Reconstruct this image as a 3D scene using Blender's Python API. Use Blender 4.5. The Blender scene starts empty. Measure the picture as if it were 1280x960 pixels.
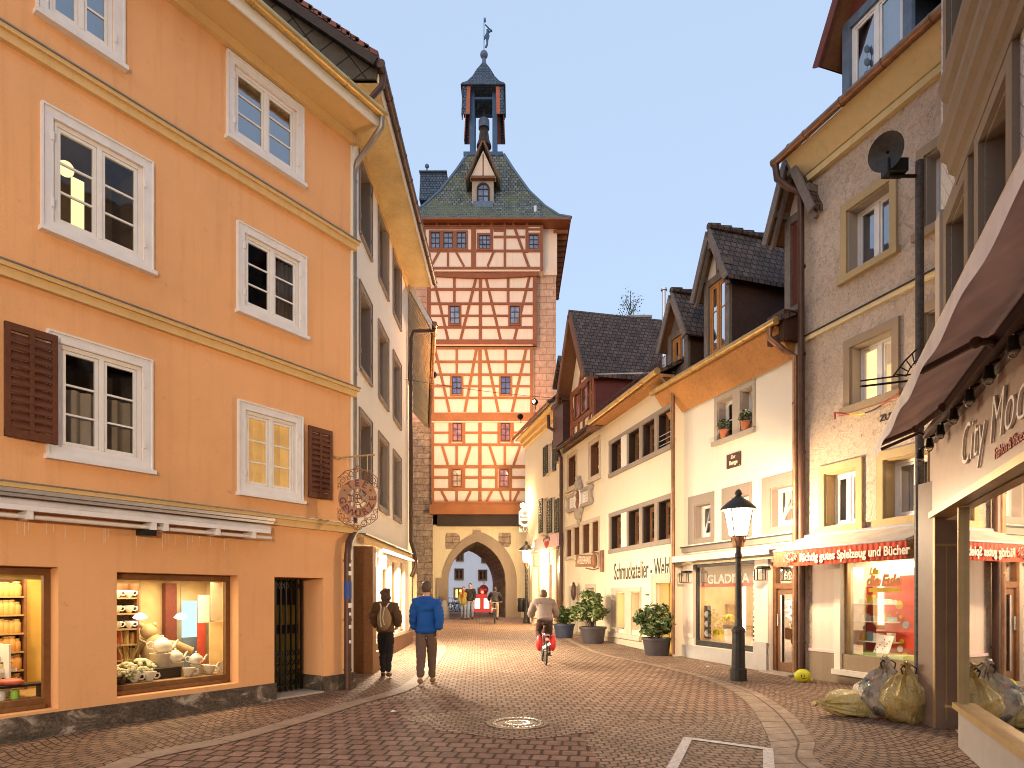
import bpy, bmesh, math, random
from mathutils import Vector, Matrix
random.seed(7)
SC = bpy.context.scene
COL = SC.collection
V = Vector
# survey constants of the photograph (1280 x 960): used to turn measured corners into metres
CX, HY, FL, EYE = 640.0, 745.0, 800.0, 1.6

def gz(Y):                                   # the street climbs gently towards the gate
    if Y < 12: return 0.0
    if Y < 16: return 0.018 * (Y - 12) ** 2 / 8.0
    if Y < 38: return 0.018 * (Y - 14)
    return 0.432
def at(px, py, Y): return V(((px - CX) / FL * Y, Y, EYE - (py - HY) / FL * Y))
def gp(px, py):                              # measured ground point
    Y = 1.6 * FL / max(1.0, (py - HY))
    for _ in range(30):
        Y = (EYE - gz(Y)) * FL / (py - HY)
    return V(((px - CX) / FL * Y, Y, gz(Y)))

# ---------------------------------------------------------------- materials
MATS = {}
def _nt(name):
    m = bpy.data.materials.new(name); m.use_nodes = True
    nt = m.node_tree; nt.nodes.clear()
    out = nt.nodes.new('ShaderNodeOutputMaterial')
    return m, nt, out
def N(nt, t, **kw):
    n = nt.nodes.new(t)
    for k, v in kw.items():
        if k.startswith('i_'): n.inputs[k[2:].replace('_', ' ')].default_value = v
        else: setattr(n, k, v)
    return n
def L(nt, a, b): nt.links.new(a, b)
def col4(c): return (c[0], c[1], c[2], 1.0)
def sc(c, f): return tuple(min(1, x * f) for x in c)
def ramp(nt, fac, stops):
    r = nt.nodes.new('ShaderNodeValToRGB')
    e = r.color_ramp.elements
    while len(e) > len(stops): e.remove(e[-1])
    while len(e) < len(stops): e.new(0.5)
    for el, (p, c) in zip(e, stops): el.position = p; el.color = col4(c) if len(c) == 3 else c
    L(nt, fac, r.inputs[0]); return r.outputs[0]
def mixc(nt, fac, a, b, blend='MIX'):
    m = nt.nodes.new('ShaderNodeMix'); m.data_type = 'RGBA'; m.blend_type = blend
    for sock, val in ((m.inputs[0], fac), (m.inputs[6], a), (m.inputs[7], b)):
        if hasattr(val, 'links'): L(nt, val, sock)
        elif isinstance(val, (int, float)): sock.default_value = val
        else: sock.default_value = col4(val)
    return m.outputs[2]
def mth(nt, op, a, b=None, clamp=False):
    m = nt.nodes.new('ShaderNodeMath'); m.operation = op; m.use_clamp = clamp
    for i, val in enumerate((a, b)):
        if val is None: continue
        if hasattr(val, 'links'): L(nt, val, m.inputs[i])
        else: m.inputs[i].default_value = val
    return m.outputs[0]
def noise(nt, vec, scale, detail=4, rough=.55, dist=0):
    n = N(nt, 'ShaderNodeTexNoise'); n.inputs['Scale'].default_value = scale
    n.inputs['Detail'].default_value = detail; n.inputs['Roughness'].default_value = rough
    n.inputs['Distortion'].default_value = dist
    L(nt, vec, n.inputs['Vector']); return n.outputs['Fac']
def coords(nt, kind='Object', scale=None, rot=None):
    t = N(nt, 'ShaderNodeTexCoord'); o = t.outputs[kind]
    if scale or rot:
        mp = N(nt, 'ShaderNodeMapping')
        if scale: mp.inputs['Scale'].default_value = scale
        if rot: mp.inputs['Rotation'].default_value = rot
        L(nt, o, mp.inputs['Vector']); o = mp.outputs[0]
    return o
def bsdf(nt, out, color, rough=.7, metal=0, bump=None, bstr=.3, bdist=.01, spec=.4):
    b = N(nt, 'ShaderNodeBsdfPrincipled')
    if hasattr(color, 'links'): L(nt, color, b.inputs['Base Color'])
    else: b.inputs['Base Color'].default_value = col4(color)
    if hasattr(rough, 'links'): L(nt, rough, b.inputs['Roughness'])
    else: b.inputs['Roughness'].default_value = rough
    b.inputs['Metallic'].default_value = metal
    b.inputs['Specular IOR Level'].default_value = spec
    if bump is not None:
        bp = N(nt, 'ShaderNodeBump'); bp.inputs['Strength'].default_value = bstr
        bp.inputs['Distance'].default_value = bdist
        L(nt, bump, bp.inputs['Height']); L(nt, bp.outputs[0], b.inputs['Normal'])
    L(nt, b.outputs[0], out.inputs['Surface']); return b

def plain(name, c, rough=.6, metal=0, var=.12, vs=6, bstr=.15, bs=60, spec=.4):
    m, nt, out = _nt(name); co = coords(nt)
    n1 = noise(nt, co, vs, 5); n2 = noise(nt, co, bs, 3)
    cc = ramp(nt, n1, [(.3, sc(c, 1 - var)), (.7, sc(c, 1 + var))])
    bsdf(nt, out, cc, rough, metal, n2, bstr, .004, spec)
    MATS[name] = m; return m
def plaster(name, c, stain=(.5, .42, .36), amt=.35, bs=90, bstr=.35, bdist=.006, patch=.12, vstreak=.25):
    """lime render: cloudy patches, specks, weather streaks of its own"""
    m, nt, out = _nt(name); co = coords(nt)
    big = noise(nt, co, .55, 6, .62)
    c1 = ramp(nt, big, [(.28, sc(c, 1 - patch)), (.5, c), (.72, sc(c, 1 + patch * .6))])
    sp = noise(nt, co, 9, 8, .7)
    spots = ramp(nt, sp, [(.63, (0, 0, 0)), (.73, (1, 1, 1))])
    stc = tuple(a * b for a, b in zip(c, stain))
    c2 = mixc(nt, mth(nt, 'MULTIPLY', spots, amt), c1, stc)
    vs = coords(nt, 'Object', (6, 6, .35))
    st = ramp(nt, noise(nt, vs, 1.4, 5, .6), [(.52, (0, 0, 0)), (.75, (1, 1, 1))])
    c3 = mixc(nt, mth(nt, 'MULTIPLY', st, vstreak), c2, stc)
    fine = noise(nt, co, bs, 6, .7)
    c4 = mixc(nt, .18, c3, ramp(nt, fine, [(.3, sc(c, .6)), (.7, sc(c, 1.25))]))
    bsdf(nt, out, c4, .9, 0, fine, bstr, bdist, .15)
    MATS[name] = m; return m
def roughcast(name, c):
    m, nt, out = _nt(name); co = coords(nt)
    w = noise(nt, co, 11, 8, .72, 1.0)
    w2 = noise(nt, co, 34, 5, .65)
    h = mth(nt, 'ADD', mth(nt, 'MULTIPLY', w, .7), mth(nt, 'MULTIPLY', w2, .4))
    pit = ramp(nt, h, [(.38, sc(c, .3)), (.46, sc(c, .8)), (.58, c), (.74, sc(c, 1.15))])
    big = ramp(nt, noise(nt, co, .8, 4), [(.3, sc((1, .95, .88), .85)), (.7, (1, 1, 1))])
    cc = mixc(nt, 1.0, pit, big, 'MULTIPLY')
    vo = N(nt, 'ShaderNodeTexVoronoi', feature='DISTANCE_TO_EDGE'); vo.inputs['Scale'].default_value = 1.1
    wob = noise(nt, co, 3, 4)
    cmb = N(nt, 'ShaderNodeVectorMath', operation='ADD'); L(nt, co, cmb.inputs[0])
    cv = N(nt, 'ShaderNodeCombineXYZ'); L(nt, wob, cv.inputs[0]); L(nt, wob, cv.inputs[2]); L(nt, cv.outputs[0], cmb.inputs[1])
    L(nt, cmb.outputs[0], vo.inputs['Vector'])
    crack = ramp(nt, vo.outputs['Distance'], [(.0, (1, 1, 1)), (.018, (0, 0, 0))])
    cc = mixc(nt, mth(nt, 'MULTIPLY', crack, .35), cc, sc(c, .25))
    bsdf(nt, out, cc, .95, 0, h, 1.0, .06, .1)
    MATS[name] = m; return m
def wood(name, c, dark=.55, rough=.6, scale=(1, 1, 1), bstr=.3):
    m, nt, out = _nt(name)
    co = coords(nt, 'UV', (3, 3, 3)); ob = coords(nt, 'Object')
    g = noise(nt, coords(nt, 'Object', (14, 14, 14)), 1, 8, .7, .6)
    b = noise(nt, ob, 1.3, 4)
    cc = ramp(nt, g, [(.3, sc(c, dark)), (.55, c), (.75, sc(c, 1.2))])
    cc = mixc(nt, .35, cc, ramp(nt, b, [(.35, sc(c, .6)), (.65, sc(c, 1.15))]))
    bsdf(nt, out, cc, rough, 0, g, bstr, .006, .3)
    MATS[name] = m; return m
def brick(name, c1, c2, mortar, w, h, gap=.02, off=.5, rough=.85, bstr=.6, bdist=.02, kind='UV', rot=None, moss=None, wob=.0, var=.15, smooth=.2, big=0):
    m, nt, out = _nt(name); co = coords(nt, kind, None, rot) if not rot else coords(nt, kind, (1, 1, 1), rot)
    src = co
    if wob:
        nz = N(nt, 'ShaderNodeTexNoise'); nz.inputs['Scale'].default_value = 2.2; nz.inputs['Detail'].default_value = 3
        L(nt, co, nz.inputs['Vector'])
        sub = N(nt, 'ShaderNodeVectorMath', operation='MULTIPLY_ADD')
        L(nt, nz.outputs['Color'], sub.inputs[0]); sub.inputs[1].default_value = (wob, wob, 0); L(nt, co, sub.inputs[2])
        src = sub.outputs[0]
    b = N(nt, 'ShaderNodeTexBrick'); b.offset = off
    L(nt, src, b.inputs['Vector'])
    b.inputs['Color1'].default_value = col4(c1); b.inputs['Color2'].default_value = col4(c2)
    b.inputs['Mortar'].default_value = col4(mortar); b.inputs['Scale'].default_value = 1
    b.inputs['Mortar Size'].default_value = gap; b.inputs['Mortar Smooth'].default_value = smooth
    b.inputs['Brick Width'].default_value = w; b.inputs['Row Height'].default_value = h
    ob = coords(nt, 'Object')
    nn = noise(nt, ob, 4, 6, .65); fine = noise(nt, ob, 45, 4, .6)
    cc = mixc(nt, 1.0, b.outputs['Color'], ramp(nt, nn, [(.25, (1 - var * 2,) * 3), (.75, (1 + var,) * 3)]), 'MULTIPLY')
    if big: cc = mixc(nt, 1.0, cc, ramp(nt, noise(nt, ob, .45, 7, .68), [(.3, (1 - big,) * 3), (.5, (1, 1, 1)), (.68, (1 + big * .6,) * 3)]), 'MULTIPLY')
    cc = mixc(nt, .22, cc, ramp(nt, fine, [(.3, (.01, .008, .006)), (.7, sc(c2, 1.5))]))
    if moss:
        mo = ramp(nt, noise(nt, ob, 1.1, 7, .7), [(.46, (0, 0, 0)), (.66, (1, 1, 1))])
        cc = mixc(nt, mth(nt, 'MULTIPLY', mo, .75), cc, moss)
    inv = mth(nt, 'SUBTRACT', 1.0, b.outputs['Fac'])
    hh = mth(nt, 'ADD', inv, mth(nt, 'MULTIPLY', fine, .35))
    bsdf(nt, out, cc, rough, 0, hh, bstr, bdist, .15)
    MATS[name] = m; return m
def tiles(name, c1, c2, w=.17, h=.15, moss=None, gap=.012, rough=.8, rot=None, stag=.5):
    """overlapping plain tiles: every course tilts up to a shadow edge"""
    m, nt, out = _nt(name); co = coords(nt, 'UV', (1, 1, 1), rot)
    b = N(nt, 'ShaderNodeTexBrick'); b.offset = stag; L(nt, co, b.inputs['Vector'])
    b.inputs['Color1'].default_value = col4(c1); b.inputs['Color2'].default_value = col4(c2)
    b.inputs['Mortar'].default_value = col4(sc(c1, .25)); b.inputs['Scale'].default_value = 1
    b.inputs['Mortar Size'].default_value = gap; b.inputs['Mortar Smooth'].default_value = .3
    b.inputs['Brick Width'].default_value = w; b.inputs['Row Height'].default_value = h
    sep = N(nt, 'ShaderNodeSeparateXYZ'); L(nt, co, sep.inputs[0])
    row = mth(nt, 'FRACT', mth(nt, 'DIVIDE', sep.outputs[1], h))
    ob = coords(nt, 'Object'); nn = noise(nt, ob, 3, 6, .65)
    cc = mixc(nt, 1.0, b.outputs['Color'], ramp(nt, nn, [(.25, (.6,) * 3), (.75, (1.25,) * 3)]), 'MULTIPLY')
    if moss:
        mo = ramp(nt, noise(nt, ob, .7, 7, .7), [(.42, (0, 0, 0)), (.62, (1, 1, 1))])
        cc = mixc(nt, mth(nt, 'MULTIPLY', mo, .8), cc, moss)
    hh = mth(nt, 'SUBTRACT', mth(nt, 'SUBTRACT', 1.0, mth(nt, 'MULTIPLY', row, .8)), mth(nt, 'MULTIPLY', b.outputs['Fac'], .6))
    bsdf(nt, out, cc, rough, 0, hh, 1.0, .03, .3)
    MATS[name] = m; return m
def setts(name, c1, c2, joint, scale=9, arc=1.1, arch=.35, kind='Object'):
    """small split stones laid in fans"""
    m, nt, out = _nt(name); co = coords(nt, kind)
    sep = N(nt, 'ShaderNodeSeparateXYZ'); L(nt, co, sep.inputs[0])
    sx = mth(nt, 'ABSOLUTE', mth(nt, 'SINE', mth(nt, 'MULTIPLY', sep.outputs[0], math.pi / arc)))
    yy = mth(nt, 'ADD', sep.outputs[1], mth(nt, 'MULTIPLY', sx, arch))
    cb = N(nt, 'ShaderNodeCombineXYZ'); L(nt, sep.outputs[0], cb.inputs[0]); L(nt, yy, cb.inputs[1])
    b = N(nt, 'ShaderNodeTexBrick'); b.offset = .5
    nz = N(nt, 'ShaderNodeTexNoise'); nz.inputs['Scale'].default_value = 5; L(nt, cb.outputs[0], nz.inputs['Vector'])
    ma = N(nt, 'ShaderNodeVectorMath', operation='MULTIPLY_ADD'); L(nt, nz.outputs['Color'], ma.inputs[0])
    ma.inputs[1].default_value = (.07, .05, 0); L(nt, cb.outputs[0], ma.inputs[2])
    L(nt, ma.outputs[0], b.inputs['Vector'])
    b.inputs['Color1'].default_value = col4(c1); b.inputs['Color2'].default_value = col4(c2)
    b.inputs['Mortar'].default_value = col4(joint); b.inputs['Scale'].default_value = 1
    b.inputs['Mortar Size'].default_value = .012; b.inputs['Mortar Smooth'].default_value = .5
    b.inputs['Brick Width'].default_value = 1.15 / scale; b.inputs['Row Height'].default_value = 1 / scale
    ob = coords(nt, 'Object')
    fine = noise(nt, ob, 30, 5, .65); big = noise(nt, ob, .7, 4)
    cc = mixc(nt, 1.0, b.outputs['Color'], ramp(nt, fine, [(.3, (.6,) * 3), (.7, (1.25,) * 3)]), 'MULTIPLY')
    cc = mixc(nt, 1.0, cc, ramp(nt, big, [(.3, (.75,) * 3), (.7, (1.15,) * 3)]), 'MULTIPLY')
    hh = mth(nt, 'ADD', mth(nt, 'SUBTRACT', 1.0, b.outputs['Fac']), mth(nt, 'MULTIPLY', fine, .3))
    bsdf(nt, out, cc, ramp(nt, fine, [(.3, (.7,) * 3), (.7, (.9,) * 3)]), 0, hh, .8, .025, .4)
    MATS[name] = m; return m
def emit(name, c, s, base=None):
    m, nt, out = _nt(name)
    e = N(nt, 'ShaderNodeEmission'); e.inputs[0].default_value = col4(c); e.inputs[1].default_value = s
    L(nt, e.outputs[0], out.inputs['Surface']); MATS[name] = m; return m
def lantern_glass(name, c, s):
    m, nt, out = _nt(name)
    e = N(nt, 'ShaderNodeEmission'); e.inputs[0].default_value = col4(c); e.inputs[1].default_value = s
    t = N(nt, 'ShaderNodeBsdfTransparent'); x = N(nt, 'ShaderNodeMixShader'); x.inputs[0].default_value = .35
    L(nt, t.outputs[0], x.inputs[1]); L(nt, e.outputs[0], x.inputs[2]); L(nt, x.outputs[0], out.inputs['Surface'])
    MATS[name] = m; return m
def glass(name, tint=(1, 1, 1), refl=1.0, wavy=.0, minr=.03):
    m, nt, out = _nt(name)
    t = N(nt, 'ShaderNodeBsdfTransparent'); t.inputs[0].default_value = col4(tint)
    g = N(nt, 'ShaderNodeBsdfGlossy'); g.inputs['Roughness'].default_value = .015
    if wavy:
        bp = N(nt, 'ShaderNodeBump'); bp.inputs['Strength'].default_value = wavy; bp.inputs['Distance'].default_value = .02
        L(nt, noise(nt, coords(nt), 2.5, 2), bp.inputs['Height']); L(nt, bp.outputs[0], g.inputs['Normal'])
    fr = N(nt, 'ShaderNodeFresnel'); fr.inputs[0].default_value = 1.5
    f = mth(nt, 'ADD', mth(nt, 'MULTIPLY', fr.outputs[0], refl), minr, True)
    x = N(nt, 'ShaderNodeMixShader'); L(nt, f, x.inputs[0]); L(nt, t.outputs[0], x.inputs[1]); L(nt, g.outputs[0], x.inputs[2])
    L(nt, x.outputs[0], out.inputs['Surface']); MATS[name] = m; return m
def cloth(name, c, rough=.85, fold=3.0, trans=0):
    m, nt, out = _nt(name); co = coords(nt)
    n1 = noise(nt, co, fold, 3); n2 = noise(nt, co, 140, 2)
    cc = ramp(nt, n1, [(.3, sc(c, .85)), (.7, sc(c, 1.12))])
    b = bsdf(nt, out, cc, rough, 0, mth(nt, 'ADD', n1, mth(nt, 'MULTIPLY', n2, .2)), .3, .03, .2)
    if trans:
        tr = N(nt, 'ShaderNodeBsdfTranslucent'); L(nt, cc, tr.inputs[0])
        x = N(nt, 'ShaderNodeMixShader'); x.inputs[0].default_value = trans
        L(nt, b.outputs[0], x.inputs[1]); L(nt, tr.outputs[0], x.inputs[2]); L(nt, x.outputs[0], out.inputs['Surface'])
    MATS[name] = m; return m

# ---------------------------------------------------------------- meshes
def wpos(o):
    p = V((0, 0, 0))
    while o is not None: p = p + o.location; o = o.parent
    return p
def link(o, parent=None):
    COL.objects.link(o)
    if parent is not None: o.parent = parent
    return o
def empty(name, loc, label=None, cat=None, group=None, kind=None):
    o = bpy.data.objects.new(name, None); o.empty_display_size = .2; COL.objects.link(o)
    o.location = V(loc); tag(o, label, cat, group, kind); return o
def tag(o, label=None, cat=None, group=None, kind=None):
    if label: o['label'] = label
    if cat: o['category'] = cat
    if group: o['group'] = group
    if kind: o['kind'] = kind
    return o
def copy_tree(o, parent=None):
    c = o.copy(); COL.objects.link(c); c.parent = parent
    for ch in list(o.children): copy_tree(ch, c)
    return c

class MB:
    def __init__(s): s.v = []; s.f = []; s.m = []; s.mi = 0
    def add(s, pts, faces):
        b = len(s.v); s.v += [V(p) for p in pts]
        for f in faces: s.f.append([i + b for i in f]); s.m.append(s.mi)
        return s
    def quad(s, *p): return s.add(p, [list(range(len(p)))])
    def hexa(s, P):
        return s.add(P, [(0, 3, 2, 1), (4, 5, 6, 7), (0, 1, 5, 4), (1, 2, 6, 5), (2, 3, 7, 6), (3, 0, 4, 7)])
    def box(s, x0, x1, y0, y1, z0, z1):
        return s.hexa([(x0, y0, z0), (x1, y0, z0), (x1, y1, z0), (x0, y1, z0), (x0, y0, z1), (x1, y0, z1), (x1, y1, z1), (x0, y1, z1)])
    def fb(s, F, u0, u1, o0, o1, z0, z1, lean=0):
        W = F.W
        return s.hexa([W(u0, z0, o0), W(u1, z0, o0), W(u1, z0, o1), W(u0, z0, o1),
                       W(u0, z1, o0 - lean), W(u1, z1, o0 - lean), W(u1, z1, o1 - lean), W(u0, z1, o1 - lean)])
    def beam(s, F, a, b, w, o0, o1):          # straight timber between two (u,z) points on a facade
        a = V(a); b = V(b); d = (b - a).normalized(); n = V((-d.y, d.x)) * w / 2
        q = [a - n, b - n, b + n, a + n]
        return s.hexa([F.W(p.x, p.y, o0) for p in q] + [F.W(p.x, p.y, o1) for p in q])
    def fprism(s, F, poly, o0, o1):           # polygon of (u,z) points given thickness
        n = len(poly)
        pts = [F.W(u, z, o0) for u, z in poly] + [F.W(u, z, o1) for u, z in poly]
        return s.add(pts, [list(range(n))[::-1], list(range(n, 2 * n))] + [(i, (i + 1) % n, n + (i + 1) % n, n + i) for i in range(n)])
    def prism(s, poly, ext):
        n = len(poly); e = V(ext)
        pts = [V(p) for p in poly] + [V(p) + e for p in poly]
        return s.add(pts, [list(range(n))[::-1], list(range(n, 2 * n))] + [(i, (i + 1) % n, n + (i + 1) % n, n + i) for i in range(n)])
    def tube(s, pts, r, n=8, cap=True, closed=False):
        pts = [V(p) for p in pts]; k = len(pts)
        rs = r if isinstance(r, (list, tuple)) else [r] * k
        base = len(s.v); up = None
        for i, p in enumerate(pts):
            if closed: t = pts[(i + 1) % k] - pts[i - 1]
            else: t = pts[min(i + 1, k - 1)] - pts[max(i - 1, 0)]
            t.normalize()
            if up is None: up = V((0, 0, 1)) if abs(t.z) < .9 else V((1, 0, 0))
            a = t.cross(up)
            if a.length < 1e-4: a = t.cross(V((0, 1, 0)))
            a.normalize(); b = a.cross(t).normalized(); up = b
            for j in range(n):
                an = 2 * math.pi * j / n
                s.v.append(p + (a * math.cos(an) + b * math.sin(an)) * rs[i])
        for i in range(k if closed else k - 1):
            i2 = (i + 1) % k
            for j in range(n):
                s.f.append([base + i * n + j, base + i * n + (j + 1) % n, base + i2 * n + (j + 1) % n, base + i2 * n + j]); s.m.append(s.mi)
        if cap and not closed:
            s.f.append([base + j for j in range(n)][::-1]); s.m.append(s.mi)
            s.f.append([base + (k - 1) * n + j for j in range(n)]); s.m.append(s.mi)
        return s
    def lathe(s, prof, c=(0, 0, 0), n=16, cap=True, sx=1, sy=1):
        c = V(c); base = len(s.v); k = len(prof)
        for r, z in prof:
            for j in range(n):
                an = 2 * math.pi * (j + .5) / n
                s.v.append(c + V((r * sx * math.cos(an), r * sy * math.sin(an), z)))
        for i in range(k - 1):
            for j in range(n):
                s.f.append([base + i * n + j, base + i * n + (j + 1) % n, base + (i + 1) * n + (j + 1) % n, base + (i + 1) * n + j]); s.m.append(s.mi)
        if cap:
            s.f.append([base + j for j in range(n)][::-1]); s.m.append(s.mi)
            s.f.append([base + (k - 1) * n + j for j in range(n)]); s.m.append(s.mi)
        return s
    def ball(s, c, r, nu=14, nv=9, fn=None):
        r = r if isinstance(r, (tuple, list)) else (r, r, r); c = V(c); base = len(s.v)
        for i in range(nv + 1):
            th = math.pi * i / nv
            for j in range(nu):
                ph = 2 * math.pi * j / nu
                d = V((math.sin(th) * math.cos(ph), math.sin(th) * math.sin(ph), math.cos(th)))
                q = V((d.x * r[0], d.y * r[1], d.z * r[2]))
                if fn: q = fn(d, q)
                s.v.append(c + q)
        for i in range(nv):
            for j in range(nu):
                s.f.append([base + i * nu + j, base + (i + 1) * nu + j, base + (i + 1) * nu + (j + 1) % nu, base + i * nu + (j + 1) % nu]); s.m.append(s.mi)
        return s
    def build(s, name, mat, parent=None, smooth=False, label=None, loc=None, uv=True, weld=False):
        off = wpos(parent) + (V(loc) if loc is not None else V((0, 0, 0)))
        me = bpy.data.meshes.new(name)
        me.from_pydata([tuple(p - off) for p in s.v], [], s.f)
        mats = mat if isinstance(mat, (list, tuple)) else [mat]
        for q in mats: me.materials.append(MATS[q] if isinstance(q, str) else q)
        me.polygons.foreach_set('material_index', s.m)
        bm = bmesh.new(); bm.from_mesh(me)
        bmesh.ops.remove_doubles(bm, verts=bm.verts, dist=1e-5) if (weld or smooth) else None
        bmesh.ops.recalc_face_normals(bm, faces=bm.faces)
        if uv:
            lay = bm.loops.layers.uv.new('UVMap')
            for f in bm.faces:
                n = f.normal
                t = V((0, 0, 1)).cross(n)
                t = V((1, 0, 0)) if t.length < .05 else t.normalized()
                if abs(t.x) > abs(t.y) and t.x < 0 or abs(t.y) >= abs(t.x) and t.y < 0: t = -t
                b = n.cross(t)
                if b.z < 0: b = -b
                for lp in f.loops:
                    p = lp.vert.co + off
                    lp[lay].uv = (p.dot(t), p.dot(b))
        bm.to_mesh(me); bm.free()
        if smooth:
            me.polygons.foreach_set('use_smooth', [True] * len(me.polygons))
            try: me.set_sharp_from_angle(angle=math.radians(50))
            except Exception: pass
        o = bpy.data.objects.new(name, me); link(o, parent)
        if loc is not None: o.location = V(loc)
        if label: o['label'] = label
        return o

class Fac:
    """a facade plane: u metres along it, z up, o metres out towards the street"""
    def __init__(s, A, B, street=(0, 0)):
        s.A = V((A[0], A[1], 0)); B = V((B[0], B[1], 0)); s.d = (B - s.A).normalized(); s.len = (B - s.A).length
        n = V((-s.d.y, s.d.x, 0))
        if n.dot(V((street[0], street[1], 0)) - s.A) < 0: n = -n
        s.n = n
    def W(s, u, z, o=0): return s.A + s.d * u + s.n * o + V((0, 0, z))
    def uz(s, px, py, o=0):
        r = V(((px - CX) / FL, 1, -(py - HY) / FL)); p0 = s.A + s.n * o
        t = (p0 - V((0, 0, EYE))).dot(s.n) / r.dot(s.n)
        P = V((0, 0, EYE)) + r * t
        return ((P - s.A).dot(s.d), P.z)
    def u(s, px, o=0): return s.uz(px, 700, o)[0]
    def rect(s, xa, ya_t, ya_b, xb, yb_t=None, yb_b=None, o=0):
        ua, za = s.uz(xa, ya_t, o); _, zab = s.uz(xa, ya_b, o)
        ub = s.u(xb, o); zt, zb = za, zab
        if yb_t is not None: zt = (za + s.uz(xb, yb_t, o)[1]) / 2
        if yb_b is not None: zb = (zab + s.uz(xb, yb_b, o)[1]) / 2
        return (min(ua, ub), max(ua, ub), zb, zt)

def wall_sheet(mb, F, u0, u1, z0, z1, holes, depth=.15, o=0):
    us = sorted({u0, u1} | {h[0] for h in holes} | {h[1] for h in holes})
    zs = sorted({z0, z1} | {h[2] for h in holes} | {h[3] for h in holes})
    us = [u for u in us if u0 - 1e-6 <= u <= u1 + 1e-6]; zs = [z for z in zs if z0 - 1e-6 <= z <= z1 + 1e-6]
    for i in range(len(us) - 1):
        for j in range(len(zs) - 1):
            cu, cz = (us[i] + us[i + 1]) / 2, (zs[j] + zs[j + 1]) / 2
            if any(h[0] < cu < h[1] and h[2] < cz < h[3] for h in holes): continue
            mb.quad(F.W(us[i], zs[j], o), F.W(us[i + 1], zs[j], o), F.W(us[i + 1], zs[j + 1], o), F.W(us[i], zs[j + 1], o))
    for h in holes:
        a, b, c, d = h[:4]; dp = h[4] if len(h) > 4 else depth
        for (p, q) in (((a, c), (a, d)), ((a, d), (b, d)), ((b, d), (b, c)), ((b, c), (a, c))):
            mb.quad(F.W(p[0], p[1], o), F.W(q[0], q[1], o), F.W(q[0], q[1], o - dp), F.W(p[0], p[1], o - dp))
def shell(mb, F, u0, u1, z0, z1, D, o=0):      # sides, back and lid of a house body
    c = [F.W(u0, 0, o), F.W(u1, 0, o), F.W(u1, 0, o - D), F.W(u0, 0, o - D)]
    Z0, Z1 = V((0, 0, z0)), V((0, 0, z1))
    for i in (1, 2, 3): mb.quad(c[i] + Z0, c[(i + 1) % 4] + Z0, c[(i + 1) % 4] + Z1, c[i] + Z1)
    mb.quad(*[p + Z1 for p in c])

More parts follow.
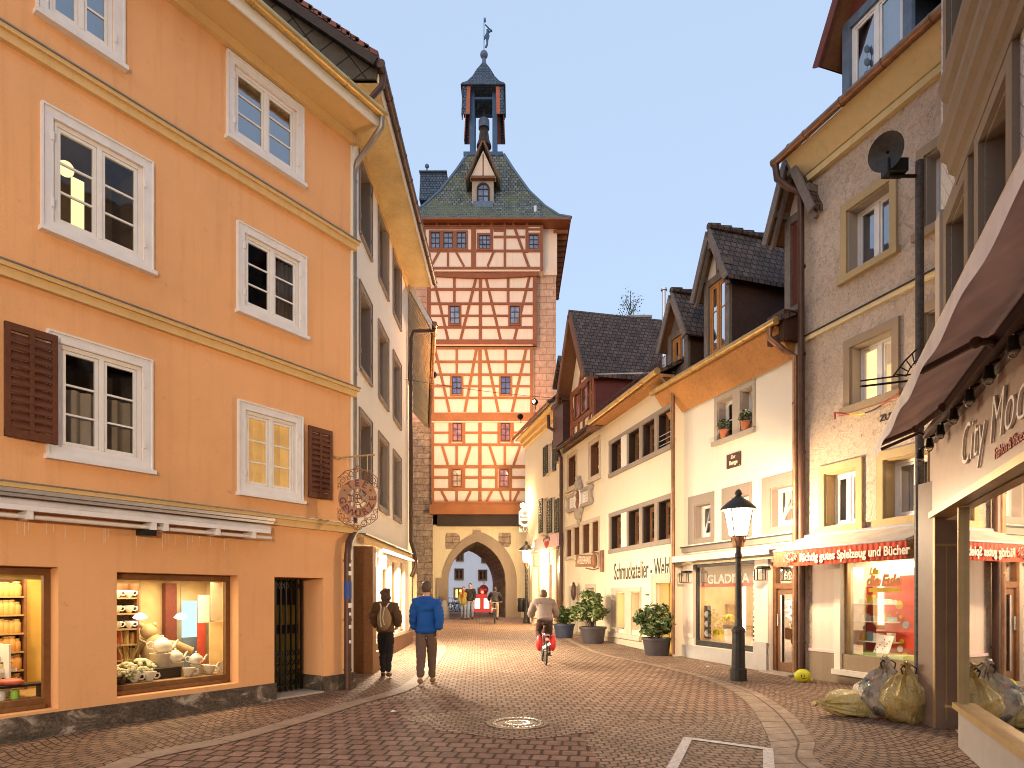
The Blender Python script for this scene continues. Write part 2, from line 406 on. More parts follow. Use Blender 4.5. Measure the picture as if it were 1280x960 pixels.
def window(parent, F, r, o=-.12, nx=2, ny=3, fw=.07, bar=.025, frame='white_paint', pane='pane_dark', inside='room_dark',
           depth=.7, casing=None, casing_w=.1, casing_o=.03, sill=None, curtain=None, curtain_frac=(0, 1, 0, 1), rails=None, label=None, sash=.045, tilt=None, lining=None):
    """r = clear opening (u0,u1,z0,z1); frame and pane sit o metres behind the wall face"""
    u0, u1, z0, z1 = r
    m = MB(); t = .06; e = .002
    m.fb(F, u0 + e, u0 + fw, o - t, o, z0 + e, z1 - e); m.fb(F, u1 - fw, u1 - e, o - t, o, z0 + e, z1 - e)
    m.fb(F, u0 + fw, u1 - fw, o - t, o, z0 + e, z0 + fw); m.fb(F, u0 + fw, u1 - fw, o - t, o, z1 - fw, z1 - e)
    cw = (u1 - u0 - 2 * fw) / nx
    for i in range(1, nx):
        uc = u0 + fw + cw * i; m.fb(F, uc - fw * .55, uc + fw * .55, o - t, o + .008, z0 + fw, z1 - fw)
    rl = rails if rails is not None else [k / ny for k in range(1, ny)]
    def tri(i):
        a = u0 + fw + cw * i + (fw * .55 if i else 0); b = u0 + fw + cw * (i + 1) - (fw * .55 if i < nx - 1 else 0); return a, b
    H = z1 - z0 - 2 * fw
    for i in range(nx):
        a, b = tri(i); ln = tilt if (tilt and i == nx - 1) else 0
        s_ = sash
        if s_:
            m.fb(F, a + .004, a + s_, o - t + .012, o - .012, z0 + fw + .004, z1 - fw - .004, ln); m.fb(F, b - s_, b - .004, o - t + .012, o - .012, z0 + fw + .004, z1 - fw - .004, ln)
            m.fb(F, a + s_, b - s_, o - t + .012, o - .012, z0 + fw + .004, z0 + fw + s_); m.fb(F, a + s_, b - s_, o - t + .012 - ln, o - .012 - ln, z1 - fw - s_, z1 - fw - .004)
        for k in rl:
            zc = z0 + fw + H * k; m.fb(F, a + s_, b - s_, o - t + .016 - ln * k, o - .016 - ln * k, zc - bar / 2, zc + bar / 2)
    w = m.build('window', frame, parent, label=label)
    p = MB()
    for i in range(nx):
        a, b = tri(i); ln = tilt if (tilt and i == nx - 1) else 0
        g = .01; s_ = sash
        p.quad(F.W(a + s_, z0 + fw + s_, o - t / 2), F.W(b - s_, z0 + fw + s_, o - t / 2), F.W(b - s_, z1 - fw - s_, o - t / 2 - ln), F.W(a + s_, z1 - fw - s_, o - t / 2 - ln))
    p.build('pane', pane, w)
    if inside:
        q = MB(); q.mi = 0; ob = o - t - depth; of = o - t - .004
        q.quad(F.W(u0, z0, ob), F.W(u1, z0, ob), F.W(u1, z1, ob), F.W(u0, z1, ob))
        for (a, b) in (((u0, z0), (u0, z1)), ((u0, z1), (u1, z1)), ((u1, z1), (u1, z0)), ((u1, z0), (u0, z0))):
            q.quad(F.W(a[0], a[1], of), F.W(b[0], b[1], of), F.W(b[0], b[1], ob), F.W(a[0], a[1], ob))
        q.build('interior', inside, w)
    if casing:
        q = MB(); c = casing_w; o1 = casing_o
        for (a, b, zz0, zz1) in ((u0 - c, u0, z0 - c, z1 + c), (u1, u1 + c, z0 - c, z1 + c), (u0, u1, z1, z1 + c), (u0, u1, z0 - c, z0)):
            q.fb(F, a, b, .001, o1, zz0, zz1)
        q.fb(F, u0 - c - .02, u0 - c, 0.001, o1 + .02, z0 - c - .0, z1 + c + .02); q.fb(F, u1 + c, u1 + c + .02, 0.001, o1 + .02, z0 - c, z1 + c + .02)
        q.fb(F, u0 - c, u1 + c, 0.001, o1 + .02, z1 + c, z1 + c + .02)
        for k in range(2):                       # hinge pins
            for uu in (u0 - .012, u1 + .012):
                zc = z0 + (z1 - z0) * (.18 + .64 * k); q.fb(F, uu - .012, uu + .012, o1, o1 + .02, zc - .05, zc + .05)
        q.build('casing', casing, w)
    if sill:
        sw, so, sh = (sill[1:] + (.08, .07, .05)[len(sill) - 1:])
        q = MB(); q.fb(F, u0 - sw, u1 + sw, o, so, z0 - sh - (casing_w if casing else 0), z0 - (casing_w if casing else 0) + .003)
        q.build('sill', sill[0], w)
    if lining:
        q = MB(); e_ = .02; t_ = o + .002
        for (a, b, c_, d_) in ((u0 + .002, u0 + e_, z0 + .002, z1 - .002), (u1 - e_, u1 - .002, z0 + .002, z1 - .002), (u0 + e_, u1 - e_, z1 - e_, z1 - .002), (u0 + e_, u1 - e_, z0 + .002, z0 + e_)): q.fb(F, a, b, t_, -.003, c_, d_)
        q.build('lining', lining, w)
    if curtain:
        q = MB(); fa, fb_, ga, gb = curtain_frac; n = 28
        ua, ub = u0 + (u1 - u0) * fa, u0 + (u1 - u0) * fb_; za, zb = z0 + (z1 - z0) * ga, z0 + (z1 - z0) * gb
        for i in range(n):
            f0, f1 = i / n, (i + 1) / n
            d0, d1 = .03 * math.sin(f0 * 34), .03 * math.sin(f1 * 34)
            q.quad(F.W(ua + (ub - ua) * f0, za, o - .16 + d0), F.W(ua + (ub - ua) * f1, za, o - .16 + d1), F.W(ua + (ub - ua) * f1, zb, o - .16 + d1), F.W(ua + (ub - ua) * f0, zb, o - .16 + d0))
        q.build('curtain', curtain, w, smooth=True)
    return w
def shutter(parent, F, u0, u1, z0, z1, mat, o=.035, label=None, rot=0):
    m = MB(); f = .055; t = .04
    m.fb(F, u0, u0 + f, o, o + t, z0, z1); m.fb(F, u1 - f, u1, o, o + t, z0, z1)
    uc = (u0 + u1) / 2; m.fb(F, uc - f * .4, uc + f * .4, o, o + t, z0, z1)
    m.fb(F, u0, u1, o + .002, o + t - .002, z0, z0 + .09); m.fb(F, u0, u1, o + .002, o + t - .002, z1 - .08, z1)
    n = 11
    for i in range(n):
        zc = z0 + .1 + (z1 - z0 - .2) * (i + .5) / n
        m.hexa([F.W(u0 + f, zc - .045, o + t), F.W(u1 - f, zc - .045, o + t), F.W(u1 - f, zc + .035, o), F.W(u0 + f, zc + .035, o),
                F.W(u0 + f, zc - .033, o + t + .006), F.W(u1 - f, zc - .033, o + t + .006), F.W(u1 - f, zc + .047, o + .006), F.W(u0 + f, zc + .047, o + .006)])
    return m.build('shutter', mat, parent, label=label)
def text(name, s, size, org, ex, up, mat, parent=None, ext=.004, align='CENTER', wx=1.0, bold=0, loc=None, spacing=1, shear=0, fit=None):
    cu = bpy.data.curves.new('txt', 'FONT'); cu.body = s; cu.size = size; cu.align_x = align; cu.align_y = 'CENTER'
    cu.extrude = ext; cu.offset = bold; cu.resolution_u = 3; cu.space_character = spacing; cu.shear = shear
    ob = bpy.data.objects.new('txt', cu)
    me = bpy.data.meshes.new_from_object(ob)
    bpy.data.objects.remove(ob); bpy.data.curves.remove(cu)
    me.name = name
    if fit: xs = [v.co.x for v in me.vertices]; wx = fit / (max(xs) - min(xs)); cx_ = (max(xs) + min(xs)) / 2
    else: cx_ = 0
    ex = V(ex).normalized(); up = V(up).normalized(); nn = ex.cross(up)
    off = wpos(parent) + (V(loc) if loc is not None else V((0, 0, 0)))
    for v in me.vertices:
        c = v.co.copy(); v.co = V(org) + ex * (c.x - cx_) * wx + up * c.y + nn * c.z - off
    me.materials.clear(); me.materials.append(MATS[mat])
    o = bpy.data.objects.new(name, me); link(o, parent)
    if loc is not None: o.location = V(loc)
    return o
def pipe(name, pts, r, mat, parent, clips=()):
    m = MB(); m.tube(pts, r, 10)
    for c in clips:
        m.tube([V(c) - V((0, 0, .02)), V(c) + V((0, 0, .02))], r * 1.18, 10)
    return m.build(name, mat, parent, smooth=True)
def gutter(name, a, b, r, mat, parent):
    a, b = V(a), V(b); m = MB(); m.tube([a, b], r, 10)
    n = max(2, int((b - a).length / .8))
    for i in range(n + 1):
        p = a.lerp(b, i / n); d = (b - a).normalized() * .012
        m.tube([p - d, p + d], r * 1.12, 10)
    return m.build(name, mat, parent, smooth=True)
# ---------------------------------------------------------------- palette
plaster('orange_render', (.78, .41, .19), amt=.5, patch=.14, vstreak=.22, bstr=.5)
plaster('cream_moulding', (.68, .46, .21), amt=.25, bstr=.1)
plaster('white_render', (.80, .72, .60), amt=.12, patch=.05, vstreak=.08)
plaster('cream_render', (.80, .70, .52), amt=.12, patch=.06, vstreak=.10)
plaster('house_render', (.78, .70, .58), amt=.10, patch=.05, vstreak=.08)
plaster('gate_render', (.74, .60, .36), amt=.2, patch=.08)
plaster('infill_render', (.80, .63, .49), amt=.15, patch=.06)
plaster('blue_render', (.80, .84, .92), amt=.1, patch=.05)
plaster('pink_render', (.74, .60, .50), amt=.15, patch=.06)
roughcast('roughcast', (.70, .56, .44))
def weathered(name, cols, scale):
    m, nt, out = _nt(name); co = coords(nt); n1 = noise(nt, coords(nt, 'Object', (1, 1, 1.6)), scale, 9, .72, .8); n2 = noise(nt, co, 35, 5, .7)
    cc = ramp(nt, n1, cols); cc = mixc(nt, .35, cc, ramp(nt, n2, [(.3, (.02, .015, .01)), (.7, (.3, .24, .18))])); bsdf(nt, out, cc, .85, 0, n2, .6, .01, .3); MATS[name] = m
weathered('dark_plinth', [(.44, (.022, .016, .012)), (.51, (.06, .042, .03)), (.56, (.15, .11, .08)), (.62, (.50, .43, .35))], 2.2)
plaster('sandstone', (.34, .25, .165), amt=.4, bs=40, bstr=.5)
plaster('pale_stone', (.58, .48, .36), amt=.3, bs=40)
plaster('brown_stone', (.21, .165, .12), amt=.35, bs=40)
plaster('grey_stone', (.42, .35, .28), amt=.3, bs=40)
plaster('taupe_paint', (.33, .265, .215), amt=.2, bs=60)
plaster('speckled_stone', (.32, .24, .16), stain=(.25, .22, .2), amt=.95, bs=25, bstr=.7)
brick('ashlar', (.56, .33, .22), (.66, .42, .29), (.36, .22, .15), .78, .36, .018, bstr=.7, bdist=.03, wob=.03, var=.22)
brick('old_ashlar', (.36, .25, .16), (.50, .36, .24), (.25, .175, .115), .8, .36, .022, bstr=1, bdist=.06, wob=.22, var=.45)
brick('scale_tiles', (.50, .47, .45), (.56, .53, .50), (.26, .24, .23), .16, .16, .006, bstr=.6, bdist=.01, rot=(0, 0, math.radians(45)), off=0)
brick('chimney_brick', (.34, .14, .09), (.42, .2, .13), (.4, .34, .28), .25, .08, .012)
plain('white_paint', (.74, .71, .70), .45, var=.05, bstr=.08)
plain('window_white', (.78, .74, .70), .4, var=.04)
plain('grey_panel', (.45, .41, .38), .5, var=.06)
plain('aluminium', (.60, .58, .58), .35, .7, var=.05)
plain('zinc', (.30, .27, .25), .45, .7, var=.15)
plain('copper', (.26, .135, .075), .42, .65, var=.25)
plain('brass_gutter', (.55, .36, .13), .4, .6, var=.15)
plain('brown_metal', (.085, .042, .028), .45, .2, var=.15)
plain('black_iron', (.018, .017, .016), .45, .5, var=.2)
plain('dark_iron', (.05, .045, .04), .5, .4, var=.25, vs=14)
plain('rusty_pole', (.075, .06, .05), .6, .2, var=.45, vs=18)
plain('blue_metal', (.06, .11, .19), .5, .3, var=.15)
plain('slate_blue', (.13, .17, .23), .6, .1, var=.2)
plain('bronze', (.09, .06, .045), .5, .5, var=.3)
plain('red_louvre', (.48, .12, .05), .6, var=.2)
plain('cast_iron', (.16, .11, .08), .5, .6, var=.3, vs=12)
plain('gold_trim', (.52, .36, .16), .4, .3, var=.1)
wood('timber_red', (.29, .095, .04), .6)
wood('timber_orange', (.36, .135, .045), .7)
wood('eave_wood', (.52, .235, .07), .6)
wood('eave_yellow', (.70, .52, .24), .8, bstr=.15)
wood('dark_timber', (.045, .028, .018), .4)
wood('brown_wood', (.20, .088, .038), .55)
wood('shutter_brown', (.125, .042, .018), .6)
wood('shutter_green', (.085, .085, .055), .6)
wood('shop_wood', (.20, .088, .03), .6)
wood('oak', (.40, .25, .11), .6)
wood('grey_boards', (.20, .16, .13), .5)
wood('dark_cladding', (.075, .038, .024), .5)
wood('red_cladding', (.17, .045, .03), .6)
wood('yellow_panel', (.72, .55, .16), .85, bstr=.1)
tiles('tower_tiles', (.10, .115, .11), (.25, .27, .25), .21, .24, moss=(.17, .17, .085), gap=.02)
tiles('spire_tiles', (.075, .10, .14), (.12, .155, .20), .17, .17, gap=.015)
tiles('brown_tiles', (.085, .055, .042), (.16, .10, .075), .17, .17, gap=.014)
tiles('red_tiles', (.17, .055, .035), (.24, .085, .055), .17, .17)
tiles('big_slates', (.075, .06, .048), (.095, .078, .06), .42, .40, gap=.012, rot=(0, 0, math.radians(-37)), stag=0)
tiles('grey_tiles', (.07, .065, .06), (.11, .10, .095), .17, .16)
glass('pane_dark', (.9, .9, .93), .75, .12, .025)
glass('pane_sky', (.75, .82, .95), 3.4, .1, .22)
glass('pane_clear', (1, 1, 1), .6, 0, .012)
glass('shop_glass', (1, 1, 1), .5, 0, .012)
glass('mirror_glass', (.8, .75, .7), 2.2, .0, .42)
glass('bottle_glass', (.8, .62, .3), 1, 0, .05)
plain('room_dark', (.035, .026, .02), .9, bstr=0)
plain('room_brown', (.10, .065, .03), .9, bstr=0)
plain('room_wall', (.62, .44, .22), .9, bstr=0)
plain('room_warm', (.62, .48, .26), .9, bstr=0)
emit('lit_room', (1, .62, .22), 1.1)
emit('lit_yellow', (1, .62, .13), 1.9)
emit('lit_white', (1, .86, .6), 1.7)
emit('lit_strip', (1, .88, .66), 6)
emit('bulb', (1, .8, .5), 14)
emit('pendant_glow', (1, .95, .9), 7)
emit('red_light', (1, .03, .02), 9)
emit('screen_blue', (.45, .6, 1), 1.3)
emit('lit_red', (1, .10, .06), .35)
lantern_glass('lantern_glass', (1, .80, .50), 14)
cloth('lace_blue', (.62, .76, .92), trans=.3)
cloth('lace_warm', (.62, .52, .38), trans=.4)
cloth('lace_white', (.70, .66, .62), trans=.3)
cloth('awning_pink', (.74, .58, .50), trans=.5)
cloth('awning_white', (.78, .72, .68), trans=.2)
cloth('awning_cream', (.72, .62, .50), trans=.2)
cloth('valance_red', (.50, .075, .04), fold=6)
plain('letter_white', (.85, .80, .74), .5)
plain('letter_dark', (.05, .035, .025), .6)
plain('letter_red', (.42, .05, .03), .5)
plain('letter_grey', (.5, .42, .36), .5)
plain('cream_letter', (.78, .66, .50), .5)
plain('sign_pink', (.78, .52, .50), .5, var=.05)
plain('sign_white', (.80, .76, .70), .5, var=.05)
plain('sign_taupe', (.40, .29, .24), .38, var=.05, bstr=.02)
plain('sign_brown', (.27, .125, .06), .5, .3, var=.25)
plain('sign_maroon', (.115, .02, .012), .5, .2)
plain('sign_red', (.62, .03, .03), .45)
plain('porcelain', (.80, .74, .64), .2, var=.04)
plain('yellow_rubber', (.72, .70, .03), .35, var=.05)
plain('pot_plastic', (.055, .045, .05), .5)
plain('pot_blue', (.045, .05, .085), .5)
plain('terracotta', (.42, .14, .065), .8)
plain('soil', (.035, .022, .015), .95)
plain('leaf_dark', (.045, .075, .02), .45, var=.3)
plain('leaf_mid', (.085, .125, .03), .45, var=.3)
plain('leaf_pale', (.30, .30, .14), .5, var=.2)
plain('bark', (.06, .045, .03), .9)
plain('flower_cream', (.74, .68, .46), .7)
plain('flower_yellow', (.75, .58, .03), .7)
plain('skin', (.55, .32, .22), .55)
plain('hair_brown', (.085, .05, .028), .6, var=.4, vs=40)
plain('hair_dark', (.03, .02, .014), .6, var=.3, vs=40)
cloth('jacket_brown', (.10, .055, .03)); cloth('jacket_blue', (.015, .085, .33)); cloth('jacket_grey', (.24, .18, .15))
cloth('trousers_black', (.018, .016, .016)); cloth('trousers_brown', (.13, .08, .062)); cloth('trousers_dark', (.06, .035, .03))
cloth('jeans', (.30, .33, .42)); cloth('coat_olive', (.34, .26, .06)); cloth('jacket_black', (.035, .03, .032)); cloth('pack_tan', (.26, .17, .09)); cloth('scarf_red', (.45, .05, .02)); cloth('strap_pale', (.6, .5, .38))
plain('shoe', (.05, .03, .02), .5); plain('shoe_tan', (.2, .12, .07), .5)
plain('tyre', (.02, .02, .02), .8); plain('chrome', (.5, .5, .5), .25, .9); plain('bike_paint', (.10, .02, .02), .35, .2)
plain('bag_red', (.55, .03, .03), .5)
brick('street_pavers', (.25, .138, .095), (.36, .21, .145), (.035, .02, .013), .185, .215, .020, .5, .82, .8, .02, 'Object', (0, 0, math.radians(7)), wob=.06, var=.28, smooth=.5, big=.35)
brick('bond_pavers', (.33, .195, .125), (.44, .285, .19), (.055, .032, .02), .15, .20, .017, .5, .82, .7, .015, 'Object', (0, 0, math.radians(-3)), wob=.04, var=.22, smooth=.4, big=.25)
setts('fan_setts', (.23, .12, .065), (.36, .205, .115), (.04, .027, .018), 8.5, 1.3, .42)
setts('small_setts', (.30, .175, .105), (.43, .275, .175), (.06, .04, .028), 9.5, 1.5, .35)
brick('gutter_slabs', (.42, .30, .21), (.52, .38, .27), (.10, .066, .042), .36, .30, .014, .5, .8, .5, .01, 'UV', None, wob=.03, var=.25, big=.2)
brick('kerb_slabs', (.33, .22, .15), (.39, .27, .19), (.13, .085, .06), .9, .6, .010, .5, .7, .5, .01, 'UV', None, wob=.01, var=.2)
brick('step_setts', (.22, .125, .075), (.27, .155, .095), (.07, .043, .028), .2, .1, .008, .5, .7, .4, .01, 'Object', (0, 0, math.radians(14)), wob=.02, var=.2)
plain('road_paint', (.66, .58, .52), .7, var=.25, vs=25)
# ================================================================ ground
def sheet(name, pts, z, mat, sub=None):
    m = MB(); m.quad(*[V((p[0], p[1], gz(p[1]) + z)) for p in pts]); return tag(m.build(name, mat), kind='structure')
def ground_grid():
    m = MB(); ys = [-150, -60, -20, -5, 0, 4, 8, 12, 13, 14, 15, 16, 18, 22, 26, 30, 34, 38, 46, 60, 90, 150, 260]
    xs = [-200, -60, -20, -8, -3, 0, 3, 8, 20, 60, 200]
    for i in range(len(ys) - 1):
        for j in range(len(xs) - 1):
            m.quad(*[(xs[a], ys[b], gz(ys[b])) for a, b in ((j, i), (j + 1, i), (j + 1, i + 1), (j, i + 1))])
    return tag(m.build('ground', 'bond_pavers', weld=True), kind='structure')
ground_grid()
def strip(name, left, right, z, mat, h=0):
    """band of paving between two rows of ground points; uv runs along the band"""
    n = len(left); me = bpy.data.meshes.new(name); vs = []; fs = []
    for a, b in zip(left, right):
        vs += [(a[0], a[1], gz(a[1]) + z), (b[0], b[1], gz(b[1]) + z)]
    for i in range(n - 1): fs.append([2 * i, 2 * i + 1, 2 * i + 3, 2 * i + 2])
    me.from_pydata(vs, [], fs); me.materials.append(MATS[mat])
    uv = me.uv_layers.new(name='UVMap'); s = [0]
    for i in range(1, n): s.append(s[-1] + ((V(left[i][:2]) + V(right[i][:2])) / 2 - (V(left[i - 1][:2]) + V(right[i - 1][:2])) / 2).length)
    wd = [(V(left[i][:2]) - V(right[i][:2])).length for i in range(n)]; w = sum(wd) / n
    for f in me.polygons:
        for li in f.loop_indices:
            vi = me.loops[li].vertex_index; uv.data[li].uv = (s[vi // 2], 0 if vi % 2 == 0 else w)
    o = bpy.data.objects.new(name, me); link(o); return tag(o, kind='structure')
def curve(pts, n=10):
    P = [V((p[0], p[1])) for p in pts]; out = []
    for i in range(len(P) - 1):
        p0, p1, p2, p3 = P[max(i - 1, 0)], P[i], P[i + 1], P[min(i + 2, len(P) - 1)]
        for k in range(n):
            t = k / n
            out.append(.5 * ((2 * p1) + (p2 - p0) * t + (2 * p0 - 5 * p1 + 4 * p2 - p3) * t * t + (3 * p1 - p0 - 3 * p2 + p3) * t ** 3))
    out.append(P[-1]); return out
def offs(c, d):
    out = []
    for i, p in enumerate(c):
        t = (c[min(i + 1, len(c) - 1)] - c[max(i - 1, 0)]).normalized(); out.append(p + V((t.y, -t.x)) * d)
    return out
# coarse pavers in the foreground
kerb = curve([(-6.9, 1.5), gp(60, 985), gp(200, 947), gp(320, 921), gp(452, 881), gp(520, 859), (-1.72, 14.6), (-1.9, 18.5), (-2.6, 22)])
fore = [gp(452, 883)[:2], gp(560, 868)[:2], gp(640, 893)[:2], gp(720, 905)[:2], gp(760, 935)[:2], gp(800, 985)[:2], (1.2, 1.0), (-1, -8), (-9, -8), (-6.9, 1.5), gp(60, 985)[:2], gp(200, 947)[:2], gp(320, 921)[:2]]
sheet('foreground_paving', fore, .004, 'street_pavers')
k_out = offs(kerb, -.28)
strip('kerb', [p for p in kerb], [p for p in k_out], .012, 'kerb_slabs')
# pavement of small setts along the orange house
side = [(-2.78 + .05, 11.1)]
me_l = [V((p[0], p[1])) for p in k_out]; wl = []
for p in me_l:                                        # outer edge: a little inside the house line
    if p.y > 11.5: wl.append(V((-3.6, p.y)))
    else: wl.append(V((-2.78 - .655 * (11.1 - p.y) - .5, p.y)))
strip('pavement_left', me_l, wl, .008, 'fan_setts')
# curved gutter of pale slabs on the right
gin = curve([(2.2, 2.0), (2.55, 4.2), gp(968, 960), gp(963, 930), gp(947, 897), gp(930, 876), gp(905, 859), gp(860, 843), gp(800, 829), gp(740, 815), (1.75, 22)])
gout = curve([(3.1, 2.0), (3.3, 4.2), gp(1032, 960), gp(1017, 925), gp(994, 897), gp(963, 875), gp(935, 862), gp(880, 845), gp(815, 830), gp(748, 815.5), (1.95, 22)])
strip('gutter_band', gin, gout, .010, 'gutter_slabs')
strip('pavement_right', gout, [V((p.x + 5.5, p.y + .8)) for p in gout], .006, 'small_setts')
patch = [gp(968, 958), gp(963, 930), gp(947, 897), gp(925, 890), gp(860, 905), gp(770, 900), gp(730, 925), gp(770, 985), (2.4, 3.6)]
sheet('inset_setts', [p[:2] for p in patch], .006, 'small_setts')
ring_p = []
for k in range(28):
    a = k / 28 * 6.283; r_ = 1.0 + .12 * math.sin(3 * a) + .06 * math.sin(7 * a); ring_p.append((gp(650, 903).x + math.cos(a) * 1.35 * r_, gp(650, 903).y + math.sin(a) * .85 * r_))
sheet('manhole_setts', ring_p, .0088, 'small_setts')
# white bay marking
def line(a, b, w):
    a, b = V(a[:2]), V(b[:2]); d = (b - a).normalized(); n = V((-d.y, d.x)) * w / 2
    return [a - n, b - n, b + n, a + n]
mk = MB()
TL, TR = gp(860, 924), gp(960, 937.5); BL, BR = (TL + (TL - gp(842, 958)) * -1.6), (TR + (gp(961, 958) - TR) * 1.8)
d = (TR - TL).normalized(); 
for seg in (line(TL - d * .05, TR + d * .05, .10), line(TL + (BL - TL).normalized() * .05, BL, .10), line(TR + (BR - TR).normalized() * .05, BR, .10)):
    mk.quad(*[(p.x, p.y, .013) for p in seg])
tag(mk.build('road_marking', 'road_paint'), kind='structure')
# manhole cover
mh = empty('manhole_cover', gp(647, 905), 'round cast iron manhole cover set in the brown pavers', 'manhole cover')
c = gp(647, 905); m = MB()
m.lathe([(.39, .005), (.39, .018), (.335, .018), (.335, .012), (.325, .012), (.325, .018), (.27, .018), (.27, .012), (.2, .012), (.2, .016), (.001, .016)], c, 40, cap=False)
m.build('cover_ring', 'cast_iron', mh)
m = MB()
for k in range(36):
    a = k / 36 * 6.2832; p = c + V((math.cos(a) * .30, math.sin(a) * .30, .018)); m.box(p.x - .012, p.x + .012, p.y - .012, p.y + .012, p.z, p.z + .008)
for k in range(14):
    a = k / 14 * 6.2832; p = c + V((math.cos(a) * .14, math.sin(a) * .14, .016)); m.box(p.x - .02, p.x + .02, p.y - .02, p.y + .02, p.z, p.z + .006)
m.build('tread_studs', 'chrome', mh)

# ================================================================ orange house
FA = Fac((-10.45, -.60), (-2.78, 11.1))
UA = FA.len
house = empty('orange_house', FA.W(UA / 2, 0), 'tall orange rendered house with white casement windows at the left', 'house')
def shrink(r, k): return (r[0] + k, r[1] - k, r[2] + k, r[3] - k)
wA = {'lamp': FA.rect(50, 126, 283, 190, 205, 345), 'lace': FA.rect(282, 62, 167, 378, 137, 237), 'mid': FA.rect(295, 275, 385, 381.5, 323, 427),
      'low': FA.rect(57, 409, 568, 189, 453, 593), 'warm': FA.rect(296, 497, 615, 377, 524, 630)}
wA['top'] = (wA['lamp'][0] - .05, wA['lamp'][1] - .35, wA['lace'][2], wA['lace'][3])
hA = {k: shrink(r, .12) for k, r in wA.items()}
u_r = FA.u(73)
shop1 = (FA.u(-150), u_r, FA.uz(73, 886)[1], FA.uz(73, 709)[1])
shop2 = FA.rect(146, 714, 870, 298, 720, 856)
door = (FA.u(343), FA.u(404), 0.02, FA.uz(343, 721)[1])
holes = [h + (.13,) for h in hA.values()] + [shop1 + (.22,), shop2 + (.22,), door + (.62,)]
m = MB(); wall_sheet(m, FA, 0, UA, -.4, 9.55, holes); shell(m, FA, 0, UA, -.4, 9.55, 7.0)
m.build('wall', 'orange_render', house)
m = MB()
for a, b in ((0, door[0]), (door[1], UA)): m.fb(FA, a, b, -.0, .05, -.4, .27)
m.fb(FA, door[0], door[0] + .03, -.6, .0, -.4, .27); m.fb(FA, door[1] - .02, door[1] + .01, -.6, .0, -.4, .28)
m.fb(FA, UA, UA + .05, -2.4, .05, -.4, .27)
m.build('plinth', 'dark_plinth', house)
for z in (7.69, 5.15, 2.78):
    m = MB(); e = UA + .06
    m.fb(FA, 0, e, 0, .07, z - .10, z); m.fb(FA, 0, e + .03, 0, .11, z, z + .05); m.mi = 1; m.fb(FA, 0, e + .04, 0, .13, z + .051, z + .066)
    m.build('cornice', ['cream_moulding', 'zinc'], house)
m = MB(); m.fb(FA, UA - .03, UA + .02, -2.3, .02, .28, 9.4); m.build('corner_strip', 'white_render', house)
# eaves: coved soffit, fascia, gutter
ze = 9.42
m = MB(); m.fprism(FA, [(0, ze), (UA + .06, ze), (UA + .06, ze + .13), (0, ze + .13)], .0, .10)
m.hexa([FA.W(0, ze + .13, 0), FA.W(UA + .06, ze + .13, 0), FA.W(UA + .06, ze + .16, .55), FA.W(0, ze + .16, .55), FA.W(0, ze + .3, 0), FA.W(UA + .06, ze + .3, 0), FA.W(UA + .06, ze + .3, .55), FA.W(0, ze + .3, .55)])
m.build('soffit', 'cream_moulding', house)
m = MB(); m.fb(FA, 0, UA + .08, .55, .58, ze + .12, ze + .30); m.build('fascia', 'white_render', house)
gutter('gutter', FA.W(0, ze + .33, .65), FA.W(UA + .12, ze + .33, .65), .075, 'brass_gutter', house)
m = MB()
m.hexa([FA.W(0, ze + .3, .6), FA.W(UA + .08, ze + .3, .6), FA.W(UA + .08, ze + 3.0, -4.2), FA.W(0, ze + 3.0, -4.2), FA.W(0, ze + .38, .6), FA.W(UA + .08, ze + .38, .6), FA.W(UA + .08, ze + 3.1, -4.2), FA.W(0, ze + 3.1, -4.2)])
m.build('roof', 'grey_tiles', house)
P = FA.W
pipe('downpipe', [P(UA + .08, ze + .28, .65), P(UA + .08, ze + .12, .64), P(UA + .10, ze - .05, .35), P(UA + .13, ze - .22, .0), P(UA + .13, ze - .4, -.08), P(UA + .13, 3.0, -.08)], .05, 'zinc', house, [P(UA + .13, z, -.08) for z in (8.9, 7.2, 5.5, 3.9)])
pipe('downpipe', [P(UA + .13, 3.0, -.08), P(UA + .06, 2.72, .0), P(UA - .17, 2.52, .12), P(UA - .20, 2.3, .12), P(UA - .20, .02, .12)], .06, 'brown_metal', house, [P(UA - .2, z, .12) for z in (2.2, 1.2, .35)])
m = MB(); m.tube([P(UA - .2, 1.55, .12), P(UA - .2, 1.85, .12)], .066, 12); m.build('sticker', plain('blue_sticker', (.02, .06, .25), .5), house)
m = MB()
for z, s in ((1.95, .07), (2.1, .05), (1.4, .08), (1.27, .05), (1.05, .06), (.8, .05)): m.fb(FA, UA - .2 - s * .5, UA - .2 + s * .4, .178, .184, z, z + s)
m.build('sticker', 'sign_white', house)
# windows
kw = dict(casing='white_paint', casing_w=.1, casing_o=.035, o=-.006, fw=.05, sash=.04, bar=.022, frame='window_white', sill=('white_paint', .14, .1, .05))
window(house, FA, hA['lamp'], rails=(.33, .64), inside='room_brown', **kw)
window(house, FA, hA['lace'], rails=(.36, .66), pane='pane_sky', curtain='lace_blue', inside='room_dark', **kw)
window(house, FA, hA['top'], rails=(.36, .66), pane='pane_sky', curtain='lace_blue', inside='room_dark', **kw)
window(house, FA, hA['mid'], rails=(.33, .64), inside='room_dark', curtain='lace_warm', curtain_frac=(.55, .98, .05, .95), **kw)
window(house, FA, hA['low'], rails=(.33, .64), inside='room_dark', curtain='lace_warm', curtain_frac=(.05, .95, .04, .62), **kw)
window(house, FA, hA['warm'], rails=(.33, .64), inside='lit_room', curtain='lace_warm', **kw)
sl = FA.rect(1, 402, 546, 67, 424, 557); shutter(house, FA, sl[0], sl[1], sl[2], sl[3], 'shutter_brown', .075)
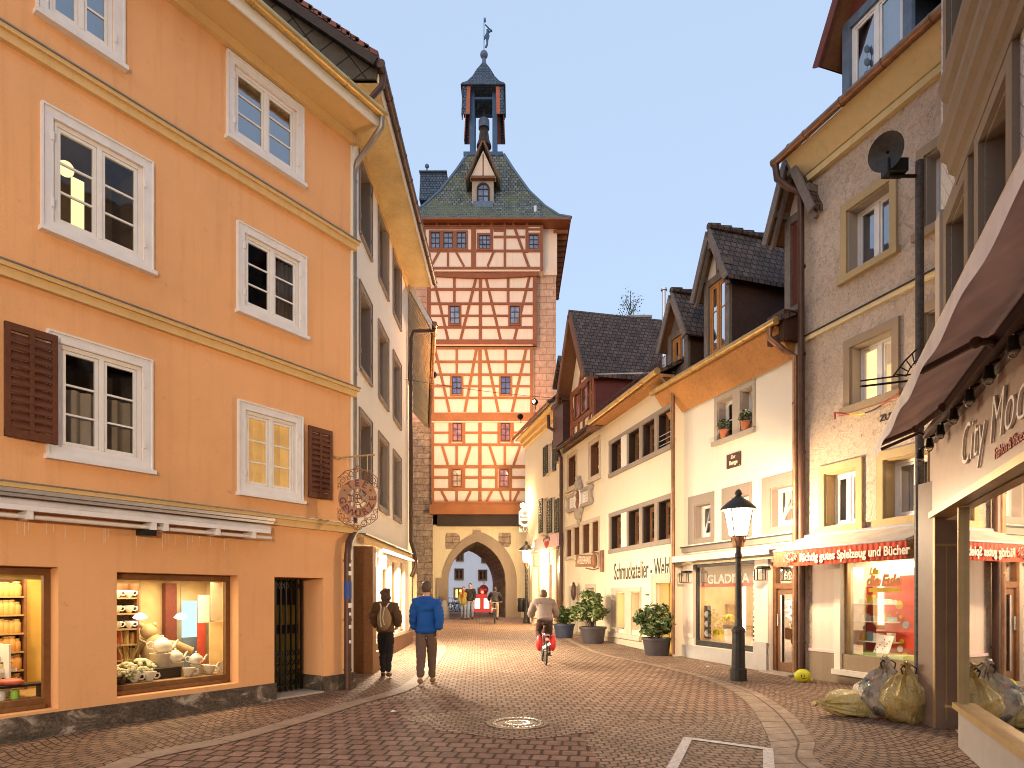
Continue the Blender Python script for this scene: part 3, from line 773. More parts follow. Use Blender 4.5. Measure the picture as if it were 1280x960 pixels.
sr = FA.rect(377, 532, 622, 410, 540, 625); shutter(house, FA, sr[0] + .06, sr[1], sr[2], sr[3], 'shutter_brown', .075)
# the chandelier-like paper lamp seen in the upper left window
r = hA['lamp']; lp = MB(); uc = r[0] + (r[1] - r[0]) * .3; zc = r[2] + (r[3] - r[2]) * .55
for k in (-1, 1): lp.fb(FA, uc + k * .13 - .07, uc + k * .13 + .07, -.42, -.40, r[2] + .1, zc + .22)
lp.ball(P(uc, zc + .28, -.41), .09)
tag(lp.build('paper_lamp', emit('lamp_glow', (1, .72, .3), .9), loc=P(uc, zc, -.41)), 'glowing pale lamp with hanging strips inside the upper left window', 'lamp')

# shop windows of the orange house: frame, glass, lit room behind
def shop_window(parent, F, h, o, frame, depth, inside, fw=.07, bot=.12, floor_m='oak', glassm='shop_glass', lit=None, top=.09, wide=(0, 0)):
    u0, u1, z0, z1 = h[:4]; t = .07
    m = MB(); e = .003
    m.fb(F, u0 + e, u0 + fw, o - t, o, z0 + e, z1 - e); m.fb(F, u1 - fw, u1 - e, o - t, o, z0 + e, z1 - e)
    m.fb(F, u0 + fw, u1 - fw, o - t, o, z0 + e, z0 + bot); m.fb(F, u0 + fw, u1 - fw, o - t, o, z1 - top, z1 - e)
    m.fb(F, u0 + fw, u1 - fw, o, o + .05, z0 + e, z0 + .05)
    w = m.build('window', frame, parent)
    m = MB(); m.quad(F.W(u0 + fw, z0 + bot, o - t / 2), F.W(u1 - fw, z0 + bot, o - t / 2), F.W(u1 - fw, z1 - top, o - t / 2), F.W(u0 + fw, z1 - top, o - t / 2)); m.build('pane', glassm, w)
    m = MB(); of = o - t - .004; ob = of - depth
    U0, U1 = u0, u1; u0 -= wide[0]; u1 += wide[1]
    m.quad(F.W(u0, z0, ob), F.W(u1, z0, ob), F.W(u1, z1, ob), F.W(u0, z1, ob))
    m.quad(F.W(u0, z1, of), F.W(u1, z1, of), F.W(u1, z1, ob), F.W(u0, z1, ob))
    m.quad(F.W(u0, z0, of), F.W(u0, z1, of), F.W(u0, z1, ob), F.W(u0, z0, ob)); m.quad(F.W(u1, z0, of), F.W(u1, z1, of), F.W(u1, z1, ob), F.W(u1, z0, ob))
    m.build('interior', inside, w)
    if wide[1]: m = MB(); m.quad(F.W(U1, z0, of + .003), F.W(u1, z0, of + .003), F.W(u1, z1, of + .003), F.W(U1, z1, of + .003)); m.build('side_panel', inside, w)
    m = MB(); m.fb(F, u0 + .004, u1 - .004, ob + .004, of, z0 + .005, z0 + bot - .01); m.build('display_floor', floor_m, w)
    if lit:
        ld = bpy.data.lights.new('shop_light', 'AREA'); ld.shape = 'RECTANGLE'; ld.size = (u1 - u0) * .8; ld.size_y = min(depth * .6, .8); ld.energy = lit[0]; ld.color = lit[1]
        lo = bpy.data.objects.new('shop_light', ld); COL.objects.link(lo); p = F.W((u0 + u1) / 2, z1 - .05, of - depth * .45); lo.location = p
        xa = F.d; za = V((0, 0, 1)); ya = za.cross(xa); lo.matrix_world = Matrix(((xa.x, ya.x, za.x, p.x), (xa.y, ya.y, za.y, p.y), (xa.z, ya.z, za.z, p.z), (0, 0, 0, 1)))
    return w
shop_window(house, FA, shop1, -.2, 'shop_wood', 1.3, 'room_wall', lit=(24, (1, .78, .42)), wide=(0, .5))
shop_window(house, FA, shop2, -.2, 'shop_wood', 1.5, 'room_wall', lit=(32, (1, .80, .46)), wide=(0, door[0] - shop2[1] - .05))
# door recess with folding grille
u0, u1, z0, z1 = door; ob = -.62
m = MB(); m.fb(FA, u0, u1, ob - .06, ob - .01, z0, z1); m.build('door', plain('door_olive', (.30, .26, .05), .6), house)
dr = house.children[-1]
m = MB(); m.fb(FA, u0 + .02, u1 - .02, ob - .009, ob + .0, z0 + .95, z0 + 1.1); m.fb(FA, u0 + .05, u1 - .05, ob - .009, ob + .002, 1.45, z1 - .03); m.build('door_panel', 'room_dark', dr)
m = MB(); gu0, gu1 = u0 + .01, u1 - .12; og = -.42; n = 9
for k in range(n):
    uu = gu0 + (gu1 - gu0) * k / (n - 1); m.fb(FA, uu - .013, uu + .013, og, og + .03, z0 + .03, z1 - .02)
for k in range(n - 1):
    ua, ub = gu0 + (gu1 - gu0) * k / (n - 1), gu0 + (gu1 - gu0) * (k + 1) / (n - 1)
    for zb in (.10, .26, .42, .58, 1.68, 1.84):
        m.beam(FA, (ua, zb), (ub, zb + .16), .014, og + .008, og + .02); m.beam(FA, (ua, zb + .16), (ub, zb), .014, og + .021, og + .03)
m.build('folding_grille', 'black_iron', house)
m = MB(); m.fb(FA, u0, u1, -.62, .03, -.05, .035); m.build('threshold', 'grey_stone', house)

# retracted awning of the orange shop
aw = empty('retracted_awning', FA.W(FA.u(150), 2.6), 'white retracted roller awning box under the cornice of the orange house', 'awning')
ua, ub = 0.5, FA.u(342, .2); zt = 2.76
m = MB(); m.fb(FA, ua, ub, .01, .24, zt - .05, zt - .01); m.fb(FA, ua, ub, .01, .20, zt - .09, zt - .055); m.build('cover', 'aluminium', aw)
m = MB(); m.tube([P(ua, zt - .16, .13), P(ub - .03, zt - .16, .13)], .06, 12); m.build('fabric_roll', 'awning_white', aw, smooth=True)
m = MB(); m.fb(FA, ua, ub - .1, .20, .27, zt - .24, zt - .185); m.tube([P(ua, zt - .30, .2), P(ub - .05, zt - .30, .2)], .025, 8); m.build('front_bar', 'white_paint', aw)
for px in (35, 190, 205, 270, 315):
    uu = FA.u(px, .2); m = MB(); m.fb(FA, uu - .03, uu + .03, .02, .26, zt - .33, zt - .24); m.build('bracket', 'white_paint', aw)
m = MB(); uu = FA.u(184, .15); m.fb(FA, uu - .09, uu + .09, .05, .2, zt - .40, zt - .325); m.build('motor_box', 'black_iron', aw)
for k in range(26):
    uu = FA.u(4) + (ub - FA.u(4)) * random.random(); l = .06 + .14 * random.random(); m = MB(); m.fb(FA, uu, uu + .006, .001, .003, 2.40 - l, 2.42); m.build('lime_streak', 'white_render', house)

# hanging wrought sign
sg = empty('hanging_shop_sign', at(447, 623, 10.55), 'round brown openwork metal sign with maroon letters hanging from the orange house', 'sign')
c = at(447, 623, 10.55); R = .325
ex, up = V((1, 0, 0)), V((0, 0, 1)); yv = V((0, 1, 0))
def disc(mb, cc, r0, r1, y0, y1, n=48, a0=0, a1=6.28319):
    for k in range(n):
        t0, t1 = a0 + (a1 - a0) * k / n, a0 + (a1 - a0) * (k + 1) / n
        q = [cc + V((math.cos(t) * r, 0, math.sin(t) * r)) for t, r in ((t0, r0), (t1, r0), (t1, r1), (t0, r1))]
        mb.hexa([p + yv * y0 for p in q] + [p + yv * y1 for p in q])
m = MB(); disc(m, c, R * .56, R * .98, -.006, .006); m.build('ring_plate', 'sign_brown', sg)
m = MB(); disc(m, c, R * .50, R * .55, -.008, .008); disc(m, c, R * .28, R * .33, -.008, .008)
for k in range(8):
    a = k * math.pi / 4 + .39; q = c + V((math.cos(a), 0, math.sin(a))) * R * .415; m.tube([c + V((math.cos(a), 0, math.sin(a))) * R * .33, c + V((math.cos(a), 0, math.sin(a))) * R * .52], .014, 6)
for a in range(4):
    d = V((math.cos(a * math.pi / 2), 0, math.sin(a * math.pi / 2))); m.tube([c, c + d * R * .2], .013, 6); e2 = V((-d.z, 0, d.x)) * .035; m.tube([c + d * R * .2 - e2, c + d * R * .2 + e2], .011, 6)
m.build('cross_wheel', 'sign_brown', sg)
m = MB()
def scroll(cc, r, turns=1.2, a0=0, flip=1):
    pts = []
    for k in range(15):
        f = k / 14; a = a0 + flip * f * turns * 6.283; rr = r * (1 - .72 * f); pts.append(cc + V((math.cos(a) * rr, 0, math.sin(a) * rr)))
    m.tube(pts, .0065, 5)
for sx in (-1, 1):
    for x, z, r in ((.25, .30, .06), (.19, .38, .06), (.10, .41, .065), (.03, .46, .05), (.29, .22, .045), (.25, -.30, .06), (.19, -.37, .06), (.10, -.41, .065), (.03, -.47, .05), (.29, -.22, .045), (.14, .33, .035), (.14, -.335, .035)):
        scroll(c + V((sx * x, 0, z)), r, 1.3, random.random() * 6, sx)
    m.tube([c + V((sx * .325, 0, -.33)), c + V((sx * .325, 0, -.16))], .008, 5); m.tube([c + V((sx * .325, 0, .16)), c + V((sx * .325, 0, .33))], .008, 5)
    m.tube([c + V((sx * .325, 0, .33)), c + V((sx * .2, 0, .45)), c + V((sx * .05, 0, .48)), c + V((0, 0, .54))], .008, 5)
    m.tube([c + V((sx * .325, 0, -.33)), c + V((sx * .2, 0, -.43)), c + V((sx * .05, 0, -.47)), c + V((0, 0, -.53))], .008, 5)
m.build('scrollwork', 'sign_brown', sg)
def ring_text(s, angs, r, size, mat):
    for ch, a in zip(s, angs):
        a = math.radians(a); q = c + V((math.cos(a) * r, -.008, math.sin(a) * r)); rad = V((math.cos(a), 0, math.sin(a)))
        yield ch, q, a, rad
for ch, q, a, rad in ring_text('TEE', (122, 92, 62), R * .76, .13, None):
    text('letter', ch, .155, q, V((rad.z, 0, -rad.x)), rad, 'sign_maroon', sg, .004, bold=.004)
for ch, q, a, rad in ring_text('GEWÜRZE', (188, 216, 245, 272, 300, 330, 0), R * .77, .13, None):
    text('letter', ch, .15, q, V((-rad.z, 0, rad.x)), -rad, 'sign_maroon', sg, .004, bold=.004)
m = MB()
for a in (148, 32):
    m.ball(c + V((math.cos(math.radians(a)) * R * .78, -.008, math.sin(math.radians(a)) * R * .78)), (.016, .006, .016), 8, 6)
m.build('letter', 'sign_maroon', sg)
m = MB(); t = c + V((0, 0, .72)); w = FA.W(FA.u(420), t.z, 0)
m.tube([w, t + V((.28, 0, .0))], .016, 8); m.lathe([(.05, -.02), (.05, .02), (.02, .03)], w + V((0.02, 0, 0)), 10); m.tube([t + V((.0, 0, 0)), c + V((0, 0, .5))], .006, 5); m.tube([c + V((.16, 0, .43)), t + V((.16, 0, 0))], .005, 5); m.tube([c + V((-.16, 0, .43)), t + V((-.16, 0, 0))], .005, 5)
m.build('bracket_arm', 'gold_trim', sg)

# ---- goods in the shop windows
def shelf_unit(name, F, u0, u1, o0, o1, z0, z1, n, label):
    t = empty(name, F.W((u0 + u1) / 2, z0, (o0 + o1) / 2), label, 'shelves')
    m = MB(); m.fb(F, u0, u0 + .03, o0, o1, z0, z1); m.fb(F, u1 - .03, u1, o0, o1, z0, z1); m.fb(F, u0 + .03, u1 - .03, o0, o0 + .015, z0, z1); m.build('side_panel', 'brown_wood', t)
    zs = []
    for k in range(n):
        z = z0 + (z1 - z0) * k / n; m = MB(); m.fb(F, u0 + .031, u1 - .031, o0 + .016, o1 - .004, z, z + .022); m.build('shelf', 'oak', t); zs.append(z + .022)
    return zs
def jar_proto(name, label, cat, group, h=.14, r=.045, mat='bottle_glass', lid='gold_trim', fill='flower_yellow'):
    t = empty(name, (0, 0, 0), label, cat, group)
    m = MB(); m.lathe([(r * .9, 0), (r, .01), (r, h * .72), (r * .7, h * .85), (r * .7, h * .9)], (0, 0, 0), 10); m.build('glass_body', fill, t, smooth=True)
    m = MB(); m.lathe([(r * .78, h * .9), (r * .78, h), (r * .3, h + .004)], (0, 0, 0), 10); m.build('lid', lid, t)
    return t
def place(proto, first, p, label=None, s=1, rz=0):
    o = proto if first else copy_tree(proto)
    o.location = V(p); o.scale = (s, s, s); o.rotation_euler = (0, 0, rz)
    if label: o['label'] = label
    return o
of = -.27; s0 = shop1
b1 = s0[2] + .112
plain('spice_orange', (.55, .27, .08), .5); plain('spice_tan', (.50, .36, .16), .5); plain('spice_red', (.45, .1, .05), .5)
ua, ub = FA.u(-40, of - 1.0), FA.u(32, of - 1.0)
zs = shelf_unit('spice_shelf', FA, ua, ub, of - 1.2, of - .95, b1, s0[3] - .12, 6, 'tall brown shelves of spice jars inside the left shop window')
jp = jar_proto('spice_jar', 'small amber spice jar standing on the brown shelves in the left shop window', 'jar', 'spice jars on the shelves', fill='spice_orange')
fst = True
for z in zs:
    for k in range(8):
        place(jp, fst, FA.W(ua + .09 + (ub - ua - .18) * k / 7, z, of - 1.03), s=1.1 + .3 * random.random()); fst = False
# wire stand with little bottles
st = empty('bottle_stand', FA.W(FA.u(8, of - .5), b1, of - .5), 'stepped white display stand of small bottles in the left shop window', 'display stand')
ul, ur = FA.u(-60, of - .5), FA.u(24, of - .5); lv = []
for k in range(4):
    z = b1 + .12 + .17 * k; m = MB(); m.fb(FA, ul, ur - .05 * k, of - .42 - .12 * k, of - .30 - .12 * k, z, z + .012); m.fb(FA, ul, ur - .05 * k, of - .302 - .12 * k, of - .296 - .12 * k, z, z + .045); m.build('tier', 'window_white', st); lv.append((z + .012, of - .36 - .12 * k, ur - .05 * k))
m = MB(); m.fb(FA, ul, ul + .02, of - .8, of - .3, b1, b1 + .7); m.fb(FA, ur - .17, ur - .15, of - .8, of - .3, b1, b1 + .62); m.build('side_panel', 'window_white', st)
bp = jar_proto('small_bottle', 'little clear bottle with dark cap on the stepped stand in the left shop window', 'bottle', 'little bottles on the stepped stand', .10, .025, lid='black_iron', fill='spice_tan')
fst = True
for z, oo, uu in lv:
    for k in range(9):
        place(bp, fst, FA.W(uu - .05 - .075 * k, z, oo)); fst = False
m = MB(); m.fb(FA, ur - .9, ur + .12, of - .26, of - .06, b1 + .14, b1 + .165)
for k in (-.85, .1): m.fb(FA, ur + k - .02, ur + k + .01, of - .25, of - .07, b1, b1 + .14)
tag(m.build('display_bench', 'black_iron', loc=FA.W(ur - .4, b1, of - .16)), 'low dark bench at the front of the left shop window', 'bench')
m = MB(); p = FA.W(ur - .2, b1 + .165, of - .16); m.ball(p + V((0, 0, .035)), (.15, .09, .045)); tag(m.build('red_cushion', 'spice_red', loc=p, smooth=True), 'red pouch lying on the dark bench in the left shop window', 'pouch')
for k in range(4):
    p = FA.W(ur - .55 + .13 * k, b1, of - .16); m = MB(); m.lathe([(.04, 0), (.045, .01), (.045, .09), (.03, .11)], p, 10)
    tag(m.build('green_tin', plain('tin_green', (.35, .62, .08), .4) if k % 2 else 'porcelain', loc=p, smooth=True), ('bright green tin under the dark bench' if k % 2 else 'white pot under the dark bench') + ', %s in the row' % ('leftmost', 'second', 'third', 'rightmost')[k], 'tin', 'tins under the bench')
m = MB(); uu = FA.u(57, of - .6); m.fb(FA, FA.u(36, of - .9), uu + .25, of - 1.1, of - 1.06, b1, s0[3] - .12); tag(m.build('sacking_backdrop', cloth('sacking', (.52, .34, .09)), loc=FA.W(uu, b1, of - 1.08)), 'yellow woven backdrop panel at the right of the left shop window', 'backdrop')

s2 = shop2; b2 = s2[2] + .112
uL = lambda px, oo: FA.u(px, oo)
ua, ub = uL(140, of - .9), uL(172, of - .9)
zs = shelf_unit('cup_shelf', FA, ua - .5, ub, of - 1.1, of - .85, b2, s2[3] - .12, 6, 'brown shelves of painted cups at the left of the tea shop window')
def cup_proto():
    t = empty('tea_cup', (0, 0, 0), 'painted porcelain cup on the brown cup shelves', 'cup', 'cups on the brown shelves')
    m = MB(); m.lathe([(.02, 0), (.03, .012), (.052, .05), (.058, .085), (.053, .085), (.045, .05), (.001, .02)], (0, 0, 0), 14, cap=False); m.build('bowl', 'porcelain', t, smooth=True)
    m = MB(); m.tube([(.05, 0, .07), (.085, 0, .07), (.09, 0, .045), (.07, 0, .025), (.042, 0, .03)], .007, 6); m.build('handle', 'porcelain', t, smooth=True); return t
cp = cup_proto(); fst = True
for z in zs[3:]:
    for k in range(5): place(cp, fst, FA.W(ub - .1 - .17 * k, z, of - .93), s=1.25, rz=random.random() * .8); fst = False
for z in zs[:3]:
    for k in range(9):
        p = FA.W(ub - .06 - .085 * k, z, of - .93); m = MB(); m.box(p.x - .03, p.x + .03, p.y - .02, p.y + .02, p.z, p.z + .16 + .03 * (k % 3))
        tag(m.build('tea_packet', ('spice_orange', 'spice_tan', 'spice_red')[k % 3], loc=p), ('orange', 'tan', 'red')[k % 3] + ' tea packet on the lower brown cup shelves', 'tea packet', 'tea packets on the lower shelves')
def teapot(p, s, label, rz):
    t = empty('teapot', (0, 0, 0), label, 'teapot', 'white teapots in the window')
    m = MB(); m.lathe([(.06, 0), (.075, .01), (.12, .06), (.13, .10), (.115, .15), (.07, .185), (.06, .19)], (0, 0, 0), 20); m.build('pot_body', 'porcelain', t, smooth=True)
    m = MB(); m.lathe([(.068, .188), (.06, .205), (.02, .22), (.012, .228), (.02, .245), (.001, .255)], (0, 0, 0), 16); m.build('lid', 'porcelain', t, smooth=True)
    m = MB(); m.tube([(.10, 0, .06), (.17, 0, .09), (.20, 0, .15), (.23, 0, .175)], [.032, .022, .016, .012], 8); m.build('spout', 'porcelain', t, smooth=True)
    m = MB(); m.tube([(-.11, 0, .14), (-.17, 0, .17), (-.215, 0, .14), (-.20, 0, .08), (-.125, 0, .06)], .012, 8); m.build('handle', 'porcelain', t, smooth=True)
    t.location = V(p); t.scale = (s, s, s); t.rotation_euler = (0, 0, rz); return t
rzA = math.atan2(FA.d.y, FA.d.x)
# tray box and stand
bx0, bx1 = uL(193, of - .25), uL(226, of - .25); oo = of - .25
m = MB(); m.fb(FA, bx0, bx1, oo - .2, oo, b2, b2 + .13); m.fb(FA, bx0 - .01, bx1 + .01, oo - .21, oo + .01, b2 + .13, b2 + .145); tag(m.build('display_crate', 'dark_timber', loc=FA.W((bx0 + bx1) / 2, b2, oo - .1)), 'dark wooden crate in the middle of the tea shop window', 'crate')
m = MB(); q = FA.W(uL(203, of - .55), b2, of - .55); m.lathe([(.16, 0), (.16, .3), (.17, .31), (.17, .33)], q, 20); tag(m.build('pedestal', 'pale_stone', loc=q, smooth=True), 'round pale pedestal under the larger white teapot', 'pedestal')
teapot(q + V((0, 0, .33)), 1.02, 'larger white porcelain teapot on the pale pedestal', rzA)
q2 = FA.W(uL(221, of - .38), b2, of - .42); m = MB(); m.lathe([(.11, 0), (.11, .19), (.12, .2)], q2, 18); tag(m.build('pedestal', 'pale_stone', loc=q2, smooth=True), 'short pale pedestal behind the dark wooden crate', 'pedestal'); teapot(q2 + V((0, 0, .2)), .8, 'white porcelain teapot right behind the dark wooden crate', rzA)
q3 = FA.W(uL(245, of - .3), b2, of - .3); m = MB(); m.lathe([(.075, 0), (.07, .14), (.08, .15)], q3, 18); tag(m.build('pedestal', 'porcelain', loc=q3, smooth=True), 'small white pedestal right of the dark wooden crate', 'pedestal'); teapot(q3 + V((0, 0, .15)), .75, 'smallest white teapot, on the white pedestal', rzA)
for px, d, lab in ((236, -.18, 'white cup beside the dark wooden crate'), (254, -.4, 'painted cup right of the smallest teapot'), (262, -.2, 'painted cup nearest the front at the right'), (272, -.32, 'cup tipped on its side at the right of the tea shop window'), (187, -.16, 'wide cup left of the dark wooden crate'), (168, -.2, 'cup in front of the cream flowers')):
    t = copy_tree(cp); t.location = FA.W(uL(px, of + d), b2, of + d); t.scale = (1.5,) * 3; t['label'] = lab; t['group'] = 'cups on the window floor'
    if 'tipped' in lab: t.rotation_euler = (math.radians(80), 0, rzA); t.location.z += .07
def bouquet(p, r, n, label, fm='flower_cream'):
    t = empty('flower_bowl', p, label, 'flowers', None); p = V(p)
    m = MB(); m.lathe([(r * .4, 0), (r * .6, .05), (r * .5, .1)], p, 12); m.build('bowl', 'bronze', t, smooth=True)
    m = MB(); g = MB()
    for k in range(n):
        a = random.random() * 6.28; e = random.random() * 1.3; q = p + V((math.cos(a) * math.sin(e) * r, math.sin(a) * math.sin(e) * r, .08 + math.cos(e) * r)); s = .018 + .02 * random.random(); m.ball(q, (s, s, s * .7), 6, 4)
        if k % 2: g.quad(q + V((.02, 0, -.02)), q + V((.05, .02, -.03)), q + V((.06, .01, -.05)), q + V((.02, -.02, -.04)))
    m.build('blossom', fm, t); g.build('leaf', 'leaf_mid', t); return t
bouquet(FA.W(uL(158, of - .3), b2, of - .3), .17, 90, 'bowl of cream flowers at the left of the tea shop window')
bouquet(FA.W(uL(176, of - .45), b2, of - .45), .19, 110, 'taller bowl of cream flowers left of the pale pedestal')
bouquet(FA.W(uL(150, of - .12), b2, of - .12), .11, 50, 'small bowl of cream flowers at the front left of the tea shop window')
tw = MB(); p = FA.W(uL(160, of - .4), b2, of - .4)
for k in range(9):
    a = random.random() * 6.28; tw.tube([p, p + V((math.cos(a) * .08, math.sin(a) * .08, .35)), p + V((math.cos(a) * .2, math.sin(a) * .18, .55 + .3 * random.random()))], [.006, .004, .002], 5)
tag(tw.build('twig_bunch', 'leaf_pale', loc=p), 'bunch of pale bare twigs rising from the cream flowers', 'twigs')
m = MB(); p = FA.W(uL(196, of - .95), b2, of - .95)
m.ball(p + V((0, 0, .28)), (.22, .19, .3)); m.ball(p + V((-.12, 0, .62)), (.115, .115, .12)); m.tube([p + V((.08, .1, .42)), p + V((.2, .2, .4)), p + V((.36, .32, .3))], [.08, .07, .065], 10)
m.ball(p + V((-.19, -.06, .71)), .04); m.ball(p + V((-.06, .04, .72)), .04); m.tube([p + V((-.14, -.1, .5)), p + V((-.24, -.12, .32))], [.09, .07], 10)
tag(m.build('plush_bear', cloth('plush', (.42, .29, .14)), loc=p, smooth=True), 'large beige plush bear sitting behind the white teapots', 'soft toy')
for i, (px, dz) in enumerate(((175, .0), (226, .0))):
    p = FA.W(uL(px, of - .8), FA.uz(px, 772, of - .8)[1], of - .8); t = empty('pendant_lamp', p, 'flat glowing pendant lamp %s in the tea shop window' % ('above the plush bear', 'over the right half')[i], 'lamp', 'pendant lamps of the tea shop')
    m = MB(); m.lathe([(.012, .07), (.05, .06), (.10, .0)], p, 16, cap=False); m.build('shade', 'window_white', t, smooth=True)
    m = MB(); m.lathe([(.09, .0), (.05, -.02), (.001, -.025)], p, 16, cap=False); m.build('bulb', 'pendant_glow', t)
    m = MB(); m.tube([p + V((0, 0, .06)), V((p.x, p.y, s2[3] - .01))], .004, 5); m.build('cord', 'black_iron', t)
def panel(name, F, px0, px1, py0, py1, oo, mat, label, cat, t=.02):
    a, b = F.uz(px0, py0, oo), F.uz(px1, py1, oo); z0, z1 = min(a[1], b[1]), max(a[1], b[1]); m = MB(); m.fb(F, a[0], b[0], oo - t, oo, z0, z1)
    return tag(m.build(name, mat, loc=F.W((a[0] + b[0]) / 2, z0, oo)), label, cat)
panel('red_cupboard', FA, 207, 221, 729, 833, of - 1.35, 'red_cladding', 'tall red brown cabinet at the back of the tea shop window', 'cabinet', .1)
panel('blue_poster', FA, 228, 246, 751, 796, of - 1.3, emit('poster_blue', (.45, .72, .80), .8), 'pale blue lit picture at the back of the tea shop window', 'picture')
panel('stone_slab', FA, 228, 246, 797, 832, of - 1.3, 'slate_blue', 'grey green panel under the pale blue picture', 'panel')
panel('price_board', FA, 248, 262, 744, 778, of - 1.2, 'porcelain', 'cream notice board right of the pale blue picture', 'board')
panel('red_banner', FA, 247, 257, 779, 830, of - 1.2, 'valance_red', 'narrow red banner under the cream notice board', 'banner')
panel('floral_curtain', FA, 264, 277, 728, 775, of - .9, 'lace_warm', 'patterned cream hanging at the right of the tea shop window', 'curtain')
panel('side_partition', FA, 262, 284, 778, 846, of - 1.0, 'room_warm', 'plain cream partition at the right of the tea shop window', 'partition')
# ================================================================ white house (left, behind the orange one)
FB = Fac((-3.27, 12.0), (-3.27, 20.1), (0, 15))
WB = FB.W; LB = FB.len; UB0 = 1.45
hb = empty('white_house', WB(4, 0), 'tall white rendered house with deep brown window recesses behind the orange house', 'house')
cols = [(FB.u(450.0), FB.u(463)), (FB.u(473.5), FB.u(484)), (FB.u(491.8), FB.u(500))]
rows = [(9.48, 11.15), (6.58, 8.25), (3.85, 5.52)]
wh = [(a, b, z0, z1, .24) for a, b in cols for z0, z1 in rows]
shopB = [(FB.u(466.5), FB.u(473.5), .55, 2.55, .12), (FB.u(478), FB.u(486.5), .55, 2.55, .12), (FB.u(490), FB.u(497), .55, 2.55, .12), (FB.u(500.5), FB.u(506), .55, 2.6, .12)]
m = MB(); wall_sheet(m, FB, 0, LB, -.4, 11.4, wh + shopB); shell(m, FB, 0, LB, -.4, 11.4, 8.5)
m.build('wall', 'white_render', hb)
m = MB(); m.prism([WB(0, 11.3, 0), WB(0, 11.3, .72), WB(0, 11.45, .75), WB(0, 11.4 + 4.6 * .67, -3.9), WB(0, 11.4, -8.5)], V((0, .1, 0)))
m.prism([WB(0, 9.0, 0), WB(0, 11.32, 0), WB(0, 11.4 + 4.3 * .67, -3.9), WB(0, 11.3, -8.4), WB(0, 9.0, -8.4)], V((0, -.05, 0)))
m.build('gable_cladding', 'big_slates', hb)
m = MB()
for s in (0, 1):                                        # roof slab with thickness, verge over the gable
    x0, x1 = (-.76, 3.9) if s == 0 else (8.8, 3.9)
    za, zb = 11.5, 11.5 + 4.66 * .67
    y0, y1 = -.16, LB + .1
    P = [WB(y0, za, -x0), WB(y1, za, -x0), WB(y1, zb, -x1), WB(y0, zb, -x1)]
    m.hexa(P + [p + V((0, 0, .12)) for p in P])
m.build('roof', 'red_tiles', hb)
m = MB()
for k in range(26):                                     # lapped verge tiles
    f = k / 26; o_ = .72 - 4.5 * f; z = 11.62 + 4.66 * .67 * f
    m.hexa([WB(-.2, z - .05, o_ + .06), WB(-.2, z + .12 - .05, o_ - .16), WB(.0, z + .12 - .05, o_ - .16), WB(.0, z - .05, o_ + .06), WB(-.2, z + .03, o_ + .08), WB(-.2, z + .16, o_ - .16), WB(.0, z + .16, o_ - .16), WB(.0, z + .03, o_ + .08)])
m.build('verge_tile', 'red_tiles', hb, label=None)
m = MB(); m.beam(Fac((WB(0, 0, .75).x, 11.82), (WB(0, 0, -4).x, 11.82), (0, 0)), (0, 11.46), (4.6, 11.46 + 4.6 * .67), .16, .0, .04); m.build('verge_board', 'dark_timber', hb)
m = MB(); m.fb(FB, .04, LB, 0, .74, 11.30, 11.36); m.build('soffit', 'eave_yellow', hb)
m = MB(); m.fb(FB, .04, LB, .74, .77, 11.26, 11.42); m.build('fascia', 'white_render', hb)
m = MB(); m.fb(FB, UB0, LB, 0, .05, 11.14, 11.3); m.build('cornice', 'cream_moulding', hb)
gutter('gutter', WB(-.15, 11.46, .84), WB(LB + .05, 11.46, .84), .075, 'brown_metal', hb)
pipe('downpipe', [WB(.05, 11.42, .84), WB(.05, 11.2, .82), WB(.08, 10.8, .42), WB(.12, 10.45, .12)], .055, 'brown_metal', hb)
m = MB(); q = WB(.5, 13.9, -2.6); m.box(q.x - .35, q.x + .35, q.y, q.y + .7, 13.0, 14.55); m.mi = 1; m.box(q.x - .4, q.x + .4, q.y - .05, q.y + .75, 14.55, 14.63)
m.build('chimney', ['chimney_brick', 'zinc'], hb)
for a, b in cols:
    for z0, z1 in rows:
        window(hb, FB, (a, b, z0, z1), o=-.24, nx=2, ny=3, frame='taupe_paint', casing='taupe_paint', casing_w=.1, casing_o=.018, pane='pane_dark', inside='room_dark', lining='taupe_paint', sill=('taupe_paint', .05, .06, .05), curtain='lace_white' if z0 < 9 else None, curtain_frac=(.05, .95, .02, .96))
m = MB(); m.fb(FB, UB0, LB, 0, .10, 2.82, 2.90); m.fb(FB, UB0, LB, .10, .16, 2.72, 2.84); m.mi = 1; m.fb(FB, UB0, LB, 0, .2, 2.9, 2.93); m.build('cornice', ['cream_moulding', 'zinc'], hb)
m = MB(); m.fb(FB, FB.u(452), LB, 0, .14, -.3, .5); m.build('shop_base', 'brown_wood', hb)
m = MB(); m.fb(FB, FB.u(452.5, .2), FB.u(457, .2), 0, .42, .42, 2.62); m.fb(FB, FB.u(452.5, .2), FB.u(457, .2) + .5, .0, .42, -.2, .42); m.build('door_post', 'shop_wood', hb)
m = MB(); m.fb(FB, UB0 + .05, FB.u(451), .01, .03, .45, 2.2); m.mi = 1; m.fb(FB, UB0 + .05, FB.u(451), .01, .05, -.2, .45); m.build('door', ['grey_panel', 'dark_iron'], hb)
text('house_number', '8', .16, WB(FB.u(447.3), 2.48, .03), FB.d, (0, 0, 1), 'letter_dark', hb)
for h in shopB:
    w = shop_window(hb, FB, h[:4], -.10, 'oak', .8, 'room_warm', fw=.05, bot=.06, top=.05)
    m = MB(); m.fb(FB, h[0] + .05, h[1] - .05, -.86, -.84, h[2] + .1, h[3] - .06); m.build('lit_display', 'lit_white', w)
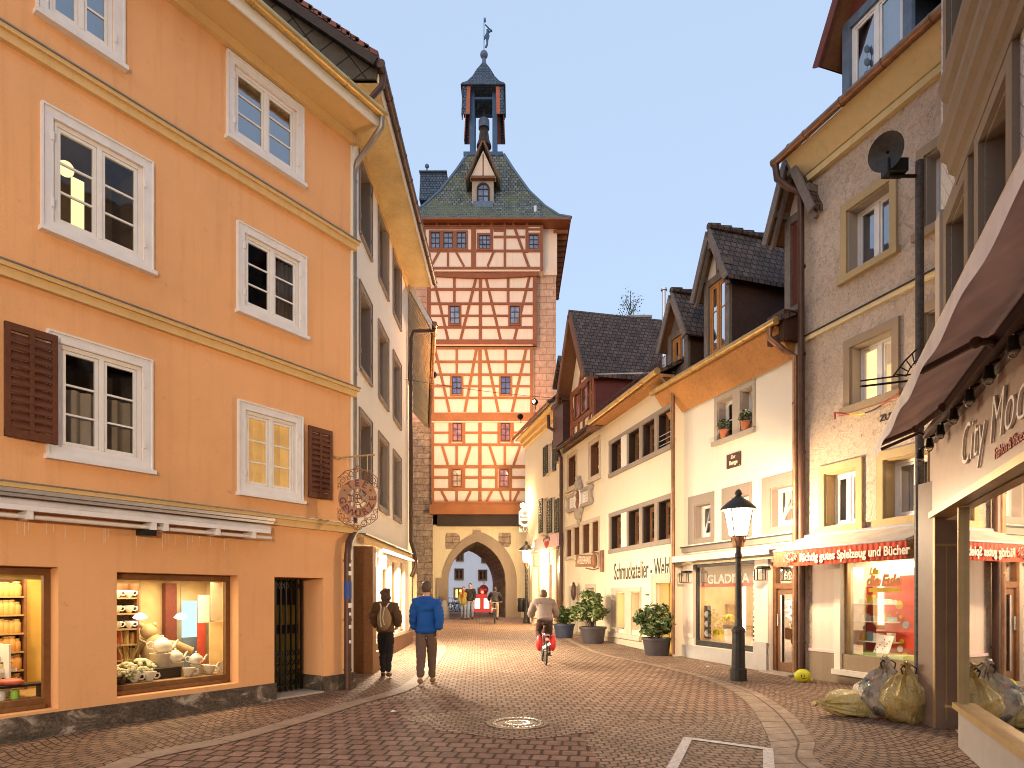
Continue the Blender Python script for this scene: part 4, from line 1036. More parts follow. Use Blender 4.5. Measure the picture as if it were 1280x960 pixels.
for k, (a, b) in enumerate(((FB.u(459.5), FB.u(464.5)), (FB.u(474.5), FB.u(477.5)))):
    m = MB(); m.fb(FB, a, b, .02, .12, 2.28, 2.6); m.build('light_box', 'lit_strip', hb)
ld = bpy.data.lights.new('shop_light', 'AREA'); ld.shape = 'RECTANGLE'; ld.size = 4.6; ld.size_y = .25; ld.energy = 650; ld.color = (1, .84, .6)
lo = bpy.data.objects.new('shop_light', ld); COL.objects.link(lo); lo.location = WB(FB.u(485), 2.66, .22); lo.rotation_euler = (math.radians(0), math.radians(-38), math.radians(0))
lo.rotation_euler = (0, math.radians(-40), math.radians(0)); lo.rotation_mode = 'XYZ'
zz = V((-.75, 0, .65)).normalized(); xx = V((0, 1, 0)); yy = zz.cross(xx); p = WB(FB.u(485), 2.66, .22)
lo.matrix_world = Matrix(((xx.x, yy.x, zz.x, p.x), (xx.y, yy.y, zz.y, p.y), (xx.z, yy.z, zz.z, p.z), (0, 0, 0, 1)))
m = MB(); m.fb(FB, FB.u(466), FB.u(507), .17, .27, 2.66, 2.71); m.build('light_rail', 'white_paint', hb)
pipe('downpipe', [WB(LB + .02, 2.2, .1), WB(LB + .02, 2.55, .25), WB(LB + .0, 2.9, .22), WB(LB - .02, 3.3, .1), WB(LB - .02, 9.7, .1), WB(LB + .1, 9.95, .16), WB(LB + .3, 10.05, .75), WB(LB + .34, 10.25, .86)], .06, 'brown_metal', hb, [WB(LB - .02, z, .1) for z in (4.2, 6.2, 8.2)])
m = MB(); q = WB(LB + .12, 2.05, .2); m.box(q.x - .06, q.x + .06, q.y, q.y + .1, .5, 2.3); m.build('lamp_post_strip', 'oak', hb)

# ================================================================ cream house before the gate (only its eaves stand out)
FC = Fac((-3.42, 20.25), (-5.05, 32.3), (0, 25)); WC = FC.W; LC = FC.len
hc = empty('cream_house', WC(LC / 2, .2), 'narrow cream house with a yellow boarded soffit standing before the gate tower', 'house')
m = MB(); wall_sheet(m, FC, 0, LC, -.4, 10.1, []); shell(m, FC, 0, LC, -.4, 10.1, 7); m.build('wall', 'cream_render', hc)
m = MB()
P = [WC(0, 11.6, -.02), WC(LC, 11.0, -.02), WC(LC, 10.1, .78), WC(0, 10.1, .86)]
m.hexa([p - V((0, 0, .06)) for p in P] + P); m.build('soffit', 'eave_yellow', hc)
m = MB()
for k in range(46):
    f = k / 46; a = WC(LC * f, 11.6 - .6 * f - .066, -.02); b = WC(LC * f, 10.1 - .066, .86 - .08 * f); m.hexa([a, a + FC.d * .012, b + FC.d * .012, b] + [q - V((0, 0, .012)) for q in (a, a + FC.d * .012, b + FC.d * .012, b)])
m.build('board_joint', 'eave_wood', hc, label=None)
m = MB(); P2 = [WC(-.12, 11.75, -.1), WC(LC, 11.15, -.1), WC(LC, 10.16, .84), WC(-.12, 10.16, .92)]
m.hexa(P2 + [p + V((0, 0, .12)) for p in P2]); P3 = [WC(-.12, 11.75, -.1), WC(LC, 11.15, -.1), WC(LC, 13.5, -4), WC(-.12, 13.5, -4)]; m.hexa(P3 + [p + V((0, 0, .12)) for p in P3]); m.build('roof', 'brown_tiles', hc)
m = MB(); a, b = WC(-.1, 11.55, 0), WC(-.1, 10.02, .88); m.hexa([a, a - FC.d * .04, b - FC.d * .04, b] + [q + V((0, 0, .26)) for q in (a, a - FC.d * .04, b - FC.d * .04, b)]); m.build('verge_board', 'white_paint', hc)
gutter('gutter', WC(-.15, 10.2, .96), WC(LC, 10.2, .88), .075, 'copper', hc)

# ================================================================ gate tower
YT = 35.8; KT = YT / FL
FT = Fac((at(513, 700, YT).x, YT), (at(695, 700, YT).x, YT)); WT = FT.W; LT = FT.len
def TU(px, o=0): return (px - CX) / FL * (YT - o) - FT.A.x
def TZ(py, o=0): return EYE - (py - HY) / FL * (YT - o)
tw = empty('gate_tower', (at(604, 0, YT).x, YT + 3.7, .43), 'tall medieval half timbered gate tower with pointed arch and tiled belfry roof', 'tower')
DT = 7.4; o_t = .0
# gate opening: pointed arch, passage skewed to the left
def arch_pts(xl, xr, ysp, yap, n=10):
    a_ = (xr - xl) / 2; h_ = ysp - yap; R = (a_ * a_ + h_ * h_) / (2 * a_)
    Lg = []
    for k in range(n + 1):
        th = k / n * math.acos((R - a_) / R); Lg.append((xl + R - R * math.cos(th), ysp - R * math.sin(th)))
    return Lg + [(xr - (x - xl), y) for x, y in Lg[::-1]][1:]
def arch_old(xl, xr, ysp, yap, n=10):
    xm = (xl + xr) / 2; L_ = []
    for k in range(n + 1):
        f = k / n; L_.append((xl + (xm - xl) * (1 - math.cos(f * math.pi / 2)) ** 1.0, ysp - (ysp - yap) * math.sin(f * math.pi / 2) ** .92))
    R_ = [(xr - (x - xl), y) for x, y in L_[::-1]]
    return L_ + R_[1:]
A_in = arch_pts(560.5, 632, 727, 677); ybase = 775
A_out = arch_pts(553, 646, 727, 664.5)
# pointed arches: raise the apex a touch
def toWT(pts, o): return [WT(TU(x), TZ(y), o) for x, y in pts]
zb = .35
inner = [(560.5, None)] + A_in + [(632, None)]
def uzp(p): return (TU(p[0]), TZ(p[1]) if p[1] is not None else zb - .3)
IN = [uzp(p) for p in inner]
m = MB()
ua, ub, zt = TU(541), TU(664), TZ(656)
for i in range(len(IN) - 1):                         # gate wall round the arch, as vertical slices up to the lintel
    (a, za), (b, zb_) = IN[i], IN[i + 1]
    if abs(b - a) > 1e-6: m.quad(WT(a, za, o_t), WT(b, zb_, o_t), WT(b, zt, o_t), WT(a, zt, o_t))
m.quad(WT(ua, -.3, o_t), WT(IN[0][0], -.3, o_t), WT(IN[0][0], zt, o_t), WT(ua, zt, o_t)); m.quad(WT(IN[-1][0], -.3, o_t), WT(ub, -.3, o_t), WT(ub, zt, o_t), WT(IN[-1][0], zt, o_t))
m.build('gate_wall', 'gate_render', tw)
m = MB(); sk = -.95                                   # skewed passage lining
for i in range(len(IN) - 1):
    (a, za), (b, zb_) = IN[i], IN[i + 1]
    m.quad(WT(a, za, o_t), WT(b, zb_, o_t), WT(b + sk, zb_, -DT), WT(a + sk, za, -DT))
m.build('passage', 'old_ashlar', tw)
m = MB(); OUT = [uzp(p) for p in [(553, None)] + A_out + [(646, None)]]
for i in range(len(IN) - 1):
    q = [IN[i], IN[i + 1], OUT[i + 1], OUT[i]]; m.hexa([WT(u, z, .0) for u, z in q] + [WT(u, z, .09) for u, z in q])
m.fb(FT, TU(546), TU(560.5), .0, .11, -.2, TZ(722)); m.fb(FT, TU(632), TU(651), .0, .14, -.2, TZ(757)); m.fb(FT, TU(592), TU(601), .02, .12, TZ(674), TZ(663))
m.build('arch_stones', 'sandstone', tw)
m = MB()
def blob(cx, cy, w, h):
    pts = []
    for k in range(14):
        a = k / 14 * 6.283; r = 1 + .18 * math.sin(3 * a + cx) + .1 * random.random(); x = max(-1, min(1, 1.25 * math.cos(a) * r)); y = max(-1, min(1, 1.25 * math.sin(a) * r)); pts.append((TU(cx + x * w), TZ(cy + y * h)))
    return pts
m.fprism(FT, blob(566, 676, 9, 10), .0, .03); m.build('bare_stone', 'old_ashlar', tw); m = MB(); m.fprism(FT, blob(631, 675, 8, 9), .0, .03); m.build('bare_stone', 'old_ashlar', tw)
m = MB(); m.fb(FT, TU(547), TU(651), .0, .28, TZ(658), TZ(644)); m.build('lintel_beam', 'dark_timber', tw)
m = MB(); m.fb(FT, TU(538), TU(656), .03, .5, TZ(644), TZ(632)); m.fb(FT, TU(541), TU(655), .0, .4, TZ(632), TZ(628)); m.build('jetty_beam', 'timber_orange', tw)
# stone body
m = MB()
m.fb(FT, 0, TU(541), -.8, .06, -.3, TZ(528)); m.mi = 0
m.build('lower_masonry', 'old_ashlar', tw)
m = MB(); m.fb(FT, 0, TU(541), -.8, .05, TZ(528), TZ(330)); m.fb(FT, TU(660), LT, -.8, .05, -.3, TZ(345)); m.build('corner_masonry', 'ashlar', tw)
m = MB(); m.fb(FT, TU(678), LT + .05, -.8, .12, TZ(345), TZ(279)); m.build('upper_render', 'infill_render', tw)
m = MB(); zt_ = TZ(280)
for (x0, x1) in ((0, .02), (LT - .02, LT)): m.fb(FT, x0, x1, -DT, -.8, -.3, zt_)
m.fb(FT, .02, LT - .02, -DT, -DT + .04, 7.0, zt_); m.fb(FT, .02, TU(561) + sk - .02, -DT, -DT + .04, -.3, 7.0); m.fb(FT, TU(632) + sk + .02, LT - .02, -DT, -DT + .04, -.3, 7.0)
for i in range(len(IN) - 1):
    (a, za), (b, zb_) = IN[i], IN[i + 1]
    if abs(b - a) > 1e-6: m.quad(WT(a + sk, za, -DT), WT(b + sk, zb_, -DT), WT(b + sk, 7.0, -DT), WT(a + sk, 7.0, -DT))
m.build('side_walls', 'ashlar', tw)
# infill panels, storey by storey (each jetties a little further out)
ST = [(632, 583, 541, 664, .20), (583, 515, 541, 664, .20), (528, 432, 539.5, 667, .28), (432, 339, 533, 671, .42), (339, 281, 528, 679, .62)]
m = MB()
for yb, yt, xl, xr, o in ST: m.fb(FT, TU(xl, o), TU(xr, o), -.6, o, TZ(yb, o), TZ(yt, o))
m.build('plaster_infill', 'infill_render', tw)
def T(o, *bars):                                      # bars: (x0,y0,x1,y1,width px)
    for x0, y0, x1, y1, w in bars:
        T.m.beam(FT, (TU(x0, o), TZ(y0, o)), (TU(x1, o), TZ(y1, o)), w * KT * .84, o - .02 + T.k, o + .045 + T.k); T.k = (T.k + .0023) % .02
def flush(name, mat): T.m.build(name, mat, tw); T.m = MB()
T.m = MB(); T.k = 0
o = .62
T(o, (530, 339, 530, 282, 4.5), (592, 336, 592, 282, 7), (677, 339, 677, 282, 4), (658.5, 316, 658.5, 278, 4), (614.5, 315, 614.5, 278, 4), (631, 334, 631, 278, 3.4), (641, 279, 661, 334, 3.6), (549, 315, 539, 333, 3), (560, 315, 560, 333, 3), (570, 315, 580, 333, 3), (617, 315, 609.5, 333, 3.2),
  (528, 314, 679, 314, 3.4), (528, 285.5, 658, 285.5, 2.6), (617, 296.5, 656, 296.5, 3), (617, 288.5, 632, 288.5, 2.6), (528, 335.5, 679, 335.5, 3), (546, 285, 546, 275, 2.6), (560.5, 285, 560.5, 275, 2.6), (575, 285, 575, 275, 2.6), (603, 285, 603, 275, 2.6), (528, 282.5, 679, 282.5, 2.2), (660, 287, 676, 287, 2.6))
flush('timber_frame', 'timber_red')
o = .42
T(o, (536, 432, 536, 345, 6), (600.5, 426, 600.5, 345, 4.8), (668.5, 432, 668.5, 343, 6), (536, 362, 668, 362, 3.4), (536, 380, 668, 380, 3.2), (536, 395, 562, 395, 3), (575, 395, 637, 395, 3), (651, 395, 668, 395, 3), (536, 409.5, 668, 409.5, 3.2), (568, 345, 568, 380, 3.8), (635, 345, 635, 380, 3.8),
  (541, 344, 560, 424, 3.8), (595.5, 346, 576, 424, 3.8), (607, 346, 625.5, 424, 3.8), (662, 345, 643, 424, 3.8))
flush('timber_frame', 'timber_red')
T(o + .04, (536, 427.5, 671, 427.5, 6.5)); flush('jetty_beam', 'timber_red')
m = MB(); n = 14
for k in range(n):                                    # sagging plate under the top storey
    f0, f1 = k / n, (k + 1) / n; s = lambda f: 3.0 * math.sin(f * math.pi)
    x0, x1 = 536 + 136 * f0, 536 + 136 * f1; y0, y1 = 339.5 + s(f0), 339.5 + s(f1)
    q = [(x0, y0 + 5.5), (x1, y1 + 5.5), (x1, y1 - 1), (x0, y0 - 1)]; m.hexa([WT(TU(x, .5), TZ(y, .5), .3) for x, y in q] + [WT(TU(x, .5), TZ(y, .5), .56) for x, y in q])
m.build('jetty_beam', 'timber_red', tw)
o = .28
T(o, (541, 520, 541, 436, 4.2), (600, 520, 600, 436, 5.2), (664.5, 520, 664.5, 436, 4.6), (541, 452.5, 664, 452.5, 3.4), (541, 468.5, 664, 468.5, 3.2), (541, 483, 565, 483, 3), (577, 483, 626, 483, 3), (638, 483, 664, 483, 3), (541, 497.5, 664, 497.5, 3.3), (571, 437, 571, 468, 3.6), (632, 437, 632, 468, 3.6),
  (544, 437, 562, 515, 3.9), (595.5, 437, 581, 515, 3.9), (607, 437, 623, 515, 3.9), (657.5, 437, 640, 515, 3.9), (540, 435, 668, 435, 4.5))
flush('timber_frame', 'timber_orange')
T(.20, (541, 632, 541, 527, 4.2), (600, 632, 600, 527, 5), (661.5, 632, 661.5, 527, 4.6), (562.5, 555, 562.5, 527, 4), (580, 555, 580, 527, 4), (623.5, 555, 623.5, 527, 4), (640.5, 555, 640.5, 527, 4),
  (541, 541, 563, 541, 3.4), (580, 541, 623, 541, 3.4), (640, 541, 662, 541, 3.4), (541, 556, 662, 556, 3.8), (553, 558, 560, 581, 3.8), (571, 558, 571, 581, 3.6), (588, 558, 581, 581, 3.8), (612, 558, 619.5, 581, 3.8), (631, 558, 631, 581, 3.6), (650, 558, 642, 581, 3.8), (541, 583.5, 662, 583.5, 4.6),
  (562.5, 612, 562.5, 585, 4), (580, 612, 580, 585, 4), (620.5, 612, 620.5, 585, 4), (638.5, 612, 638.5, 585, 4), (541, 597, 563, 597, 3.4), (580, 597, 621, 597, 3.4), (638, 597, 662, 597, 3.4), (541, 612, 662, 612, 3.8), (552, 614, 560.5, 630, 3.6), (571, 614, 571, 630, 3.6), (588.5, 614, 581, 630, 3.6), (615, 614, 606.5, 630, 3.6), (625, 614, 631.5, 630, 3.2), (638, 614, 638, 630, 3.2), (648.5, 614, 641, 630, 3.6))
flush('timber_frame', 'timber_orange')
T(.30, (538, 521, 668, 521, 12)); flush('jetty_beam', 'timber_orange')
T(.34, (538, 432.6, 671, 432.6, 2.4)); flush('jetty_painted_shade', 'dark_timber')  # dark strip that paints in the shade under the jetty beam
def twin(x0, x1, y0, y1, o, pane, fr=2.2, nx=2, ny=3):
    r = (TU(x0, o), TU(x1, o), TZ(y1, o), TZ(y0, o)); m = MB(); f = fr * KT
    for (a, b, c_, d_) in ((r[0] - f, r[0], r[2] - f, r[3] + f), (r[1], r[1] + f, r[2] - f, r[3] + f), (r[0], r[1], r[3], r[3] + f), (r[0], r[1], r[2] - f, r[2])): m.fb(FT, a, b, o, o + .075, c_, d_)
    w = m.build('window', 'timber_red' if y0 < 430 else 'timber_orange', tw)
    m = MB(); m.quad(WT(r[0], r[2], o + .012), WT(r[1], r[2], o + .012), WT(r[1], r[3], o + .012), WT(r[0], r[3], o + .012)); m.build('pane', pane, w)
    m = MB(); e = .035
    m.fb(FT, r[0], r[0] + e, o + .013, o + .05, r[2], r[3]); m.fb(FT, r[1] - e, r[1], o + .013, o + .05, r[2], r[3]); m.fb(FT, r[0] + e, r[1] - e, o + .013, o + .05, r[2], r[2] + e); m.fb(FT, r[0] + e, r[1] - e, o + .013, o + .05, r[3] - e, r[3])
    for i in range(1, nx): uu = r[0] + (r[1] - r[0]) * i / nx; m.fb(FT, uu - .018, uu + .018, o + .014, o + .045, r[2] + e, r[3] - e)
    for i in range(1, ny): z = r[2] + (r[3] - r[2]) * i / ny; m.fb(FT, r[0] + e, r[1] - e, o + .015, o + .044, z - .015, z + .015)
    m.build('glazing_bars', 'dark_timber', w)
def opaque_pane(name, c, rough=.12):
    m, nt, out = _nt(name); n = noise(nt, coords(nt), 3, 3); bsdf(nt, out, ramp(nt, n, [(.35, sc(c, .5)), (.65, sc(c, 1.3))]), rough, 0, n, .3, .05, .9); MATS[name] = m
opaque_pane('tower_pane', (.16, .20, .30)); opaque_pane('tower_pane_blue', (.08, .10, .26)); opaque_pane('tower_pane_red', (.34, .13, .12)); opaque_pane('tower_pane_pale', (.5, .36, .28))
for x0, x1 in ((538.5, 550), (554.5, 566), (571, 582.5)): twin(x0, x1, 291, 311, .62, 'tower_pane')
twin(598.5, 613, 294.5, 311.5, .62, 'tower_pane', nx=3); twin(661, 673, 294, 312, .62, 'tower_pane')
twin(562.5, 574.5, 383, 405, .42, 'tower_pane'); twin(637.5, 649.5, 383, 405, .42, 'tower_pane')
twin(565, 577, 471, 493, .28, 'tower_pane_blue'); twin(626, 638, 471, 493, .28, 'tower_pane_blue')
twin(566, 577.5, 529, 551.5, .20, 'tower_pane_red', 1.2); twin(626, 637.5, 529, 551.5, .20, 'tower_pane_red', 1.2)
twin(566, 577, 587, 608.5, .20, 'tower_pane_pale', 1.2); twin(624.5, 635.5, 587, 608.5, .20, 'tower_pane_red', 1.2)
# bell cast roof
cxT = at(604.5, 0, YT).x; cyT = YT + 3.7
prof = [(4.80, 22.15), (4.20, 22.62), (3.42, 23.62), (2.56, 25.0), (1.68, 26.8), (1.10, 28.1)]
m = MB(); rings = [[V((cxT + sx * r, cyT + sy * r * .99, z)) for sx, sy in ((-1, -1), (1, -1), (1, 1), (-1, 1))] for r, z in prof]
for a, b in zip(rings[:-1], rings[1:]):
    for i in range(4): m.quad(a[i], a[(i + 1) % 4], b[(i + 1) % 4], b[i])
m.quad(*rings[-1]); m.build('roof', 'tower_tiles', tw)
for i in range(4):
    m = MB(); m.tube([q[i] for q in rings], .09, 6); m.build('hip_tiles', 'slate_blue', tw)
m = MB()
for i in range(4):                                    # sloping eave boards seen from the street
    a, b = rings[0][i], rings[0][(i + 1) % 4]; ia = V((cxT + (a.x - cxT) * .855, cyT + (a.y - cyT) * .80, 22.06)); ib = V((cxT + (b.x - cxT) * .855, cyT + (b.y - cyT) * .80, 22.06))
    m.quad(a - V((0, 0, .03)), b - V((0, 0, .03)), ib, ia)
    m.quad(a + V((0, 0, .0)), b + V((0, 0, .0)), b - V((0, 0, .10)), a - V((0, 0, .10)))
m.build('eave_boards', 'timber_red', tw)
m = MB()
for k in range(14):
    y = cyT - 3.9 + k * .6; m.box(cxT + 3.9, cxT + 4.7, y, y + .14, 21.82, 21.98)
m.build('rafter_ends', 'timber_orange', tw)
# slated side dormer with finial on the left slope
sd = MB(); xa, xb = at(527, 0, 39).x, at(560, 0, 39).x
za, zb2 = at(0, 252, 38.2).z, at(0, 218.5, 38.6).z
sd.prism([(xa, 38.0, za), (xa, 40.4, za), (xa, 40.0, zb2), (xa, 38.4, zb2)], (xb - xa, 0, 0)); sd.build('side_dormer', 'spire_tiles', tw)
m = MB(); q = V((xa + .38, 38.6, zb2)); m.tube([q, q + V((0, 0, .42))], .045, 8); m.ball(q + V((0, 0, .52)), .13); m.fb(Fac((xa, 38.3), (xb, 38.3)), -.05, xb - xa, -.3, .05, zb2 - .02, zb2 + .05); m.build('finial', 'slate_blue', tw)
# front dormer
yd = YT + .45; kd = yd / FL; FD = Fac((at(580, 0, yd).x, yd), (at(630, 0, yd).x, yd))
dz = lambda py: EYE - (py - HY) * kd; du = lambda px: (px - 580) * kd
m = MB(); m.fb(FD, du(590), du(617), -2.2, 0, dz(262), dz(222)); m.build('dormer_cheeks', 'grey_stone', tw)
m = MB(); m.fprism(FD, [(du(588), dz(224)), (du(620), dz(224)), (du(604), dz(190))], -.25, .12); m.build('dormer_gable', 'infill_render', tw)
m = MB()
for s in (-1, 1):
    pts = [(604, 178), (604 + s * 8, 196), (604 + s * 14, 212), (604 + s * 21.5, 227)]
    for (x0, y0), (x1, y1) in zip(pts[:-1], pts[1:]):
        m.hexa([FD.W(du(x0), dz(y0), .34), FD.W(du(x1), dz(y1), .34), FD.W(du(x1), dz(y1), -3.2), FD.W(du(x0), dz(y0), -3.2), FD.W(du(x0), dz(y0 + 5), .34), FD.W(du(x1), dz(y1 + 4), .34), FD.W(du(x1), dz(y1 + 4), -3.2), FD.W(du(x0), dz(y0 + 5), -3.2)])
m.build('dormer_roof', 'tower_tiles', tw)
m = MB()
for s in (-1, 1):
    pts = [(604, 180), (604 + s * 8, 198), (604 + s * 14, 214), (604 + s * 21.5, 229)]
    for (x0, y0), (x1, y1) in zip(pts[:-1], pts[1:]): m.beam(FD, (du(x0), dz(y0)), (du(x1), dz(y1)), .1, .345, .40)
m.beam(FD, (du(604), dz(195)), (du(604), dz(223)), .06, .12, .15); m.fb(FD, du(589), du(619), .0, .25, dz(226), dz(223))
m.build('dormer_bargeboard', 'brown_wood', tw)
m = MB(); pts = [(597, 253), (597, 237)] + [(604 - 7 * math.cos(a), 237 - 7 * math.sin(a)) for a in [k * math.pi / 8 for k in range(1, 8)]] + [(611, 237), (611, 253)]
m.fprism(FD, [(du(x), dz(y)) for x, y in pts], .0, .03); dw = m.build('window', 'tower_pane', tw)
m = MB()
for (x0, y0), (x1, y1) in zip(pts[:-1], pts[1:]): m.beam(FD, (du(x0), dz(y0)), (du(x1), dz(y1)), .09, .03, .09)
m.fb(FD, du(603.6), du(604.4), .03, .07, dz(253), dz(230)); m.fb(FD, du(597), du(611), .03, .065, dz(237.6), dz(236.8)); m.fb(FD, du(597), du(611), .03, .065, dz(246), dz(245.2)); m.build('frame', 'dark_timber', dw)
m = MB(); m.fb(FD, du(592), du(616), .0, .2, dz(262), dz(254)); m.build('dormer_apron', 'slate_blue', tw)
m = MB(); q = at(631, 226, 37.6); m.tube([q, q + V((0, 0, .75))], .06, 6); m.build('roof_pipe', 'slate_blue', tw)
m = MB(); q = at(669, 262, 35.7); m.fb(Fac((q.x, q.y), (q.x + 1, q.y)), -.07, .07, -.3, .05, q.z - .15, q.z + .2); m.build('roof_hatch', 'white_paint', tw)
# belfry
yB = cyT; kb = yB / FL; bz = lambda py: EYE - (py - HY) * kb; cb = at(605, 0, yB).x; bw = lambda px: px * kb
m = MB(); h = 1.18; m.box(cb - h, cb + h, yB - h, yB + h, 28.02, 28.22); m.build('belfry_deck', 'blue_metal', tw)
m = MB()
for sx in (-1, 1):
    for sy in (-1, 1): m.box(cb + sx * .68 - .14, cb + sx * .68 + .14, yB + sy * .68 - .14, yB + sy * .68 + .14, 28.2, bz(126))
for sx in (-1, 1):
    m.box(cb + sx * .68 - .08, cb + sx * .68 + .08, yB - .6, yB + .6, bz(134), bz(131)); m.box(cb - .54, cb + .54, yB + sx * .68 - .08, yB + sx * .68 + .08, bz(136), bz(133))
m.build('belfry_post', 'blue_metal', tw)
m = MB()
for a in range(4):
    R = Matrix.Rotation(a * math.pi / 2, 3, 'Z'); t0, t1 = bz(126), bz(162); c0 = V((cb, yB, 0))
    for sgn in (-1, 1):
        for xa_, xb_, nm_, mt_ in ((1.30, 1.02, 'slated_flap', 'spire_tiles'), (1.02, .80, 'louvre_flap', 'red_louvre')):
            q = [V((sgn * xa_, -1.30, t1)), V((sgn * xb_, -1.30, t1)), V((sgn * xb_ * .95, -1.2, t0)), V((sgn * xa_ * .95, -1.2, t0))]
            m = MB(); m.hexa([c0 + R @ p for p in q] + [c0 + R @ (p + V((0, .05, 0))) for p in q]); m.build(nm_, mt_, tw)
sp = [(1.34, bz(127)), (1.26, bz(123.5)), (.98, bz(117)), (.68, bz(106)), (.42, bz(93)), (.13, bz(81))]
m = MB(); rr = [[V((cb + sx * r, yB + sy * r, z)) for sx, sy in ((-1, -1), (1, -1), (1, 1), (-1, 1))] for r, z in sp]
for a, b in zip(rr[:-1], rr[1:]):
    for i in range(4): m.quad(a[i], a[(i + 1) % 4], b[(i + 1) % 4], b[i])
m.quad(*rr[0][::-1]); m.build('spire', 'spire_tiles', tw)
m = MB(); q = V((cb, yB, 0)); m.lathe([(.16, bz(82)), (.12, bz(76)), (.1, bz(73))], q, 12); m.ball(q + V((0, 0, bz(68.5))), .24, 16, 10); m.build('ball', 'slate_blue', tw)
m = MB(); m.tube([q + V((0, 0, bz(64))), q + V((0, 0, bz(22)))], .025, 6); m.build('vane_rod', 'blue_metal', tw)
FV = Fac((cb - 2, yB), (cb + 2, yB)); vu = lambda px: 2 + (px - 605) * kb
def flat(pts, t=.03): vm.fprism(FV, [(vu(x), bz(y)) for x, y in pts], -t, t)
vm = MB()                                               # little trumpeter cut from sheet metal
flat([(606, 59), (608, 55), (607.5, 49), (606, 45), (608, 41), (610.5, 41), (612, 45), (610.5, 50), (610, 56), (608, 60)])
flat([(608, 41), (608, 37), (610.5, 36), (611.5, 39), (610.5, 41)]); flat([(610.5, 42), (615, 38.5), (614.5, 37), (610, 40)]); flat([(615.5, 39), (607, 30.5), (606.2, 31.3), (614.5, 39.8)]); flat([(606, 45), (604.5, 48), (606, 50), (607, 48)]); flat([(605, 24.5), (607, 22), (607.5, 27), (605.8, 28)])
vm.build('weather_vane', 'blue_metal', tw)
m = MB(); q = V((cb, yB, 0)); m.lathe([(.46, bz(184)), (.44, bz(181)), (.34, bz(176)), (.29, bz(168)), (.25, bz(162)), (.1, bz(160)), (.08, bz(156))], q, 20); m.tube([q + V((0, 0, bz(157))), q + V((0, 0, bz(135)))], .05, 6); m.ball(q + V((0, 0, bz(186.5))), .1); m.build('bell', 'bronze', tw, smooth=True)
m = MB(); m.lathe([(.34, bz(161)), (.34, bz(152)), (.3, bz(150))], q, 16); m.build('clock_bell', 'slate_blue', tw)

# ================================================================ beyond the gate
YN = 62.0; FN = Fac((at(500, 0, YN).x, YN), (at(665, 0, YN).x, YN)); kn = YN / FL
bn = empty('blue_house', FN.W(FN.len / 2, .43), 'pale blue plastered house with dark windows seen through the gate arch', 'house')
nz = lambda py: EYE - (py - HY) * kn; nu = lambda px: (px - 500) * kn
wn = [(nu(a), nu(b), nz(d), nz(c_), .2) for a, b, c_, d in ((569, 578.5, 711.6, 724), (598.7, 608, 713, 725), (568, 578, 735.6, 748), (598, 607.7, 735.6, 748), (571, 578.5, 690, 701), (602.6, 610.5, 690, 703), (540, 549, 712, 724), (540, 549, 735.6, 748), (628, 637, 713, 725), (628, 637, 736, 748))]
m = MB(); wall_sheet(m, FN, 0, FN.len, -.2, 10.5, wn); shell(m, FN, 0, FN.len, -.2, 10.5, 8); m.build('wall', 'blue_render', bn)
m = MB(); m.prism([FN.W(-.3, 10.4, .5), FN.W(-.3, 14, -4), FN.W(-.3, 10.4, -8.5)], FN.d * (FN.len + .6)); m.build('roof', 'brown_tiles', bn)
for k, h in enumerate(wn):
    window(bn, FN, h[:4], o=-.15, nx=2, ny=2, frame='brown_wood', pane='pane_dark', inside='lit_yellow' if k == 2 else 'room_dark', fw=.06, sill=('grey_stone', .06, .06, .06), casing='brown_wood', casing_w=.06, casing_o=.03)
# no entry sign
p = at(605, 772, 44); p.z = gz(44)
ns = empty('no_entry_sign', p, 'round red no entry sign on a grey post beyond the gate arch', 'sign')
m = MB(); m.tube([p, V((p.x, p.y, 2.6))], .035, 8); m.build('post', 'aluminium', ns)
cc = at(604.5, 737, 43.93); m = MB(); disc(m, cc, .0, .33, -.01, .01, 32); m.build('disc', 'sign_red', ns)
m = MB(); m.box(cc.x - .22, cc.x + .22, cc.y - .02, cc.y - .012, cc.z - .055, cc.z + .055); m.build('white_bar', 'sign_white', ns)
# red lit stand
p = at(603, 772, 42); p.z = gz(42); kk = 42 / FL
rs = empty('advertising_stand', p, 'red glowing advertising stand with two white panels beyond the gate arch', 'stand')
m = MB(); m.box(p.x - .62, p.x + .55, p.y, p.y + .5, p.z + .1, p.z + 1.15); m.box(p.x - .4, p.x + .3, p.y + .05, p.y + .45, p.z + 1.15, p.z + 1.3); m.build('cabinet', 'lit_red', rs)
for dx in (-.32, .28): m = MB(); m.box(p.x + dx - .18, p.x + dx + .16, p.y - .02, p.y - .002, p.z + .35, p.z + 1.0); m.build('white_panel', 'lit_white', rs)
m = MB(); m.ball((p.x, p.y - .1, p.z + 1.42), .1); m.build('lamp', 'red_light', rs)
m = MB(); m.box(p.x - .6, p.x - .5, p.y, p.y + .5, p.z, p.z + .1); m.box(p.x + .42, p.x + .52, p.y, p.y + .5, p.z, p.z + .1); m.build('foot', 'dark_iron', rs)
# worn guard stone
p = at(556, 775, 34.9); p.z = gz(34.9); m = MB()
m.lathe([(.34, -.1), (.36, .15), (.3, .45), (.22, .8), (.1, .98), (.001, 1.0)], p, 12, cap=False, sx=.8)
tag(m.build('guard_stone', 'pale_stone', loc=p, smooth=True), 'worn pale guard stone at the left foot of the gate arch', 'guard stone')
# ================================================================ right row
def XE(Y): return 8.027 - .235 * Y
def YE(px): q = (px - CX) / FL; return 8.027 / (q + .235)
FE = Fac((XE(31.4), 31.4), (XE(YE(843)), YE(843))); WE = FE.W; LE = FE.len
UD1 = FE.u(703.0)                                         # D | E1 party line
UE2 = FE.u(757.0)
